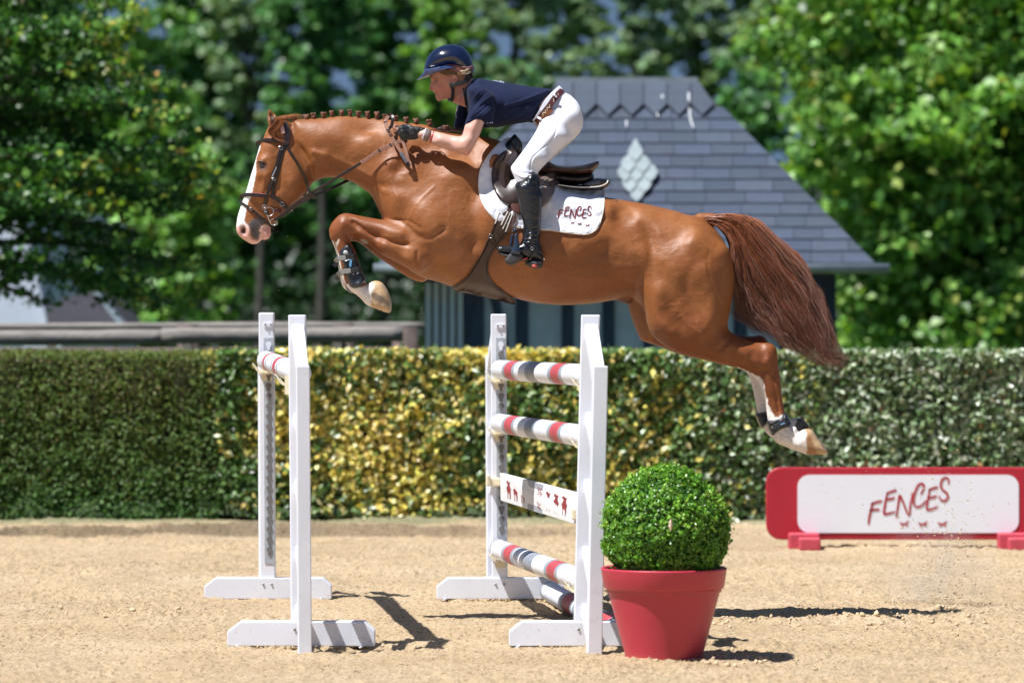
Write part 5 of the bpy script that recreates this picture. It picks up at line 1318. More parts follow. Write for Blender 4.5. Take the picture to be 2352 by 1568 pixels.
strap('cheek_highlight', HC([(600, 700), (585, 740), (560, 790)]), 3.0, surf, 1, M_silver, bridle, off=6)  # bright strip laid along the cheekpiece as a painted highlight
# reins
rn = HC([(580, 1222), (700, 1130), (830, 1030), (940, 960), (1100, 868), (1300, 745), (1440, 660)])
strap('rein', rn, 6.2, None, 2.2, M_leather, bridle, hlist=[36, 38, 42, 50, 56, 60, 62])
strap('rein', HC([(1430, 666), (1500, 622), (1600, 552), (1720, 492), (1830, 452)]), 8.2, None, 2.2, M_web, bridle, hlist=[62, 64, 68, 70, 70])
strap('rein', HC([(640, 1190), (760, 1100), (880, 1030), (980, 975), (1140, 905), (1300, 822)]), 6.8, None, 2.2, M_leather, bridle, hlist=[28, 32, 38, 42, 20, -10])
strap('rein_keeper', HC([(905, 912), (940, 960), (985, 1012)]), 6, None, 7, M_leather, bridle, hlist=[50, 52, 50])
for p in ((1310, 738), (1612, 548), (1722, 494)):
    q = np.array(p); strap('rein_stop', HC([tuple(q - (12, 17)), tuple(q), tuple(q + (12, 17))]), 3.2, None, 3.6, M_rubber, bridle, hlist=[64 if p[0] < 1500 else 70] * 3)
strap('rein', HC([(1700, 205), (1668, 262), (1690, 340), (1740, 430), (1800, 530), (1860, 620), (1892, 690)]), 7.6, None, 2, M_web, bridle, hlist=[40, 58, 66, 72, 76, 80, 82])
strap('rein', HC([(1712, 290), (1770, 318), (1812, 372), (1845, 470), (1880, 590), (1905, 695)]), 7.6, None, 2, M_web, bridle, hlist=[50, 66, 72, 78, 84, 86])
strap('rein_end', HC([(1820, 572), (1850, 620), (1875, 668)]), 8, None, 2, mat('grey_metal_plate', (.25, .28, .32), .3, .7), bridle, hlist=[84, 86, 87], wend=4)
for p in ((1695, 345), (1812, 378), (1780, 312), (1668, 270)): q = np.array(p); strap('rein_stop', HC([tuple(q - (18, -4)), tuple(q), tuple(q + (18, -4))]), 3.0, None, 3, M_rubber, bridle, hlist=[74] * 3)
strap('rein_end', HC([(1880, 660), (1895, 690), (1892, 704)]), 9, None, 3, M_leather, bridle, hlist=[84, 85, 85])
strap('rein_loop', HC([(1680, 212), (1720, 192), (1738, 232), (1728, 300), (1700, 335)]), 7.0, None, 2, M_leather, bridle, hlist=[30, 44, 56, 60, 58])
strap('rein_loop', HC([(1752, 378), (1775, 372), (1770, 400), (1760, 420), (1790, 470), (1832, 466)]), 4.0, None, 2, M_leather, bridle, hlist=[68] * 4)

# ------------------------------------------------------------------ protective boots on the legs
M_shell = mat('moulded_black_boot', (.02, .023, .03), .3, noise=40, vary=.3, bump=(60, .2, .002), spec=.6)
M_strapg = mat('grey_elastic', (.23, .23, .215), .7, noise=250, vary=.35, bump=(500, .5, .001))
def tendon(side_v, dx, dy, label):
    e_ = empty('tendon_boot', W(825 + dx, 620 + dy, side_v), label, 'leg boot', 'boots on the forelegs')
    sh = [(x + dx, y + dy) for x, y in HO([(440, 320), (395, 335), (345, 400), (320, 470), (335, 540), (370, 640), (395, 720), (420, 800), (442, 880), (462, 960), (500, 1030), (560, 1062), (640, 1055), (700, 1020), (752, 970), (765, 920), (745, 850), (700, 770), (665, 680), (640, 600), (590, 480), (545, 380), (500, 305)])]
    blob('shell', [dict(poly=sh, ctrl=[(808, 590, 24, 9, side_v), (825, 640, 25, 9, side_v), (830, 665, 28, 13, side_v)], bumps=[('g', 828 + dx, 655 + dy, 9, 11, 0, 5), ('s', [(x + dx, y + dy) for x, y in HO([(470, 360), (430, 420), (415, 500)])], 2.5, 3), ('s', [(x + dx, y + dy) for x, y in HO([(480, 820), (600, 800), (720, 760)])], 2.2, -3), ('s', [(x + dx, y + dy) for x, y in HO([(380, 610), (520, 560), (650, 580)])], 2.2, -3)])], M_shell, e_, 1.4)
    sg = -1 if side_v < 0 else 1
    for pl in ([(272, 625), (300, 585), (380, 560), (440, 550)], [(305, 842), (350, 800), (430, 775), (520, 765)]):
        strap('strap', [(x + dx, y + dy) for x, y in HO(pl)], 10.5, None, 2.5, M_strapg, e_, side=sg, hlist=[abs(side_v) + 6, abs(side_v) + 20, abs(side_v) + 26, abs(side_v) + 28])
        strap('strap', [(x + dx, y + dy) for x, y in HO([(pl[3][0], pl[3][1]), (pl[3][0] + 60, pl[3][1] - 8), (pl[3][0] + 130, pl[3][1] - 15), (pl[3][0] + 175, pl[3][1] - 20)])], 11, None, 2, M_rubber, e_, side=sg, hlist=[abs(side_v) + 28, abs(side_v) + 28, abs(side_v) + 26, abs(side_v) + 16])
    if sg < 0:
        m = MB(); q = HO([(440, 465)])[0]; sheet('badge', HO([(400, 490), (410, 450), (440, 435), (475, 460), (480, 490), (440, 500)]), lambda x, y: 0 * x + 72, 1, mat('pale_badge', (.55, .58, .62), .4), e_, 0, -1, 2, 4)
        strap('blue_flash', HO([(528, 590), (520, 640), (515, 700)]), 5, None, 1, mat('blue_flash_print', (.12, .35, .62), .5), e_, hlist=[72.5] * 3)
tendon(-43, 0, 0, 'black tendon boot with grey straps on the near foreleg')
tendon(42, -9, 9, 'black tendon boot on the far foreleg, mostly hidden behind the near one')
def fetlock(side_v, dx, dy, label):
    e_ = empty('fetlock_boot', W(1780 + dx, 975 + dy, side_v), label, 'leg boot', 'boots on the hind legs')
    T = lambda pts: [(x + dx, y + dy) for x, y in HI(pts)]
    blob('shell', [dict(poly=T([(560, 790), (600, 790), (640, 840), (668, 900), (690, 960), (672, 1000), (560, 1030), (470, 1080), (420, 1125), (388, 1120), (360, 1060), (335, 1000), (316, 930), (330, 900), (440, 870), (520, 850)]), ctrl=[(1778, 975, 25, 9, side_v)],
         bumps=[('s', T([(330, 950), (450, 900), (600, 850)]), 1.8, 2.5), ('s', T([(400, 1100), (500, 1030), (660, 975)]), 2.5, 3)])], M_shell, e_, 1.3)
    sg = -1 if side_v < 0 else 1
    strap('strap', T([(395, 985), (450, 990), (520, 960), (600, 925), (640, 900)]), 12, None, 2, M_rubber, e_, side=sg, hlist=[abs(side_v) + 23, abs(side_v) + 26, abs(side_v) + 26, abs(side_v) + 24, abs(side_v) + 18])
    if sg < 0:
        strap('blue_flash', T([(515, 955), (545, 945), (582, 930)]), 2.4, None, 1, MATS['blue_flash_print'], e_, hlist=[83, 83, 82])
fetlock(-54, 0, 0, 'black fetlock boot with blue flash on the near hind leg')
fetlock(54, -18, -14, 'plain black fetlock boot on the far hind leg')

# ------------------------------------------------------------------ the rider
rider = empty('person', W(1210, 450), 'rider in navy shirt, white breeches and blue helmet folded forward over the horse neck', 'person')
M_skin, nt, b = nodes('skin')
a_ = nt.nodes.new('ShaderNodeVertexColor'); a_.layer_name = 'Col'
nt.links.new(a_.outputs[0], b.inputs['Base Color']); b.inputs['Roughness'].default_value = .5; b.inputs['Subsurface Weight'].default_value = .12
b.inputs['Subsurface Radius'].default_value = (.012, .004, .002); b.inputs['Subsurface Scale'].default_value = .5
headp = LC([(330, 790), (300, 800), (318, 850), (332, 905), (312, 955), (296, 1050), (302, 1085), (335, 1100), (366, 1108), (374, 1130), (392, 1150), (410, 1162), (404, 1178), (418, 1196), (424, 1215), (420, 1235), (438, 1285), (468, 1325), (500, 1340), (560, 1316), (640, 1292), (720, 1290), (780, 1330), (850, 1250), (980, 1160), (1120, 1050), (1200, 950), (1240, 800), (1230, 600), (1120, 350), (900, 200), (700, 180), (450, 300), (340, 500), (310, 700)])
neckp = LC([(700, 1250), (780, 1340), (900, 1402), (1100, 1470), (1250, 1500), (1400, 1300), (1350, 1000), (1230, 850), (1050, 850), (850, 1000)])
fx = lambda p: LC([p])[0]
face_b = [('g', *fx((430, 905)), 4.5, 2.6, 8, -4.5), ('s', LC([(330, 868), (400, 850), (480, 862)]), 1.6, 1.8), ('g', *fx((340, 1040)), 4, 4, 0, -9), ('s', LC([(360, 1010), (400, 1040), (405, 1085)]), 1.5, 1.8), ('s', LC([(405, 1165), (450, 1162), (480, 1165)]), .9, -2.0), ('g', *fx((560, 1050)), 9, 9, 0, 2), ('s', LC([(470, 1060), (500, 1120), (500, 1190)]), 1.8, -1.2),
          ('g', *fx((330, 960)), 5, 9, 0, -9), ('g', *fx((390, 1200)), 4, 7, 0, -5), ('g', *fx((640, 1200)), 10, 6, -20, -3)]
nearm = RC([(790, 620), (900, 610), (975, 700), (950, 860), (905, 915), (882, 980), (855, 1050), (815, 1130), (765, 1212), (738, 1232), (700, 1216), (600, 1186), (480, 1148), (400, 1105), (330, 1072), (262, 1050), (160, 1050), (160, 980), (280, 975), (330, 962), (420, 985), (520, 1012), (600, 1030), (680, 1038), (702, 1000), (718, 935), (752, 890), (785, 800), (785, 700)])
tors = RC([(720, 600), (760, 490), (840, 462), (960, 482), (1200, 515), (1400, 540), (1600, 580), (1700, 620), (1780, 680), (1840, 800), (1850, 930), (1700, 1000), (1500, 960), (1390, 880), (1200, 890), (1010, 930), (850, 900), (760, 800)])
thigh = RC([(1500, 700), (1700, 620), (1780, 662), (1832, 732), (1862, 822), (1868, 900), (1850, 970), (1790, 1042), (1700, 1122), (1600, 1212), (1500, 1312), (1430, 1392), (1410, 1450), (1300, 1560), (1236, 1525), (1200, 1445), (1174, 1385), (1165, 1342), (1202, 1290), (1282, 1182), (1352, 1080), (1430, 945), (1450, 860)])
shank = SCR([(610, 430), (640, 400), (760, 360), (800, 420), (826, 520), (824, 640), (816, 800), (812, 930), (820, 990), (740, 1010), (670, 960), (678, 860), (664, 740), (640, 640), (618, 540)])
thc = lambda s: [(1290, 240, 50, 40, s * 18), (1310, 280, 56, 46, s * 38), (1270, 330, 40, 40, s * 74), (1220, 380, 32, 34, s * 112), (1200, 420, 28, 30, s * 130), (1215, 440, 25, 26, s * 133)]
shc = lambda s: [(1210, 430, 24, 26, s * 135), (1215, 500, 22, 26, s * 138), (1222, 570, 15, 18, s * 141)]
armc = lambda s: [(1110, 230, 26, 30, s * 78), (1095, 300, 23, 24, s * 100), (1080, 340, 20, 18, s * 106), (1020, 330, 19, 18, s * 88), (980, 312, 12, 13, s * 72), (950, 310, 10, 12, s * 68)]
torc = [(1090, 220, 70, 50), (1100, 200, 60, 30), (1150, 240, 74, 50), (1220, 240, 62, 46), (1270, 260, 70, 50)]
def skincol(V):
    x, y, v = V.T; c = np.where((x < 1075)[:, None] & (y < 250)[:, None], np.array([.50, .225, .165]), np.array([.60, .345, .275])) * np.ones((len(V), 1)); c *= (1 + .05 * fbm(x / 6, y / 6, v / 6))[:, None]
    def g(p, r, col, am, ry=None):
        nonlocal c
        q = fx(p); a = (am * np.exp(-(((x - q[0]) / r) ** 2 + ((y - q[1]) / (ry or r)) ** 2)))[:, None]; c = c * (1 - a) + np.array(col) * a
    g((430, 1150), 5.5, (.45, .12, .10), .0); g((560, 1060), 9, (.62, .20, .14), .55); g((350, 1050), 5, (.58, .20, .15), .5); g((850, 900), 4, (.60, .22, .16), .5)
    face = x < fx((700, 0))[0]
    d = line_d(LC([(402, 1163), (440, 1160), (484, 1166)]), x, y); a = (np.exp(-(d / 1.3) ** 2) * .8 * face)[:, None]; c = c * (1 - a) + np.array([.32, .07, .07]) * a
    d = line_d(LC([(345, 872), (400, 852), (480, 858)]), x, y); a = (np.exp(-(d / 1.1) ** 2) * .6 * face)[:, None]; c = c * (1 - a) + np.array([.22, .11, .05]) * a
    d = line_d(LC([(392, 895), (425, 882), (468, 896)]), x, y); a = (np.exp(-(d / .9) ** 2) * .85 * face)[:, None]; c = c * (1 - a) + np.array([.09, .045, .03]) * a
    g((352, 1072), 1.8, (.20, .05, .04), .8, 1.0); g((868, 890), 2, (.35, .10, .08), .6, 5)
    elbow = np.exp(-((x - 1075) ** 2 + (y - 355) ** 2) / 220)[:, None] * .5; c = c * (1 - elbow) + np.array([.66, .26, .18]) * elbow
    return np.clip(c, 0, 1)
M_skin['n'] = 1
comps = [dict(poly=headp, ctrl=[(1080, 140, 36, 40), (1040, 190, 30, 26), (1010, 205, 17, 17), (1003, 222, 13, 12), (1015, 235, 15, 12), (1060, 190, 33, 30)], bumps=face_b, sp=5, bl=0),
         dict(poly=neckp, ctrl=[(1075, 220, 25, 26), (1100, 240, 34, 30)], k=7),
         dict(poly=tors, ctrl=[(a, b_, w_ * .85, R_) for a, b_, w_, R_ in torc], inset=8, k=10), dict(poly=nearm, ctrl=armc(-1), k=7, inset=.3), dict(poly=[(x - 8, y + 4) for x, y in nearm], ctrl=armc(1), k=7, inset=.3),
         dict(poly=thigh, ctrl=thc(-1), inset=5, k=10), dict(poly=thigh, ctrl=thc(1), inset=5, k=10), dict(poly=shank, ctrl=shc(-1), inset=5, k=8), dict(poly=shank, ctrl=shc(1), inset=5, k=8),
         dict(poly=LC([(800, 760), (850, 745), (905, 770), (938, 830), (930, 900), (895, 950), (845, 975), (815, 950), (820, 880), (800, 830)]), ctrl=[(1055, 175, 4, 4, -34)], k=2, bl=0, bumps=[('s', LC([(845, 790), (895, 830), (885, 900), (850, 940)]), 1.6, 2.5), ('g', *fx((850, 870)), 2.2, 4, 0, -3.5)])]
blob('body', comps, M_skin, rider, 1.7, skincol, k=5, smooth=4)
# eyes
M_sclera = mat('eye_white', (.55, .48, .44), .25); M_iris = mat('iris_dark', (.04, .04, .05), .1, spec=.8)
for sd in (-1, 1):
    q = fx((436, 908)); vol = Vol(-5, 5, -5, 5, -5, 5, .7); vol.ball((0, 0, 0), (3.2, 1.35, 2.6), 1); V, F = vol.mesh(1)
    mk('eye', Wa(V + np.array([q[0], q[1], sd * 20.0])), F, M_sclera, rider, True)
    q = fx((424, 908)); vol = Vol(-3, 3, -3, 3, -3, 3, .5); vol.ball((0, 0, 0), (1.4, 1.35, 1.4), 1); V, F = vol.mesh(1)
    mk('iris', Wa(V + np.array([q[0], q[1], sd * 22.0])), F, M_iris, rider, True)
# hair and helmet
def haircol(u, ci, T, r_, n, clump): return np.array([.30, .17, .07]) * r_.uniform(.55, 1.5, (n, 1, 1)) * np.ones((1, len(T), 1))
hg = [LC([(500, 720), (620, 690), (760, 700), (900, 720), (1020, 760)]), LC([(540, 750), (640, 740), (760, 745), (900, 760), (1010, 800)]), LC([(640, 790), (700, 800), (790, 770), (930, 800), (1020, 860)])]
o = strands('hair', hg, 420, 10, .0011, haircol, attr_mat('blonde_hair', .35, spec=.5), rider, lambda t: 2.0, 20, .8, .4, .85, 21); o.data.transform(Matrix.Translation((0, -35 * U, 0)))
wg2 = [LC([(1000, 770), (1080, 815), (1150, 800), (1200, 760)]), LC([(960, 700), (1050, 690), (1120, 690), (1170, 700)]), LC([(1050, 760), (1090, 690), (1130, 640), (1160, 600)])]
o = strands('loose_hair', wg2, 30, 8, .0009, lambda u, ci, T, r_, n, clump: np.array([.65, .55, .38]) * np.ones((n, len(T), 1)), MATS['blonde_hair'], rider, lambda t: 1, 8, .5, .3, .8, 22); o.data.transform(Matrix.Translation((0, -44 * U, 0)))
M_net = mat('hair_net', (.012, .012, .014), .8, bump=(180, .8, .003))
blob('hair_bun', [dict(poly=LC([(900, 700), (1240, 640), (1272, 760), (1225, 870), (1150, 960), (1040, 1040), (960, 1010), (930, 900)]), ctrl=[(1085, 170, 33, 24), (1075, 190, 30, 20)])], M_net, rider, 1.5)
M_shellblue = mat('glossy_navy_shell', (.004, .009, .034), .18, spec=.5, coat=.7, noise=8, vary=.15)
M_peak = mat('blue_peak', (.020, .055, .19), .16, spec=.6, coat=.8)
M_rose = mat('rose_band', (.19, .075, .085), .4)
shell = LC([(178, 665), (180, 600), (208, 485), (268, 355), (368, 245), (480, 165), (600, 122), (735, 100), (862, 106), (980, 140), (1090, 218), (1172, 330), (1222, 440), (1252, 550), (1276, 620), (1280, 700), (1262, 790), (1215, 870), (1150, 800), (1000, 730), (880, 690), (740, 668), (600, 690), (460, 700), (320, 690)])
helmet = blob('helmet', [dict(poly=shell, ctrl=[(1040, 130, 46, 44), (1000, 160, 38, 26), (1085, 160, 44, 30)], bl=1)], M_shellblue, rider, 1.3, smooth=6)
# brim
def brimw(x): 
    a = LC([(0, 885)])[0][0]; b_ = LC([(620, 600)])[0][0]; t = np.clip((x - a) / (b_ - a), 0, 1); return 47 * np.sqrt(np.clip(1 - (1 - t) ** 2.2, 0, 1)) + .8
peak = LC([(0, 884), (80, 820), (145, 745), (178, 668), (200, 640), (330, 625), (480, 598), (620, 575), (740, 580), (830, 612), (905, 665), (820, 660), (740, 668), (600, 705), (470, 742), (300, 800), (150, 848)])
pk = np.array(crspline(peak, 3)); X0 = pk[:, 0].min()
bctrl = [(x_, float(np.interp(x_, [957, 990, 1030], [176, 160, 150])), float(brimw(np.array([x_]))[0]), 3.0) for x_ in (957, 961, 966, 973, 982, 995, 1010, 1030)]
blob('helmet_peak', [dict(poly=peak, ctrl=bctrl, bl=0, sp=3)], M_peak, rider, 1.1, smooth=4, k=2)
def hel(x, y): return 47 * np.sqrt(np.clip(1 - ((x - 1038) / 62) ** 2 * .85 - np.clip((150 - y) / 60, 0, 1) ** 2, .05, 1))
hv = Vol(950, 1100, 100, 190, -60, 2, 1.5); hv.add(shell, [(1040, 130, 46, 44), (1000, 160, 38, 26), (1085, 160, 44, 30)], 4, 1); hsurf = sampler(hv.surf(), hv, 6, 0); del hv
for sd in (-1, 1):
    sheet('helmet_band', LC([(610, 568), (680, 556), (760, 556), (860, 564), (960, 586), (1060, 606), (1150, 602), (1240, 562), (1262, 600), (1268, 640), (1200, 684), (1100, 696), (1000, 690), (915, 668), (870, 630), (770, 588), (680, 578)]), hsurf, 2.2, M_rose, rider, 1.2, sd, 3, 2.5)
M_fab = mat('black_webbing', (.014, .014, .015), .8, bump=(300, .5, .001))
strap('chin_strap', LC([(1060, 940), (980, 960), (880, 990), (790, 1010), (740, 1030)]), 9.5, None, 5, M_fab, rider, hlist=[36, 37, 37, 35, 33])
strap('chin_strap', LC([(800, 1060), (810, 1140), (800, 1220), (790, 1300), (760, 1350)]), 7.5, None, 4, M_fab, rider, hlist=[36, 33, 28, 22, 10])
strap('chin_strap', LC([(1180, 800), (1120, 880), (1060, 950)]), 12, None, 4, M_fab, rider, hlist=[36, 36, 36])
m = MB(); q = fx((712, 1312)); m.tube([W(*q, -20), W(*q, 6)], .0055, 8); m.build('strap_clip', M_peak, rider, True)
q = fx((820, 962)); m = MB(); m.tube([W(*q, -37), W(*q, -41)], .003, 8); m.build('earring', M_silver, rider, True)
m = MB(); m.tube([W(*p, -34 + i * 6) for i, p in enumerate(LC([(1040, 1160), (985, 1290), (940, 1380), (905, 1480), (880, 1560)]))], .0007, 4); m.build('necklace', M_silver, rider)
m = MB(); m.tube([W(*p, v_) for p, v_ in zip(LC([(1040, 1180), (960, 1330), (920, 1450), (890, 1560)]) + RC([(640, 720), (625, 800), (632, 845)]), (-34, -26, -20, -14, -12, -10, -10))], .0007, 4); m.build('necklace', M_silver, rider)

# shirt
M_shirt = mat('navy_cotton', (.007, .012, .040), .85, sheen=.04, noise=14, vary=.2, bump=(55, .25, .004), spec=.18)
shirtp = RC([(706, 600), (708, 555), (745, 510), (795, 472), (840, 456), (880, 458), (960, 480), (1100, 492), (1200, 513), (1400, 540), (1592, 570), (1560, 610), (1520, 650), (1475, 740), (1440, 810), (1385, 888), (1330, 884), (1200, 905), (1110, 922), (1012, 938), (960, 930), (900, 900), (760, 850), (728, 730), (712, 660)])
sleeve = RC([(745, 580), (820, 545), (900, 560), (985, 620), (1012, 700), (1005, 800), (996, 900), (960, 915), (905, 917), (820, 925), (722, 932), (730, 880), (758, 800), (762, 720)])
fsleeve = RC([(640, 700), (760, 640), (800, 760), (745, 940), (680, 948), (606, 940), (612, 860)])
fold = lambda pts, w_, a: ('s', RC(pts), w_, a)
sb = [fold([(1110, 740), (1250, 700), (1400, 640), (1520, 610)], 2.6, 2.5), fold([(1120, 760), (1260, 730), (1400, 680), (1500, 640)], 2.2, -2.8), fold([(1050, 900), (1200, 840), (1340, 760), (1450, 690)], 3, 2.8), fold([(1100, 900), (1230, 860), (1360, 790), (1450, 730)], 2.4, -3), fold([(1180, 900), (1300, 860), (1400, 800)], 2.5, 2.5),
      fold([(1000, 480), (1060, 600), (1110, 700)], 5, -2), fold([(1300, 600), (1400, 575), (1530, 590)], 2.2, 1.8), fold([(1200, 560), (1350, 590), (1500, 600)], 3, -1.5), fold([(840, 470), (780, 560), (760, 620)], 3.5, -2.5)]
slb = [fold([(770, 850), (860, 740), (960, 660)], 2.4, 3), fold([(780, 880), (880, 800), (980, 700)], 2.0, -3), fold([(800, 760), (880, 660), (940, 610)], 2.4, -2.4), fold([(790, 700), (850, 620), (900, 590)], 2, 2.2), fold([(840, 890), (920, 830), (990, 760)], 2, 2.2), fold([(728, 880), (840, 872), (990, 868)], 1.0, -1.3)]
blob('shirt', [dict(poly=shirtp, ctrl=[(1090, 220, 80, 50), (1095, 190, 52, 22), (1150, 240, 84, 54), (1220, 240, 74, 44), (1260, 240, 74, 44), (1240, 270, 66, 26), (1270, 225, 82, 34), (1230, 255, 76, 34)], bumps=sb, k=5), dict(poly=sleeve, ctrl=[(1110, 230, 34, 24, -76), (1100, 280, 33, 26, -93)], bumps=slb, k=5),
     dict(poly=fsleeve, ctrl=[(1070, 260, 28, 24, 80)], k=5), dict(poly=[(x - 4, y + 2) for x, y in sleeve], ctrl=[(1110, 230, 32, 26, 74), (1100, 280, 28, 28, 92)], k=5)], M_shirt, rider, 1.6, smooth=4)
M_print = mat('pale_print', (.45, .50, .70), .7)
ss = lambda x, y: 0 * np.asarray(x, float) + 30
for pl in ([(990, 486), (1020, 490), (1040, 498)], [(1045, 492), (1060, 500), (1075, 508)], [(1060, 490), (1085, 500), (1098, 512)]):
    strap('back_print', RC(pl), 1.6, None, 1, M_print, rider, hlist=[38, 40, 42])
for px_ in (935, 960, 980): strap('sleeve_print', RC([(px_, 912), (px_ + 8, 914)]), 1.8, None, 1, M_print, rider, hlist=[118, 118])
strap('collar', RC([(700, 560), (712, 620), (722, 690), (728, 730)]), 4, None, 3, mat('dark_collar', (.006, .008, .016), .8), rider, hlist=[38, 36, 30, 22])

# breeches, belt
M_breech = mat('white_breeches', (.74, .77, .88), .7, sheen=.25, noise=10, vary=.02, bump=(260, .2, .001))
thf = [('s', RC([(1560, 720), (1640, 690), (1740, 670)]), 1.6, -1.6), ('s', RC([(1540, 790), (1620, 770), (1700, 790)]), 2.4, 2.2), ('s', RC([(1530, 830), (1620, 820), (1690, 840)]), 2, -2), ('s', RC([(1820, 760), (1850, 830), (1866, 880)]), 1, -1.2),
       ('s', RC([(1620, 900), (1580, 1050), (1450, 1180), (1370, 1260), (1350, 1380)]), 1.1, -2.2), ('s', RC([(1200, 1400), (1270, 1440), (1350, 1440)]), 2, 1.8), ('s', RC([(1200, 1360), (1280, 1400), (1370, 1400)]), 1.6, -1.8), ('g', *RC([(1250, 1330)])[0], 14, 16, 0, 1.5)]
hipp = RC([(1500, 700), (1592, 570), (1650, 545), (1700, 600), (1780, 662), (1832, 732), (1862, 822), (1868, 900), (1820, 990), (1600, 1000), (1440, 940), (1380, 890), (1440, 810)])
blob('breeches', [dict(poly=hipp, ctrl=[(1285, 225, 64, 40), (1310, 280, 74, 44), (1260, 280, 60, 36)], k=9), dict(poly=thigh, ctrl=thc(-1), bumps=[(*q[:-1], q[-1] * 1.7) for q in thf], k=9), dict(poly=thigh, ctrl=thc(1), k=9)], M_breech, rider, 1.7, smooth=4)
def hipsurf(x, y): return 66 + 0 * x
bl_ = RC([(1672, 572), (1625, 625), (1580, 680), (1540, 740), (1500, 790), (1455, 850), (1410, 900)])
strap('waistband', RC([(1655, 548), (1600, 600), (1552, 650), (1505, 710), (1462, 790), (1425, 850), (1390, 890)]), 11, None, 3, M_breech, rider, hlist=[20, 52, 66, 70, 72, 64, 40])
strap('belt', bl_, 13.5, None, 4, mat('maroon_patterned_belt', (.085, .020, .022), .5), rider, hlist=[22, 54, 68, 73, 74, 68, 46])
strap('belt', [(x + 4, y + 5) for x, y in bl_[3:]], 13.5, None, 3, MATS['tan_leather'], rider, hlist=[73, 76, 72, 46])
for i, (a, c) in enumerate([bl_[1], bl_[2], bl_[3], bl_[4]]):
    ax = np.array(bl_[i + 2]) - np.array(bl_[i]); ax = ax / np.linalg.norm(ax); nx_ = np.array([-ax[1], ax[0]]); cc_ = np.array([a, c]) + ax * 4; h_ = [54, 68, 73, 74][i] + 4.4
    strap('belt_stitching', [tuple(cc_ + ax * -6 + nx_ * 2), tuple(cc_ + ax * -1 - nx_ * 3), tuple(cc_ + ax * 2 + nx_ * 2), tuple(cc_ + ax * 7 - nx_ * 2)], 1.5, None, .8, M_cream, rider, hlist=[h_] * 4)
for p, q in (((1565, 612), (1612, 655)), ((1428, 848), (1470, 880))):
    strap('belt_loop', RC([p, tuple((np.array(p) + q) / 2), q]), 5, None, 2, M_breech, rider, hlist=[62 if p[0] > 1500 else 66, 76, 70])

# boots
M_boot, nt, b = nodes('polished_black_boot')
b.inputs['Base Color'].default_value = (.010, .013, .018, 1); b.inputs['Roughness'].default_value = .24; b.inputs['Specular IOR Level'].default_value = .6
n_ = noise_node(nt, 30, 4, .6, stretch=(1, 1, 2.2)); bp = nt.nodes.new('ShaderNodeBump'); bp.inputs['Strength'].default_value = .5; bp.inputs['Distance'].default_value = .008; nt.links.new(n_.outputs[0], bp.inputs['Height']); nt.links.new(bp.outputs[0], b.inputs['Normal'])
M_sole = mat('dark_grey_sole', (.045, .045, .046), .75, noise=60, vary=.25)
M_reddot = mat('red_sole_mark', (.60, .09, .07), .6)
bootp = SCR([(612, 482), (640, 448), (668, 425), (692, 398), (732, 372), (772, 378), (796, 402), (804, 440), (815, 520), (828, 565), (829, 640), (822, 760), (816, 850), (812, 930), (822, 1000), (760, 1020), (700, 985), (662, 960), (672, 900), (680, 850), (676, 780), (660, 720), (642, 640), (622, 560)])
footp = ST([(790, 990), (800, 955), (840, 920), (900, 908), (1100, 918), (1220, 890), (1290, 858), (1400, 850), (1560, 900), (1640, 950), (1690, 1040), (1700, 1140), (1688, 1210), (1560, 1190), (1500, 1180), (1380, 1150), (1260, 1110), (1000, 1080), (860, 1040)])
solep = ST([(786, 992), (870, 1040), (1000, 1078), (1260, 1108), (1380, 1145), (1440, 1168), (1440, 1200), (1300, 1215), (1150, 1190), (985, 1140), (880, 1085), (800, 1025)])
heelp = ST([(1335, 1245), (1420, 1200), (1500, 1172), (1600, 1185), (1696, 1205), (1692, 1300), (1662, 1345), (1580, 1362), (1500, 1340), (1420, 1312)])
wr = []
for (x0, y0, x1, y1, w_, a_) in ((1310, 470, 1450, 440, 3, 1.2), (1320, 560, 1500, 500, 2.6, 1.6), (1390, 600, 1630, 590, 2.2, -1.6), (1310, 640, 1460, 585, 2.0, 2.0), (1330, 690, 1620, 640, 1.6, -2.2), (1310, 735, 1520, 650, 1.7, 2.3), (1420, 740, 1640, 700, 1.6, 2.2),
                                 (1320, 780, 1560, 735, 1.4, -2.2), (1340, 800, 1630, 790, 1.6, 2.2), (1400, 850, 1640, 860, 1.5, 1.8), (1330, 830, 1480, 840, 1.4, -1.8), (1500, 900, 1650, 930, 1.5, 1.6), (1480, 560, 1640, 520, 3, 1.4)):
    wr.append(('s', ST([(x0, y0), ((x0 + x1) / 2, (y0 + y1) / 2 - 14), (x1, y1)]), w_, a_))
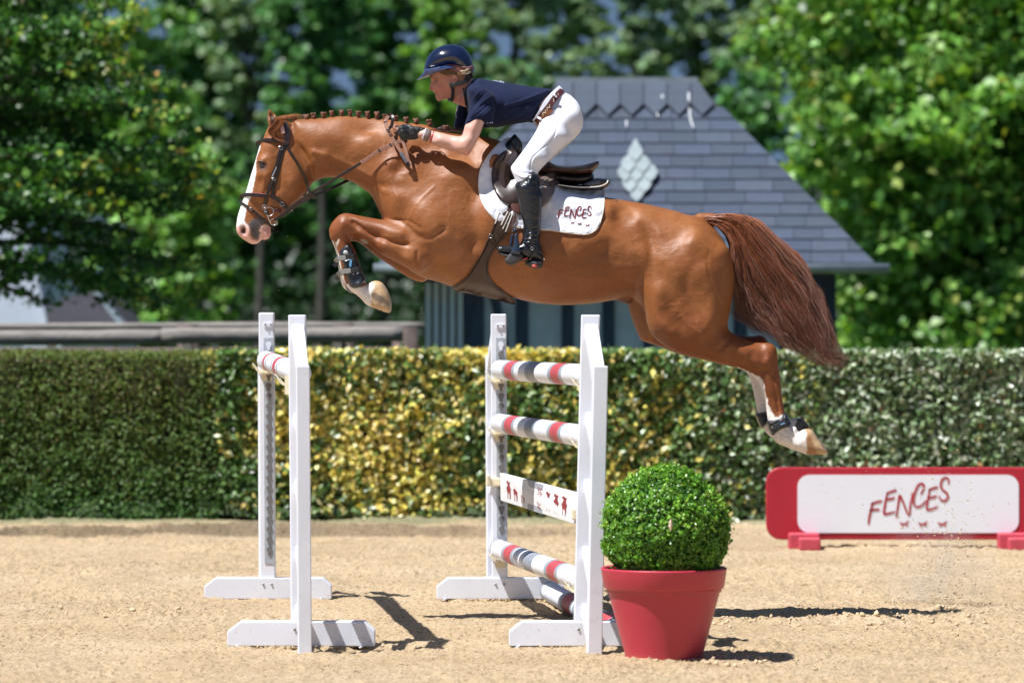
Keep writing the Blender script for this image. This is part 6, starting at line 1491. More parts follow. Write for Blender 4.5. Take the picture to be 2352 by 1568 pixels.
for sd in (-1, 1):
    bt_ = blob('boot', [dict(poly=bootp, ctrl=[(1205, 420, 31, 30, sd * 136), (1215, 480, 28, 30, sd * 138), (1218, 540, 22, 24, sd * 141), (1222, 575, 19, 20, sd * 142)], bumps=wr, k=5),
              dict(poly=footp, ctrl=[(1160, 575, 15, 12, sd * 148), (1200, 580, 18, 14, sd * 146), (1225, 590, 19, 18, sd * 143)], k=6)], M_boot, rider, 1.5, smooth=3)
    blob('boot_sole', [dict(poly=solep, ctrl=[(1160, 590, 17, 5, sd * 149), (1220, 600, 14, 5, sd * 144)])], M_sole, bt_, 1.5)
    blob('boot_heel', [dict(poly=heelp, ctrl=[(1230, 605, 16, 12, sd * 144)])], M_sole, bt_, 1.5)
    strap('spur_strap', ST([(1290, 850), (1380, 870), (1460, 960), (1540, 1000), (1640, 1040), (1710, 1110)]), 3.2, None, 1.6, M_black, bt_, side=sd, hlist=[154, 164, 166, 166, 164, 156])
    strap('spur_strap', ST([(1470, 960), (1500, 1040), (1480, 1120), (1440, 1170)]), 3.2, None, 1.6, M_black, bt_, side=sd, hlist=[165, 166, 165, 160])
    ring3('spur_buckle', ST([(1480, 968)])[0], sd * 170, 3.6, .0012, M_silver, bt_, .8)
    m = MB(); m.tube([W(*p, sd * 146) for p in ST([(1690, 1150), (1735, 1185)])], [.0022, .0035], 8); m.build('spur', M_silver, bt_, True)
    q = SCR([(728, 408)])[0]; m = MB(); m.tube([W(*q, sd * 164), W(*q, sd * 171)], .006, 14); m.build('boot_stud', M_silver, bt_, True)
    sheet('heel_mark', ST([(1478, 1300), (1500, 1278), (1540, 1272), (1580, 1282), (1596, 1306), (1578, 1330), (1536, 1336), (1496, 1326)]), lambda x, y: 0 * x + 160, 1.2, M_reddot, bt_, 0, sd, 3, 4)
    sheet('sole_mark', ST([(1296, 1180), (1340, 1152), (1398, 1142), (1400, 1158), (1350, 1180), (1300, 1196)]), lambda x, y: 0 * x + 160, 1.2, M_reddot, bt_, 0, sd, 2, 4)

# stirrups hang from the saddle
M_iron = mat('blue_black_stirrup', (.030, .045, .075), .22, metal=.3, spec=.7)
for sd in (-1, 1):
    lab = 'dark blue stirrup iron under the rider near boot' if sd < 0 else 'dark stirrup iron under the rider far boot, hidden behind the horse'
    st_ = empty('stirrup', W(1180, 560, sd * 146), lab, 'stirrup', 'stirrups hanging from the saddle')
    blob('side_arm', [dict(poly=ST([(1150, 690), (1205, 690), (1225, 800), (1250, 930), (1268, 1070), (1200, 1090), (1060, 1070), (1110, 990), (1125, 900), (1140, 790)]), ctrl=[(1178, 540, 5, 5, sd * 172), (1180, 580, 6, 9, sd * 174)], sp=3)], M_iron, st_, 1.2)
    blob('side_arm', [dict(poly=ST([(1085, 690), (1130, 700), (1120, 800), (1105, 915), (1040, 915), (1060, 800)]), ctrl=[(1155, 540, 4, 4, sd * 128)], sp=3)], M_iron, st_, 1.2)
    blob('tread', [dict(poly=ST([(1060, 1060), (1270, 1072), (1310, 1100), (1270, 1190), (1190, 1250), (1100, 1292), (1030, 1282), (970, 1235), (962, 1185), (1010, 1120)]), ctrl=[(1170, 600, 22, 5, sd * 154)], sp=3)], M_sole, st_, 1.4)
    blob('top_bar', [dict(poly=ST([(1118, 580), (1160, 570), (1192, 585), (1196, 650), (1150, 665), (1115, 650)]), ctrl=[(1155, 520, 14, 5, sd * 152)], sp=3)], M_iron, st_, 1.2)
    strap('stirrup_leather', ST([(1145, 300), (1120, 420), (1100, 540), (1105, 640), (1140, 640)]), 2.6, None, 5, M_leather2, st_, side=sd, hlist=[126, 136, 144, 148, 148])
    strap('stirrup_leather', ST([(1190, 300), (1185, 420), (1170, 540), (1160, 620)]), 2.6, None, 5, M_leather2, st_, side=sd, hlist=[128, 138, 146, 150])

# gloves: palm, four curled fingers and a thumb closed round the rein
M_glove = mat('black_riding_glove', (.016, .018, .022), .5, noise=60, vary=.35, bump=(140, .5, .003), spec=.5)
for sd in (-1, 1):
    G = lambda pts: RC(pts)
    dx = 0 if sd < 0 else -10
    base_v = sd * 70
    pts = lambda l, vs_: [(x + dx, y, v) for (x, y), v in zip(G(l), vs_)]
    o = sd * 1.0
    ch = [(pts([(150, 965), (105, 960), (78, 985), (92, 1010)], [sd * 76, sd * 82, sd * 76, sd * 66]), [5.6, 5.2, 4.8, 4.2]),
          (pts([(155, 995), (112, 992), (88, 1015), (104, 1038)], [sd * 78, sd * 84, sd * 78, sd * 66]), [5.6, 5.2, 4.8, 4.2]),
          (pts([(165, 1025), (125, 1025), (103, 1045), (122, 1062)], [sd * 77, sd * 83, sd * 77, sd * 65]), [5.4, 5.0, 4.6, 4.0]),
          (pts([(180, 1050), (145, 1054), (126, 1068), (145, 1082)], [sd * 75, sd * 80, sd * 75, sd * 64]), [4.9, 4.5, 4.1, 3.6]),
          (pts([(215, 965), (170, 940), (120, 935), (85, 950)], [sd * 64, sd * 56, sd * 56, sd * 62]), [6.2, 5.8, 5.0, 4.2])]
    pal = [(x + dx, y) for x, y in G([(335, 962), (290, 945), (230, 938), (170, 948), (140, 975), (145, 1020), (170, 1058), (215, 1070), (258, 1056), (270, 1045), (285, 1000), (325, 985)])]
    gl = blob('glove', [dict(poly=pal, ctrl=[(950, 308, 11, 12, sd * 70), (930, 306, 12, 12, sd * 72)], bumps=[('s', [(x + dx, y) for x, y in G([(290, 955), (262, 1000), (255, 1040)])], 1.6, -2)])], M_glove, rider, 1.1, chains=ch, smooth=3, k=3)
    if sd < 0:
        sheet('glove_tab', G([(180, 955), (225, 950), (240, 975), (240, 1010), (215, 1035), (185, 1030), (172, 1000)]), lambda x, y: 0 * x + 82.5, 1.5, M_rubber, gl, 0, -1, 3, 4)
# bracelets on the near wrist
for i, (a, mt_) in enumerate(((322, M_white), (338, mat('cord_grey', (.25, .22, .20), .8)), (352, MATS['cord_grey']), (366, mat('cord_brown', (.16, .10, .08), .8)), (398, mat('red_beads', (.55, .02, .03), .35)))):
    p0, p1 = RC([(a + 20, 960 + (a - 322) * .35)])[0], RC([(a - 18, 1068 + (a - 322) * .38)])[0]
    c_ = np.array([(p0[0] + p1[0]) / 2, (p0[1] + p1[1]) / 2]); u_ = (np.array(p1) - p0) / 2
    m = MB(); m.tube([W(c_[0] + u_[0] * math.cos(t) * 1.04, c_[1] + u_[1] * math.cos(t) * 1.04, -71 - 17 * math.sin(t)) for t in [2 * math.pi * k / 20 for k in range(21)]], .0027, 6, cap=False); m.build('bracelet', mt_, rider, True)

# ------------------------------------------------------------------ jump stands, poles, plank
WD = Vector((.110, -1, 0)).normalized()        # direction of the fences, towards the camera
def obox(m, p, ax, half_along, half_across, z0, z1, lean=Vector((0, 0, 0)), mi=0):
    """upright box; ax = its depth direction, lean = sideways offset at the top"""
    a = ax.normalized(); c = Vector((-a.y, a.x, 0))
    V = []
    for z, l in ((z0, Vector((0, 0, 0))), (z1, lean)):
        for sx, sy in ((-1, -1), (1, -1), (1, 1), (-1, 1)):
            q = Vector((p.x, p.y, 0)) + c * sx * half_across + a * sy * half_along + l; V.append((q.x, q.y, z))
    m.add(V, [(0, 3, 2, 1), (4, 5, 6, 7), (0, 1, 5, 4), (1, 2, 6, 5), (2, 3, 7, 6), (3, 0, 4, 7)], mi)
def keyhole(p, fwd, r=.015):
    m = MB(); pts = []
    for i in range(13): t = math.radians(-50 + 280 * i / 12); pts.append((r * math.cos(t), r * math.sin(t)))
    pts += [(-r * .45, -r * 2.0), (r * .45, -r * 2.0)]
    c = Vector((-fwd.y, fwd.x, 0))
    m.prism([p + c * a + Vector((0, 0, b_)) for a, b_ in pts], -fwd * .004)
    return m
def stand(Y, pxl_t, pxr_t, pxl_b, top, foot, near, label, holes=None, wing_in=.10, wing_w=.40, outer=None, outer_low=.85):
    """Y: distance of the post; the wing points along dirw away from the poles"""
    xt0, xt1 = P(pxl_t, top, Y).x, P(pxr_t, top, Y).x; xb0 = P(pxl_b, top, Y).x
    w_ = xt1 - xt0; zt = P(0, top, Y).z
    base = Vector((xb0 + w_ / 2, Y, 0)); lean = Vector((xt0 - xb0, 0, 0))
    r = empty('jump_stand', base, label, 'jump stand', 'white jump stands')
    dirw = WD if near else -WD
    m = MB(); obox(m, base, Vector((0, 1, 0)), w_ * .5, w_ / 2, .115, zt, lean); bevel(m.build('main_post', M_white, r), .006, 3)
    # foot bar: chamfered beam
    f0, f1 = P(foot[0], 0, Y - .05).x, P(foot[1], 0, Y - .05).x; h = .118; c_ = .045
    m = MB(); m.prism([(f0, Y - .05, .008), (f1, Y - .05, .008), (f1, Y - .05, h - c_ * .9), (f1 - c_, Y - .05, h), (f0 + c_ * 1.3, Y - .05, h), (f0, Y - .05, h - c_)], (0, .10, 0)); bevel(m.build('foot_bar', M_white, r), .004)
    for fx_ in (f0 + .05, f1 - .05):
        m = MB(); m.tube([(fx_, Y - .052, .012), (fx_ - .02, Y - .054, .0)], .004, 5); m.build('glide', M_white, r)
    # outer post of the wing, sloping top piece and rungs
    op = base + dirw * wing_w; ow = w_ * .38
    ztop2 = zt * outer_low
    if near:
        m = MB(); obox(m, op, dirw, .03, ow, -.01, ztop2, lean * .8); bevel(m.build('outer_post', M_white, r), .004)
    else:
        m = MB(); obox(m, op, dirw, .03, ow, .0, ztop2, lean * .8); bevel(m.build('outer_post', M_white, r), .004)
    def rung(z_in, z_out, th, name='rung', wd=.018):
        m = MB(); c = Vector((-dirw.y, dirw.x, 0)).normalized() * wd
        a = base + dirw * (w_ * .5 - .004) + lean * (z_in / zt); b_ = base + dirw * (wing_w - .03) + lean * .8 * (z_out / zt)
        V = [a - c + Vector((0, 0, z_in)), a + c + Vector((0, 0, z_in)), b_ + c + Vector((0, 0, z_out)), b_ - c + Vector((0, 0, z_out))]
        V += [v - Vector((0, 0, th)) for v in V]
        m.add(V, [(0, 1, 2, 3), (7, 6, 5, 4), (0, 4, 5, 1), (1, 5, 6, 2), (2, 6, 7, 3), (3, 7, 4, 0)]); bevel(m.build(name, M_white, r), .003)
    rung(zt - .04, ztop2 - .005, .07, 'sloping_top', ow * .9)
    for z_ in (1.06, .76, .46, .20): rung(z_, z_ - .16, .06)
    if holes:
        y0, y1 = holes; fy = Y - w_ * .5 - .004
        tx = (xt0 + xt1) / 2 + .012
        def cx(z): return base.x + .010 + (lean.x) * (z / zt)
        z0, z1 = P(0, y1, Y).z, P(0, y0, Y).z
        m = MB(); m.prism([(cx(z0) - .024, fy, z0), (cx(z0) + .028, fy, z0), (cx(z1) + .028, fy, z1), (cx(z1) - .024, fy, z1)], (0, .0035, 0)); bevel(m.build('keyhole_track', M_steel, r), .001, 1)
        tr = r.children[-1]; z = z1 - .035; k = 0
        while z > z0 + .02:
            keyhole(Vector((cx(z) + .002, fy - .0005, z)), Vector((0, 1, 0))).build('keyhole', M_white if k == 0 else M_hole, tr); z -= .0535; k += 1
        m = MB(); m.box((cx(zt) + .0, fy + .0, zt - .062), (.045, .006, .022)); o = m.build('pin_plate', M_white, r); bevel(o, .002)
        for s_ in (-.014, .014):
            m = MB(); m.tube([(cx(zt) + s_, fy - .004, zt - .062), (cx(zt) + s_, fy - .009, zt - .062)], .004, 8); m.build('pin', M_rubber, o)
    return r, base, lean, w_, zt
def cup(r, px, py, Y, s=1.0, face=1):
    """a shallow cradle that the pole end rests in"""
    p = P(px, py, Y); m = MB(); V = []; n = 12; F = []
    for k, dy in enumerate((-.05, .045)):
        for rr in (.060, .051):
            for i in range(n):
                t = math.radians(200 + 140 * i / (n - 1)); V.append((p.x + rr * 1.05 * math.cos(t), p.y + dy * face, p.z + .052 + rr * math.sin(t) * .95))
    for i in range(n - 1):
        F += [(i, i+1, 2*n+i+1, 2*n+i), (n+i+1, n+i, 3*n+i, 3*n+i+1), (i+1, i, n+i, n+i+1), (2*n+i, 2*n+i+1, 3*n+i+1, 3*n+i)]
    F += [(0, n, 3*n, 2*n)[::-1], (n-1, 2*n-1, 4*n-1, 3*n-1)]
    m.add(V, F); m.box((p.x, p.y + .05 * face, p.z + .005), (.05, .014, .085))
    m.add([(p.x - .055, p.y - .03, p.z + .03), (p.x - .075, p.y - .03, p.z + .055), (p.x - .07, p.y + .02, p.z + .055), (p.x - .05, p.y + .02, p.z + .03)], [(0, 1, 2, 3)])
    return m.build('pole_cup', M_cream, r, False)
YF, YN = 21.95, 18.95
s1, b1_, l1, w1, zt1 = stand(YF, 595, 630, 598, 718, (469, 761), False, 'far white jump stand of the single-pole fence, grey keyhole strip facing the camera', (775, 1292), wing_w=.34)
s2, b2_, l2, w2, zt2 = stand(YN, 663, 703, 669, 723, (522, 861), True, 'near white jump stand of the single-pole fence, nearest the left edge', None, wing_w=.36)
s3, b3_, l3, w3, zt3 = stand(YF, 1127, 1163, 1130, 721, (1003, 1296), False, 'far white jump stand of the striped-pole fence, behind the lettered plank', (775, 1230), wing_w=.36)
s4, b4_, l4, w4, zt4 = stand(YN, 1335, 1378, 1318, 723, (1169, 1470), True, 'near white jump stand beside the red flowerpot', None, wing_w=.38)
M_poleW = mat('pole_white', (.75, .78, .84), .42, noise=4, vary=.05, bump=(40, .15, .002))
M_poleR = mat('pole_red_band', (.44, .065, .078), .5, noise=25, vary=.25)
M_poleG = mat('pole_grey_band', (.30, .335, .375), .45, noise=14, vary=.15)
M_poleS = mat('pole_steel_band', (.27, .30, .35), .45, noise=18, vary=.3)
def pole(a, b_, label, bands, r=.0505, name='jump_pole'):
    a, b_ = Vector(a), Vector(b_); L = (b_ - a).length; m = MB(); t = (b_ - a) / L
    ts = sorted(set([0, 1] + [q for bd in bands for q in bd[:2]])); fine = []
    n = 20; up = Vector((0, 0, 1)); s1_ = t.cross(up).normalized(); s2_ = t.cross(s1_)
    root = empty(name, (a + b_) / 2, label, 'jump pole', 'striped jump poles')
    V = []; F = []; MI = []
    rs = [(0, .35), (0, .86), (.0015, .97), (.004, 1)] + [(q, 1) for q in ts[1:-1]] + [(1 - .004, 1), (1 - .0015, .97), (1, .86), (1, .35)]
    for q, k in rs: V += [tuple(a + t * L * q + (s1_ * math.cos(2*math.pi*j/n) + s2_ * math.sin(2*math.pi*j/n)) * r * k) for j in range(n)]
    for i in range(len(rs) - 1):
        mid = (rs[i][0] + rs[i+1][0]) / 2; mi = 0
        for q0, q1, k in bands:
            if q0 <= mid <= q1: mi = k
        for j in range(n): F.append((i*n+j, i*n+(j+1) % n, (i+1)*n+(j+1) % n, (i+1)*n+j)); MI.append(mi)
    F += [tuple(range(n))[::-1], tuple((len(rs)-1)*n + j for j in range(n))]; MI += [0, 0]
    o = mk('shaft', V, F, [M_poleW, M_poleR, M_poleG, M_poleS], root, True, matidx=MI)
    c = MB(); 
    return root
def bandset(cs, w=.055):
    out = []
    for c, kind in cs:
        if kind == 'R': out += [(c - w, c + w, 1), (c - w - .03, c - w, 2), (c + w, c + w + .03, 2)]
        else: out += [(c - w * 1.25, c + w * 1.25, 3)]
    return out
B = bandset([(.22, 'R'), (.48, 'G'), (.76, 'R')], .045)
e1 = .06
def rail(pa, ya, pb, yb, dz=0, Ya=YF - .075, Yb=YN + .075): return P(pa, ya, Ya, dz), P(pb, yb, Yb, dz)
a, b_ = rail(612, 828, 690, 858); pole(a, b_, 'white pole with thin red rings on the single-pole fence', [(.10, .125, 1), (.14, .16, 2), (.085, .095, 2), (.36, .40, 1), (.33, .345, 2), (.42, .435, 2)] if False else [(.18, .24, 1), (.27, .30, 2), (.14, .16, 2), (.50, .58, 1), (.45, .475, 2), (.61, .64, 2)])
a, b_ = rail(1148, 849, 1350, 862); pole(a, b_, 'topmost striped pole of the fence under the horse belly', B)
a, b_ = rail(1148, 972, 1348, 1002); pole(a, b_, 'second striped pole from the top, just above the lettered plank', B)
a, b_ = rail(1148, 1262, 1338, 1332); pole(a, b_, 'lowest raised striped pole, below the lettered plank', B)
ga, gb = P(1262, 0, 21.85), P(1415, 0, 19.35); ga.z = gb.z = .052; pole(ga, gb, 'striped pole lying on the sand as a ground line behind the pot', bandset([(.42, 'R'), (.60, 'G'), (.93, 'R')], .06) + [(.0, .03, 2)], .052)
for st_, lst in ((s1, [(612, 858, YF - .09)]), (s3, [(1146, 878, YF - .09), (1146, 998, YF - .09), (1150, 1288, YF - .09)])):
    for px, py, Y in lst: cup(st_, px, py, Y)
for px, py in ((1352, 890), (1350, 1030), (1340, 1360)): cup(s4, px - 8, py, YN + .09, face=-1)
cup(s2, 668, 886, YN + .09, face=-1)
for px, py in ((1134, 1106),):
    m = MB(); p = P(px, py, YF - .07); m.box((p.x, p.y, p.z), (.07, .05, .045)); m.box((p.x - .03, p.y - .03, p.z + .01), (.02, .05, .06)); bevel(m.build('plank_cup', M_cream, s3), .008, 3)
m = MB(); p = P(1322, 1180, YN + .08); m.box((p.x, p.y, p.z), (.04, .05, .05)); bevel(m.build('plank_cup', M_cream, s4), .006, 3)
# the plank
M_plank = mat('plank_white', (.78, .79, .80), .45, noise=6, vary=.04)
M_dred = mat('dark_red_print', (.26, .022, .025), .6)
M_bgrey = mat('plank_grey', (.34, .355, .40), .5, noise=10, vary=.08)
pa0, pa1 = P(1148, 1086, YF - .085), P(1150, 1149, YF - .085)
pb0, pb1 = P(1325, 1132, YN + .085), P(1319, 1203, YN + .085)
plank = empty('jump_plank', (pa0 + pb1) / 2, 'white plank with red horses and grey lettered centre hung between the striped poles', 'jump plank')
nv = Vector((1, .1, 0)).normalized()
thk = Vector((.024, 0, 0))
m = MB(); m.prism([pa1, pb1, pb0, pa0], thk); bevel(m.build('board', M_plank, plank), .003)
def plk(u, v, o=.0012):      # u along from the far end, v down
    a = pa0.lerp(pb0, u); c = pa1.lerp(pb1, u); return a.lerp(c, v) - Vector((o, .0, 0)) + Vector((0, 0, 0))
def quad(u0, u1, v0, v1, name, mt, o=.0012): mk(name, [plk(u0, v0, o), plk(u1, v0, o), plk(u1, v1, o), plk(u0, v1, o)], [(0, 1, 2, 3)], mt, plank)
quad(.40, .60, .0, 1.0, 'grey_panel', M_bgrey)
HORSEFIG = [(.30, .05), (.45, .0), (.55, .08), (.62, .03), (.66, .10), (.60, .16), (.62, .30), (.72, .42), (.66, .60), (.70, .75), (.64, .98), (.60, .98), (.60, .76), (.52, .62), (.46, .66), (.44, .98), (.40, .98), (.40, .70), (.34, .55), (.30, .40), (.40, .28), (.42, .16), (.34, .14)]
for u in (.13, .23, .33, .67, .77, .87):
    t3 = delaunay_2d_cdt([Vector(p) for p in HORSEFIG], [(i, (i + 1) % len(HORSEFIG)) for i in range(len(HORSEFIG))], [], 1, 1e-4)
    mk('horse_figure', [plk(u + (p.x - .5) * .16, .2 + p.y * .66, .002) for p in t3[0]], [tuple(f) for f in t3[2]], M_dred, plank)
def plmap(x, y): 
    yy = y + .27 * (x - 1045); return plk(.535 + (yy - 425) / 220 * .055, .86 - (x - 1045) / 690 * .72, .003)
lettering(plmap, plank, M_dred, 22, ponies=())

# ------------------------------------------------------------------ red advertising block
YS = 26.6
M_sred = mat('red_board_plastic', (.40, .012, .03), .45, noise=5, vary=.08)
M_sred2 = mat('faded_red_foot', (.50, .06, .09), .6, noise=12, vary=.12)
M_swhite = mat('white_board_film', (.78, .81, .88), .5, noise=2, vary=.02)
sign = empty('advertising_board', P(2090, 1260, YS), 'long low red board with rounded white panel and red brush lettering by the hedge', 'board')
def rrect(x0, y0, x1, y1, r, Y, n=7):
    out = []
    for cx, cy, a0 in ((x1 - r, y0 + r, -90), (x1 - r, y1 - r, 0), (x0 + r, y1 - r, 90), (x0 + r, y0 + r, 180)):
        for i in range(n): t = math.radians(a0 + 90 * i / (n - 1)); out.append(P(cx + r * math.cos(t), cy + r * math.sin(t), Y))
    return out[::-1]
m = MB(); m.prism(rrect(1760, 1073, 2412, 1239, 34, YS), (0, .05, 0)); bevel(m.build('board', M_sred, sign), .008, 3)
m = MB(); m.prism(rrect(1832, 1090, 2340, 1223, 27, YS - .006), (0, .01, 0)); m.build('white_panel', M_swhite, sign)
def smap(x, y): a, c = BD([(x, y)])[0]; return P(a, c, YS - .009)
lettering(smap, sign, mat('red_lettering', (.40, .02, .035), .6), 19)
for x0 in (1812, 2294):
    for (xa, xb, y0, y1, dy, nm) in ((x0, x0 + 72, 1224, 1256, -.10, 'foot'), (x0 + 24, x0 + 74, 1235, 1261, -.22, 'foot')):
        m = MB(); a, b_ = P(xa, y0, YS + dy), P(xb, y0, YS + dy); m.box(((a.x + b_.x) / 2, YS + dy + .06, a.z / 2 - .005), (b_.x - a.x, .118, a.z + .01)); bevel(m.build(nm, M_sred2, sign), .014, 3)

# ------------------------------------------------------------------ box ball in a red pot
YP = 18.2
kx = YP / FPX
pc_ = P(1525, 0, YP); pc_.z = 0
M_pot, nt, b = nodes('red_pot_plastic')
tc = nt.nodes.new('ShaderNodeTexCoord'); sx = nt.nodes.new('ShaderNodeSeparateXYZ'); nt.links.new(tc.outputs['Object'], sx.inputs[0])
mr = nt.nodes.new('ShaderNodeMapRange'); mr.inputs['From Min'].default_value = -.26; mr.inputs['From Max'].default_value = -.02; mr.inputs['To Min'].default_value = 1.35; mr.inputs['To Max'].default_value = .0
nt.links.new(sx.outputs['Z'], mr.inputs[0]); nz = noise_node(nt, 9, 6, .7)
ml = nt.nodes.new('ShaderNodeMath'); ml.operation = 'MULTIPLY'; nt.links.new(mr.outputs[0], ml.inputs[0]); nt.links.new(nz.outputs[0], ml.inputs[1])
mxp = nt.nodes.new('ShaderNodeMix'); mxp.data_type = 'RGBA'; nt.links.new(ml.outputs[0], mxp.inputs[0]); mxp.inputs[6].default_value = (.47, .036, .062, 1); mxp.inputs[7].default_value = (.52, .25, .19, 1)
nt.links.new(mxp.outputs[2], b.inputs['Base Color']); b.inputs['Roughness'].default_value = .42
pot = empty('flower_pot', pc_, 'large red plastic flowerpot standing on the sand by the near stand', 'pot')
zr = CAMZ - (1304 - HOR) * kx; rr = 145 * kx; hr = 44 * kx
m = MB(); m.lathe([(.165, -.06), (.168, 0), (.172, .04), (rr * .905, zr - hr + .0)], (pc_.x, YP, 0), 72); m.build('pot_wall', M_pot, pot, True)
m = MB(); m.lathe([(rr * .89, zr - hr + .004), (rr * .935, zr - hr - .004), (rr * .955, zr - hr + .004), (rr * .995, zr - .006), (rr * 1.0, zr), (rr * .985, zr + .004), (rr * .95, zr - .002), (rr * .93, zr - .05), (rr * .91, zr - .1)], (pc_.x, YP, 0), 72); m.build('rim', M_pot, pot, True)
M_soil = mat('dark_soil', (.03, .022, .015), .95, noise=20, bump=(30, 1, .02))
m = MB(); m.lathe([(.001, zr - .03), (rr * .93, zr - .04)], (pc_.x, YP, 0), 40); m.build('soil', M_soil, pot)
# clipped box
box = empty('box_ball', (pc_.x, YP, zr - .03), 'clipped bright green box ball growing in the red pot', 'shrub')
bc = np.array([P(1529, 0, YP).x, YP, CAMZ - (1216 - HOR) * kx]); br_ = 143 * kx
n = 34000
d = rng.normal(0, 1, (n, 3)); d /= np.linalg.norm(d, axis=1)[:, None]
lump = 1 + .05 * fbm(d[:, 0] * 3 + 5, d[:, 1] * 3, d[:, 2] * 3, 3) + .035 * fbm(d[:, 0] * 11, d[:, 1] * 11, d[:, 2] * 11, 2)
rad = br_ * lump * (1 - np.abs(rng.normal(0, .035, n))) + (rng.random(n) < .10) * rng.random(n) * .018
p = bc + d * rad[:, None] * np.array([1, 1, 1.0])
k = p[:, 2] > zr - .05; p, d = p[k], d[k]
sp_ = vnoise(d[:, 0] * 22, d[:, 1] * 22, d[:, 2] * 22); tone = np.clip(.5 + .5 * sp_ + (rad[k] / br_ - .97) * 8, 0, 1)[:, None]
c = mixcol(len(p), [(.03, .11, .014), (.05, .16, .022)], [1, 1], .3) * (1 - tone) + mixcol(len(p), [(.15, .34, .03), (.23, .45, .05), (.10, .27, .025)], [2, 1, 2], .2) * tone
leaves('foliage', p, d * 1.2 + np.array([0, 0, .4]), rng.uniform(.012, .023, len(p)), c, M_leafgloss, box, .6)['kind'] = 'stuff'
m = MB(); IVV = IV * (br_ * .86) + bc; 
bmx = bmesh.new(); bmesh.ops.create_icosphere(bmx, subdivisions=3, radius=br_ * .9)
V = np.array([q.co[:] for q in bmx.verts]); F = [[q.index for q in g.verts] for g in bmx.faces]; bmx.free()
V = V * (1 + .04 * fbm(V[:, 0] * 20, V[:, 1] * 20, V[:, 2] * 20))[:, None] + bc; mk('blocking_core', V, F, M_core, box, True)
q = P(1539, 1206, YP - br_ * .985); m = MB(); m.add([q + Vector(v) for v in ((-.008, -.004, .02), (.004, -.012, .028), (.012, -.008, -.002), (.003, -.01, -.026), (-.009, -.008, -.008), (.002, -.016, .0))], [(0, 5, 1), (1, 5, 2), (2, 5, 3), (3, 5, 4), (4, 5, 0)])
o = m.build('fallen_leaf', mat('dry_leaf', (.72, .55, .40), .7)); tag(o, 'single dry pale leaf caught on the front of the box ball', 'leaf')
# sand heaped against the pot, stands and feet
def heap(x, y, n, rx, ry, h):
    X_ = rng.normal(x, rx, n); Y_ = rng.normal(y, ry, n); s_ = .0018 + .006 * rng.random(n) ** 3
    return np.stack([X_, Y_, h * rng.random(n) * np.exp(-((X_ - x) / rx) ** 2 * .3)], 1), s_
hs = []
for i in range(40):
    t = math.pi * (1.0 + i / 39); hs.append(heap(pc_.x + .185 * math.cos(t), YP +   .185 * math.sin(t), 40, .03, .02, .022))
for b0 in (b1_, b2_, b3_, b4_): hs.append(heap(b0.x, b0.y - .075, 220, .17, .022, .006))
pos = np.concatenate([h[0] for h in hs]); sz = np.concatenate([h[1] for h in hs])
tag(clods('sand_heap', pos, sz, M_clod, np.array([.60, .44, .255]) * rng.uniform(.7, 1, (len(pos), 1))), 'sand heaped against the foot of the pot and stands', 'sand', kind='stuff')

# ------------------------------------------------------------------ sand kicked up by the hooves
def spray(n, cx, cy, Y, wx, wy, smin, smax, power=5, up=0):
    px = rng.normal(cx, wx, n); py = rng.normal(cy, wy, n); Y_ = rng.normal(Y, .12, n)
    return np.array([P(a, min(c, 1390), yy)[:] for a, c, yy in zip(px, py, Y_)]), smin + (smax - smin) * rng.random(n) ** power
parts = [spray(330, 2170, 1170, 21.4, 60, 70, .0009, .0055, 4), spray(1100, 2180, 1320, 21.4, 50, 62, .0010, .0065, 3), spray(260, 2080, 1080, 20.6, 90, 60, .001, .004), spray(260, 2130, 1388, 21.5, 80, 14, .002, .010, 4),
         spray(500, 1010, 650, 20.4, 34, 26, .0006, .0022, 4), spray(30, 900, 620, 20.4, 160, 80, .001, .003, 4), spray(26, 720, 350, 20.1, 60, 60, .0008, .002, 4), spray(120, 1880, 1010, 20.4, 60, 60, .0007, .003, 4)]
pos = np.concatenate([q[0] for q in parts]); sz = np.concatenate([q[1] for q in parts])
tag(clods('sand_spray', pos, sz, M_clod, np.array([.64, .48, .29]) * rng.uniform(.7, 1.15, (len(pos), 1))), 'grains and crumbs of sand flying up behind the horse', 'sand spray', kind='stuff')

# stray shoots of the box, lime streaks on the slates, bolts on the stands
ns_ = 260; d = rng.normal(0, 1, (ns_, 3)); d[:, 2] = np.abs(d[:, 2]) * .8; d /= np.linalg.norm(d, axis=1)[:, None]
p = np.repeat(bc + d * br_ * 1.0, 7, 0) + np.repeat(d, 7, 0) * np.tile(np.linspace(-.01, .03, 7), ns_)[:, None] * np.repeat(rng.random(ns_), 7)[:, None] + rng.normal(0, .004, (ns_ * 7, 3))
leaves('shoots', p, np.repeat(d, 7, 0) + np.array([0, 0, .6]), rng.uniform(.011, .019, len(p)), mixcol(len(p), [(.28, .52, .06), (.20, .42, .04), (.30, .22, .10)], [3, 2, .3], .2), M_leafgloss, box, .6)['kind'] = 'stuff'
M_lime = mat('bird_lime', (.62, .64, .66), .8)
for pl, w_ in (([(1583, 262), (1584, 280), (1588, 296), (1592, 306)], 3.2), ([(1509, 262), (1510, 282)], 3.0), ([(1438, 290), (1439, 304)], 3.0), ([(1581, 226), (1582, 246)], 3.4), ([(1520, 232), (1521, 238)], 4)):
    V = []
    for a, c in pl: V += [onroof(a - w_ / 2, c, .062), onroof(a + w_ / 2, c, .062)]
    mk('lime_streak', V, [(2*i, 2*i+2, 2*i+3, 2*i+1) for i in range(len(pl) - 1)], M_lime, barn)
M_screw = mat('dull_screw', (.28, .28, .29), .5, metal=.5)
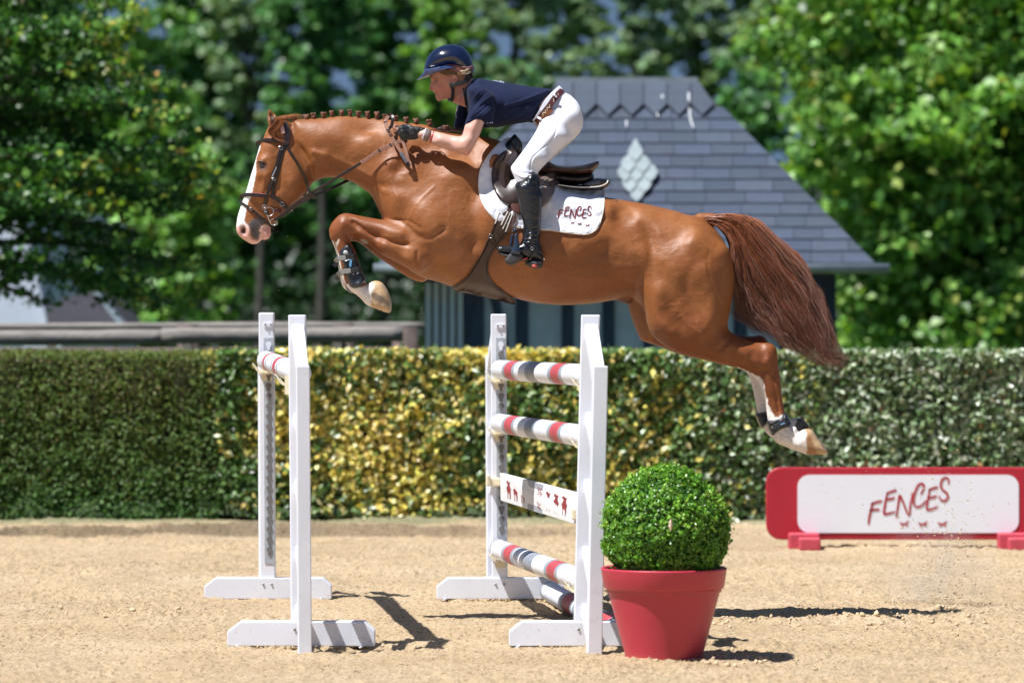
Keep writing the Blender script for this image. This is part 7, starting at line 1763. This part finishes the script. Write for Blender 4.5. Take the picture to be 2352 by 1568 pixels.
for st_, b0, Y_, w_ in ((s1, b1_, YF, w1), (s2, b2_, YN, w2), (s3, b3_, YF, w3), (s4, b4_, YN, w4)):
    for dx_ in (-.022, .022):
        m = MB(); m.tube([(b0.x + dx_, Y_ - .0505, .085), (b0.x + dx_, Y_ - .055, .085)], .006, 8); m.build('bolt', M_screw, st_, True)
# the puff of dust under the landing hooves: real scattering air, a closed uneven blob
m, nt, b = nodes('dust_air'); nt.nodes.remove(b)
pv = nt.nodes.new('ShaderNodeVolumePrincipled'); pv.inputs['Color'].default_value = (1, .95, .86, 1); pv.inputs['Anisotropy'].default_value = 0
tc = nt.nodes.new('ShaderNodeTexCoord'); le = nt.nodes.new('ShaderNodeVectorMath'); le.operation = 'LENGTH'
mp = nt.nodes.new('ShaderNodeMapping'); mp.inputs['Scale'].default_value = (1 / .36, 1 / .26, 1 / .46); nt.links.new(tc.outputs['Object'], mp.inputs[0]); nt.links.new(mp.outputs[0], le.inputs[0])
fr = nt.nodes.new('ShaderNodeMapRange'); fr.inputs['From Min'].default_value = 1; fr.inputs['From Max'].default_value = .15; fr.inputs['To Min'].default_value = 0; fr.inputs['To Max'].default_value = 1; nt.links.new(le.outputs['Value'], fr.inputs[0])
nz = noise_node(nt, 5.5, 4, .6); nr = nt.nodes.new('ShaderNodeMapRange'); nr.inputs['From Min'].default_value = .42; nr.inputs['From Max'].default_value = .75; nr.inputs['To Max'].default_value = 4; nt.links.new(nz.outputs[0], nr.inputs[0])
mu = nt.nodes.new('ShaderNodeMath'); mu.operation = 'MULTIPLY'; nt.links.new(fr.outputs[0], mu.inputs[0]); nt.links.new(nr.outputs[0], mu.inputs[1]); nt.links.new(mu.outputs[0], pv.inputs['Density'])
nt.links.new(pv.outputs[0], nt.nodes['Material Output'].inputs['Volume'])
bmx = bmesh.new(); bmesh.ops.create_icosphere(bmx, subdivisions=3, radius=1)
V = np.array([q.co[:] for q in bmx.verts]) * [.36, .26, .46]; F = [[q.index for q in g_.verts] for g_ in bmx.faces]; bmx.free()
dc = P(2150, 1320, 21.4); V = V + np.array(dc[:]); V[:, 2] = np.maximum(V[:, 2], .03)
o = mk('dust_cloud', V, F, m, None, True, origin=dc[:]); tag(o, 'thin puff of pale sand dust hanging behind the take-off spot', 'dust', kind='stuff')
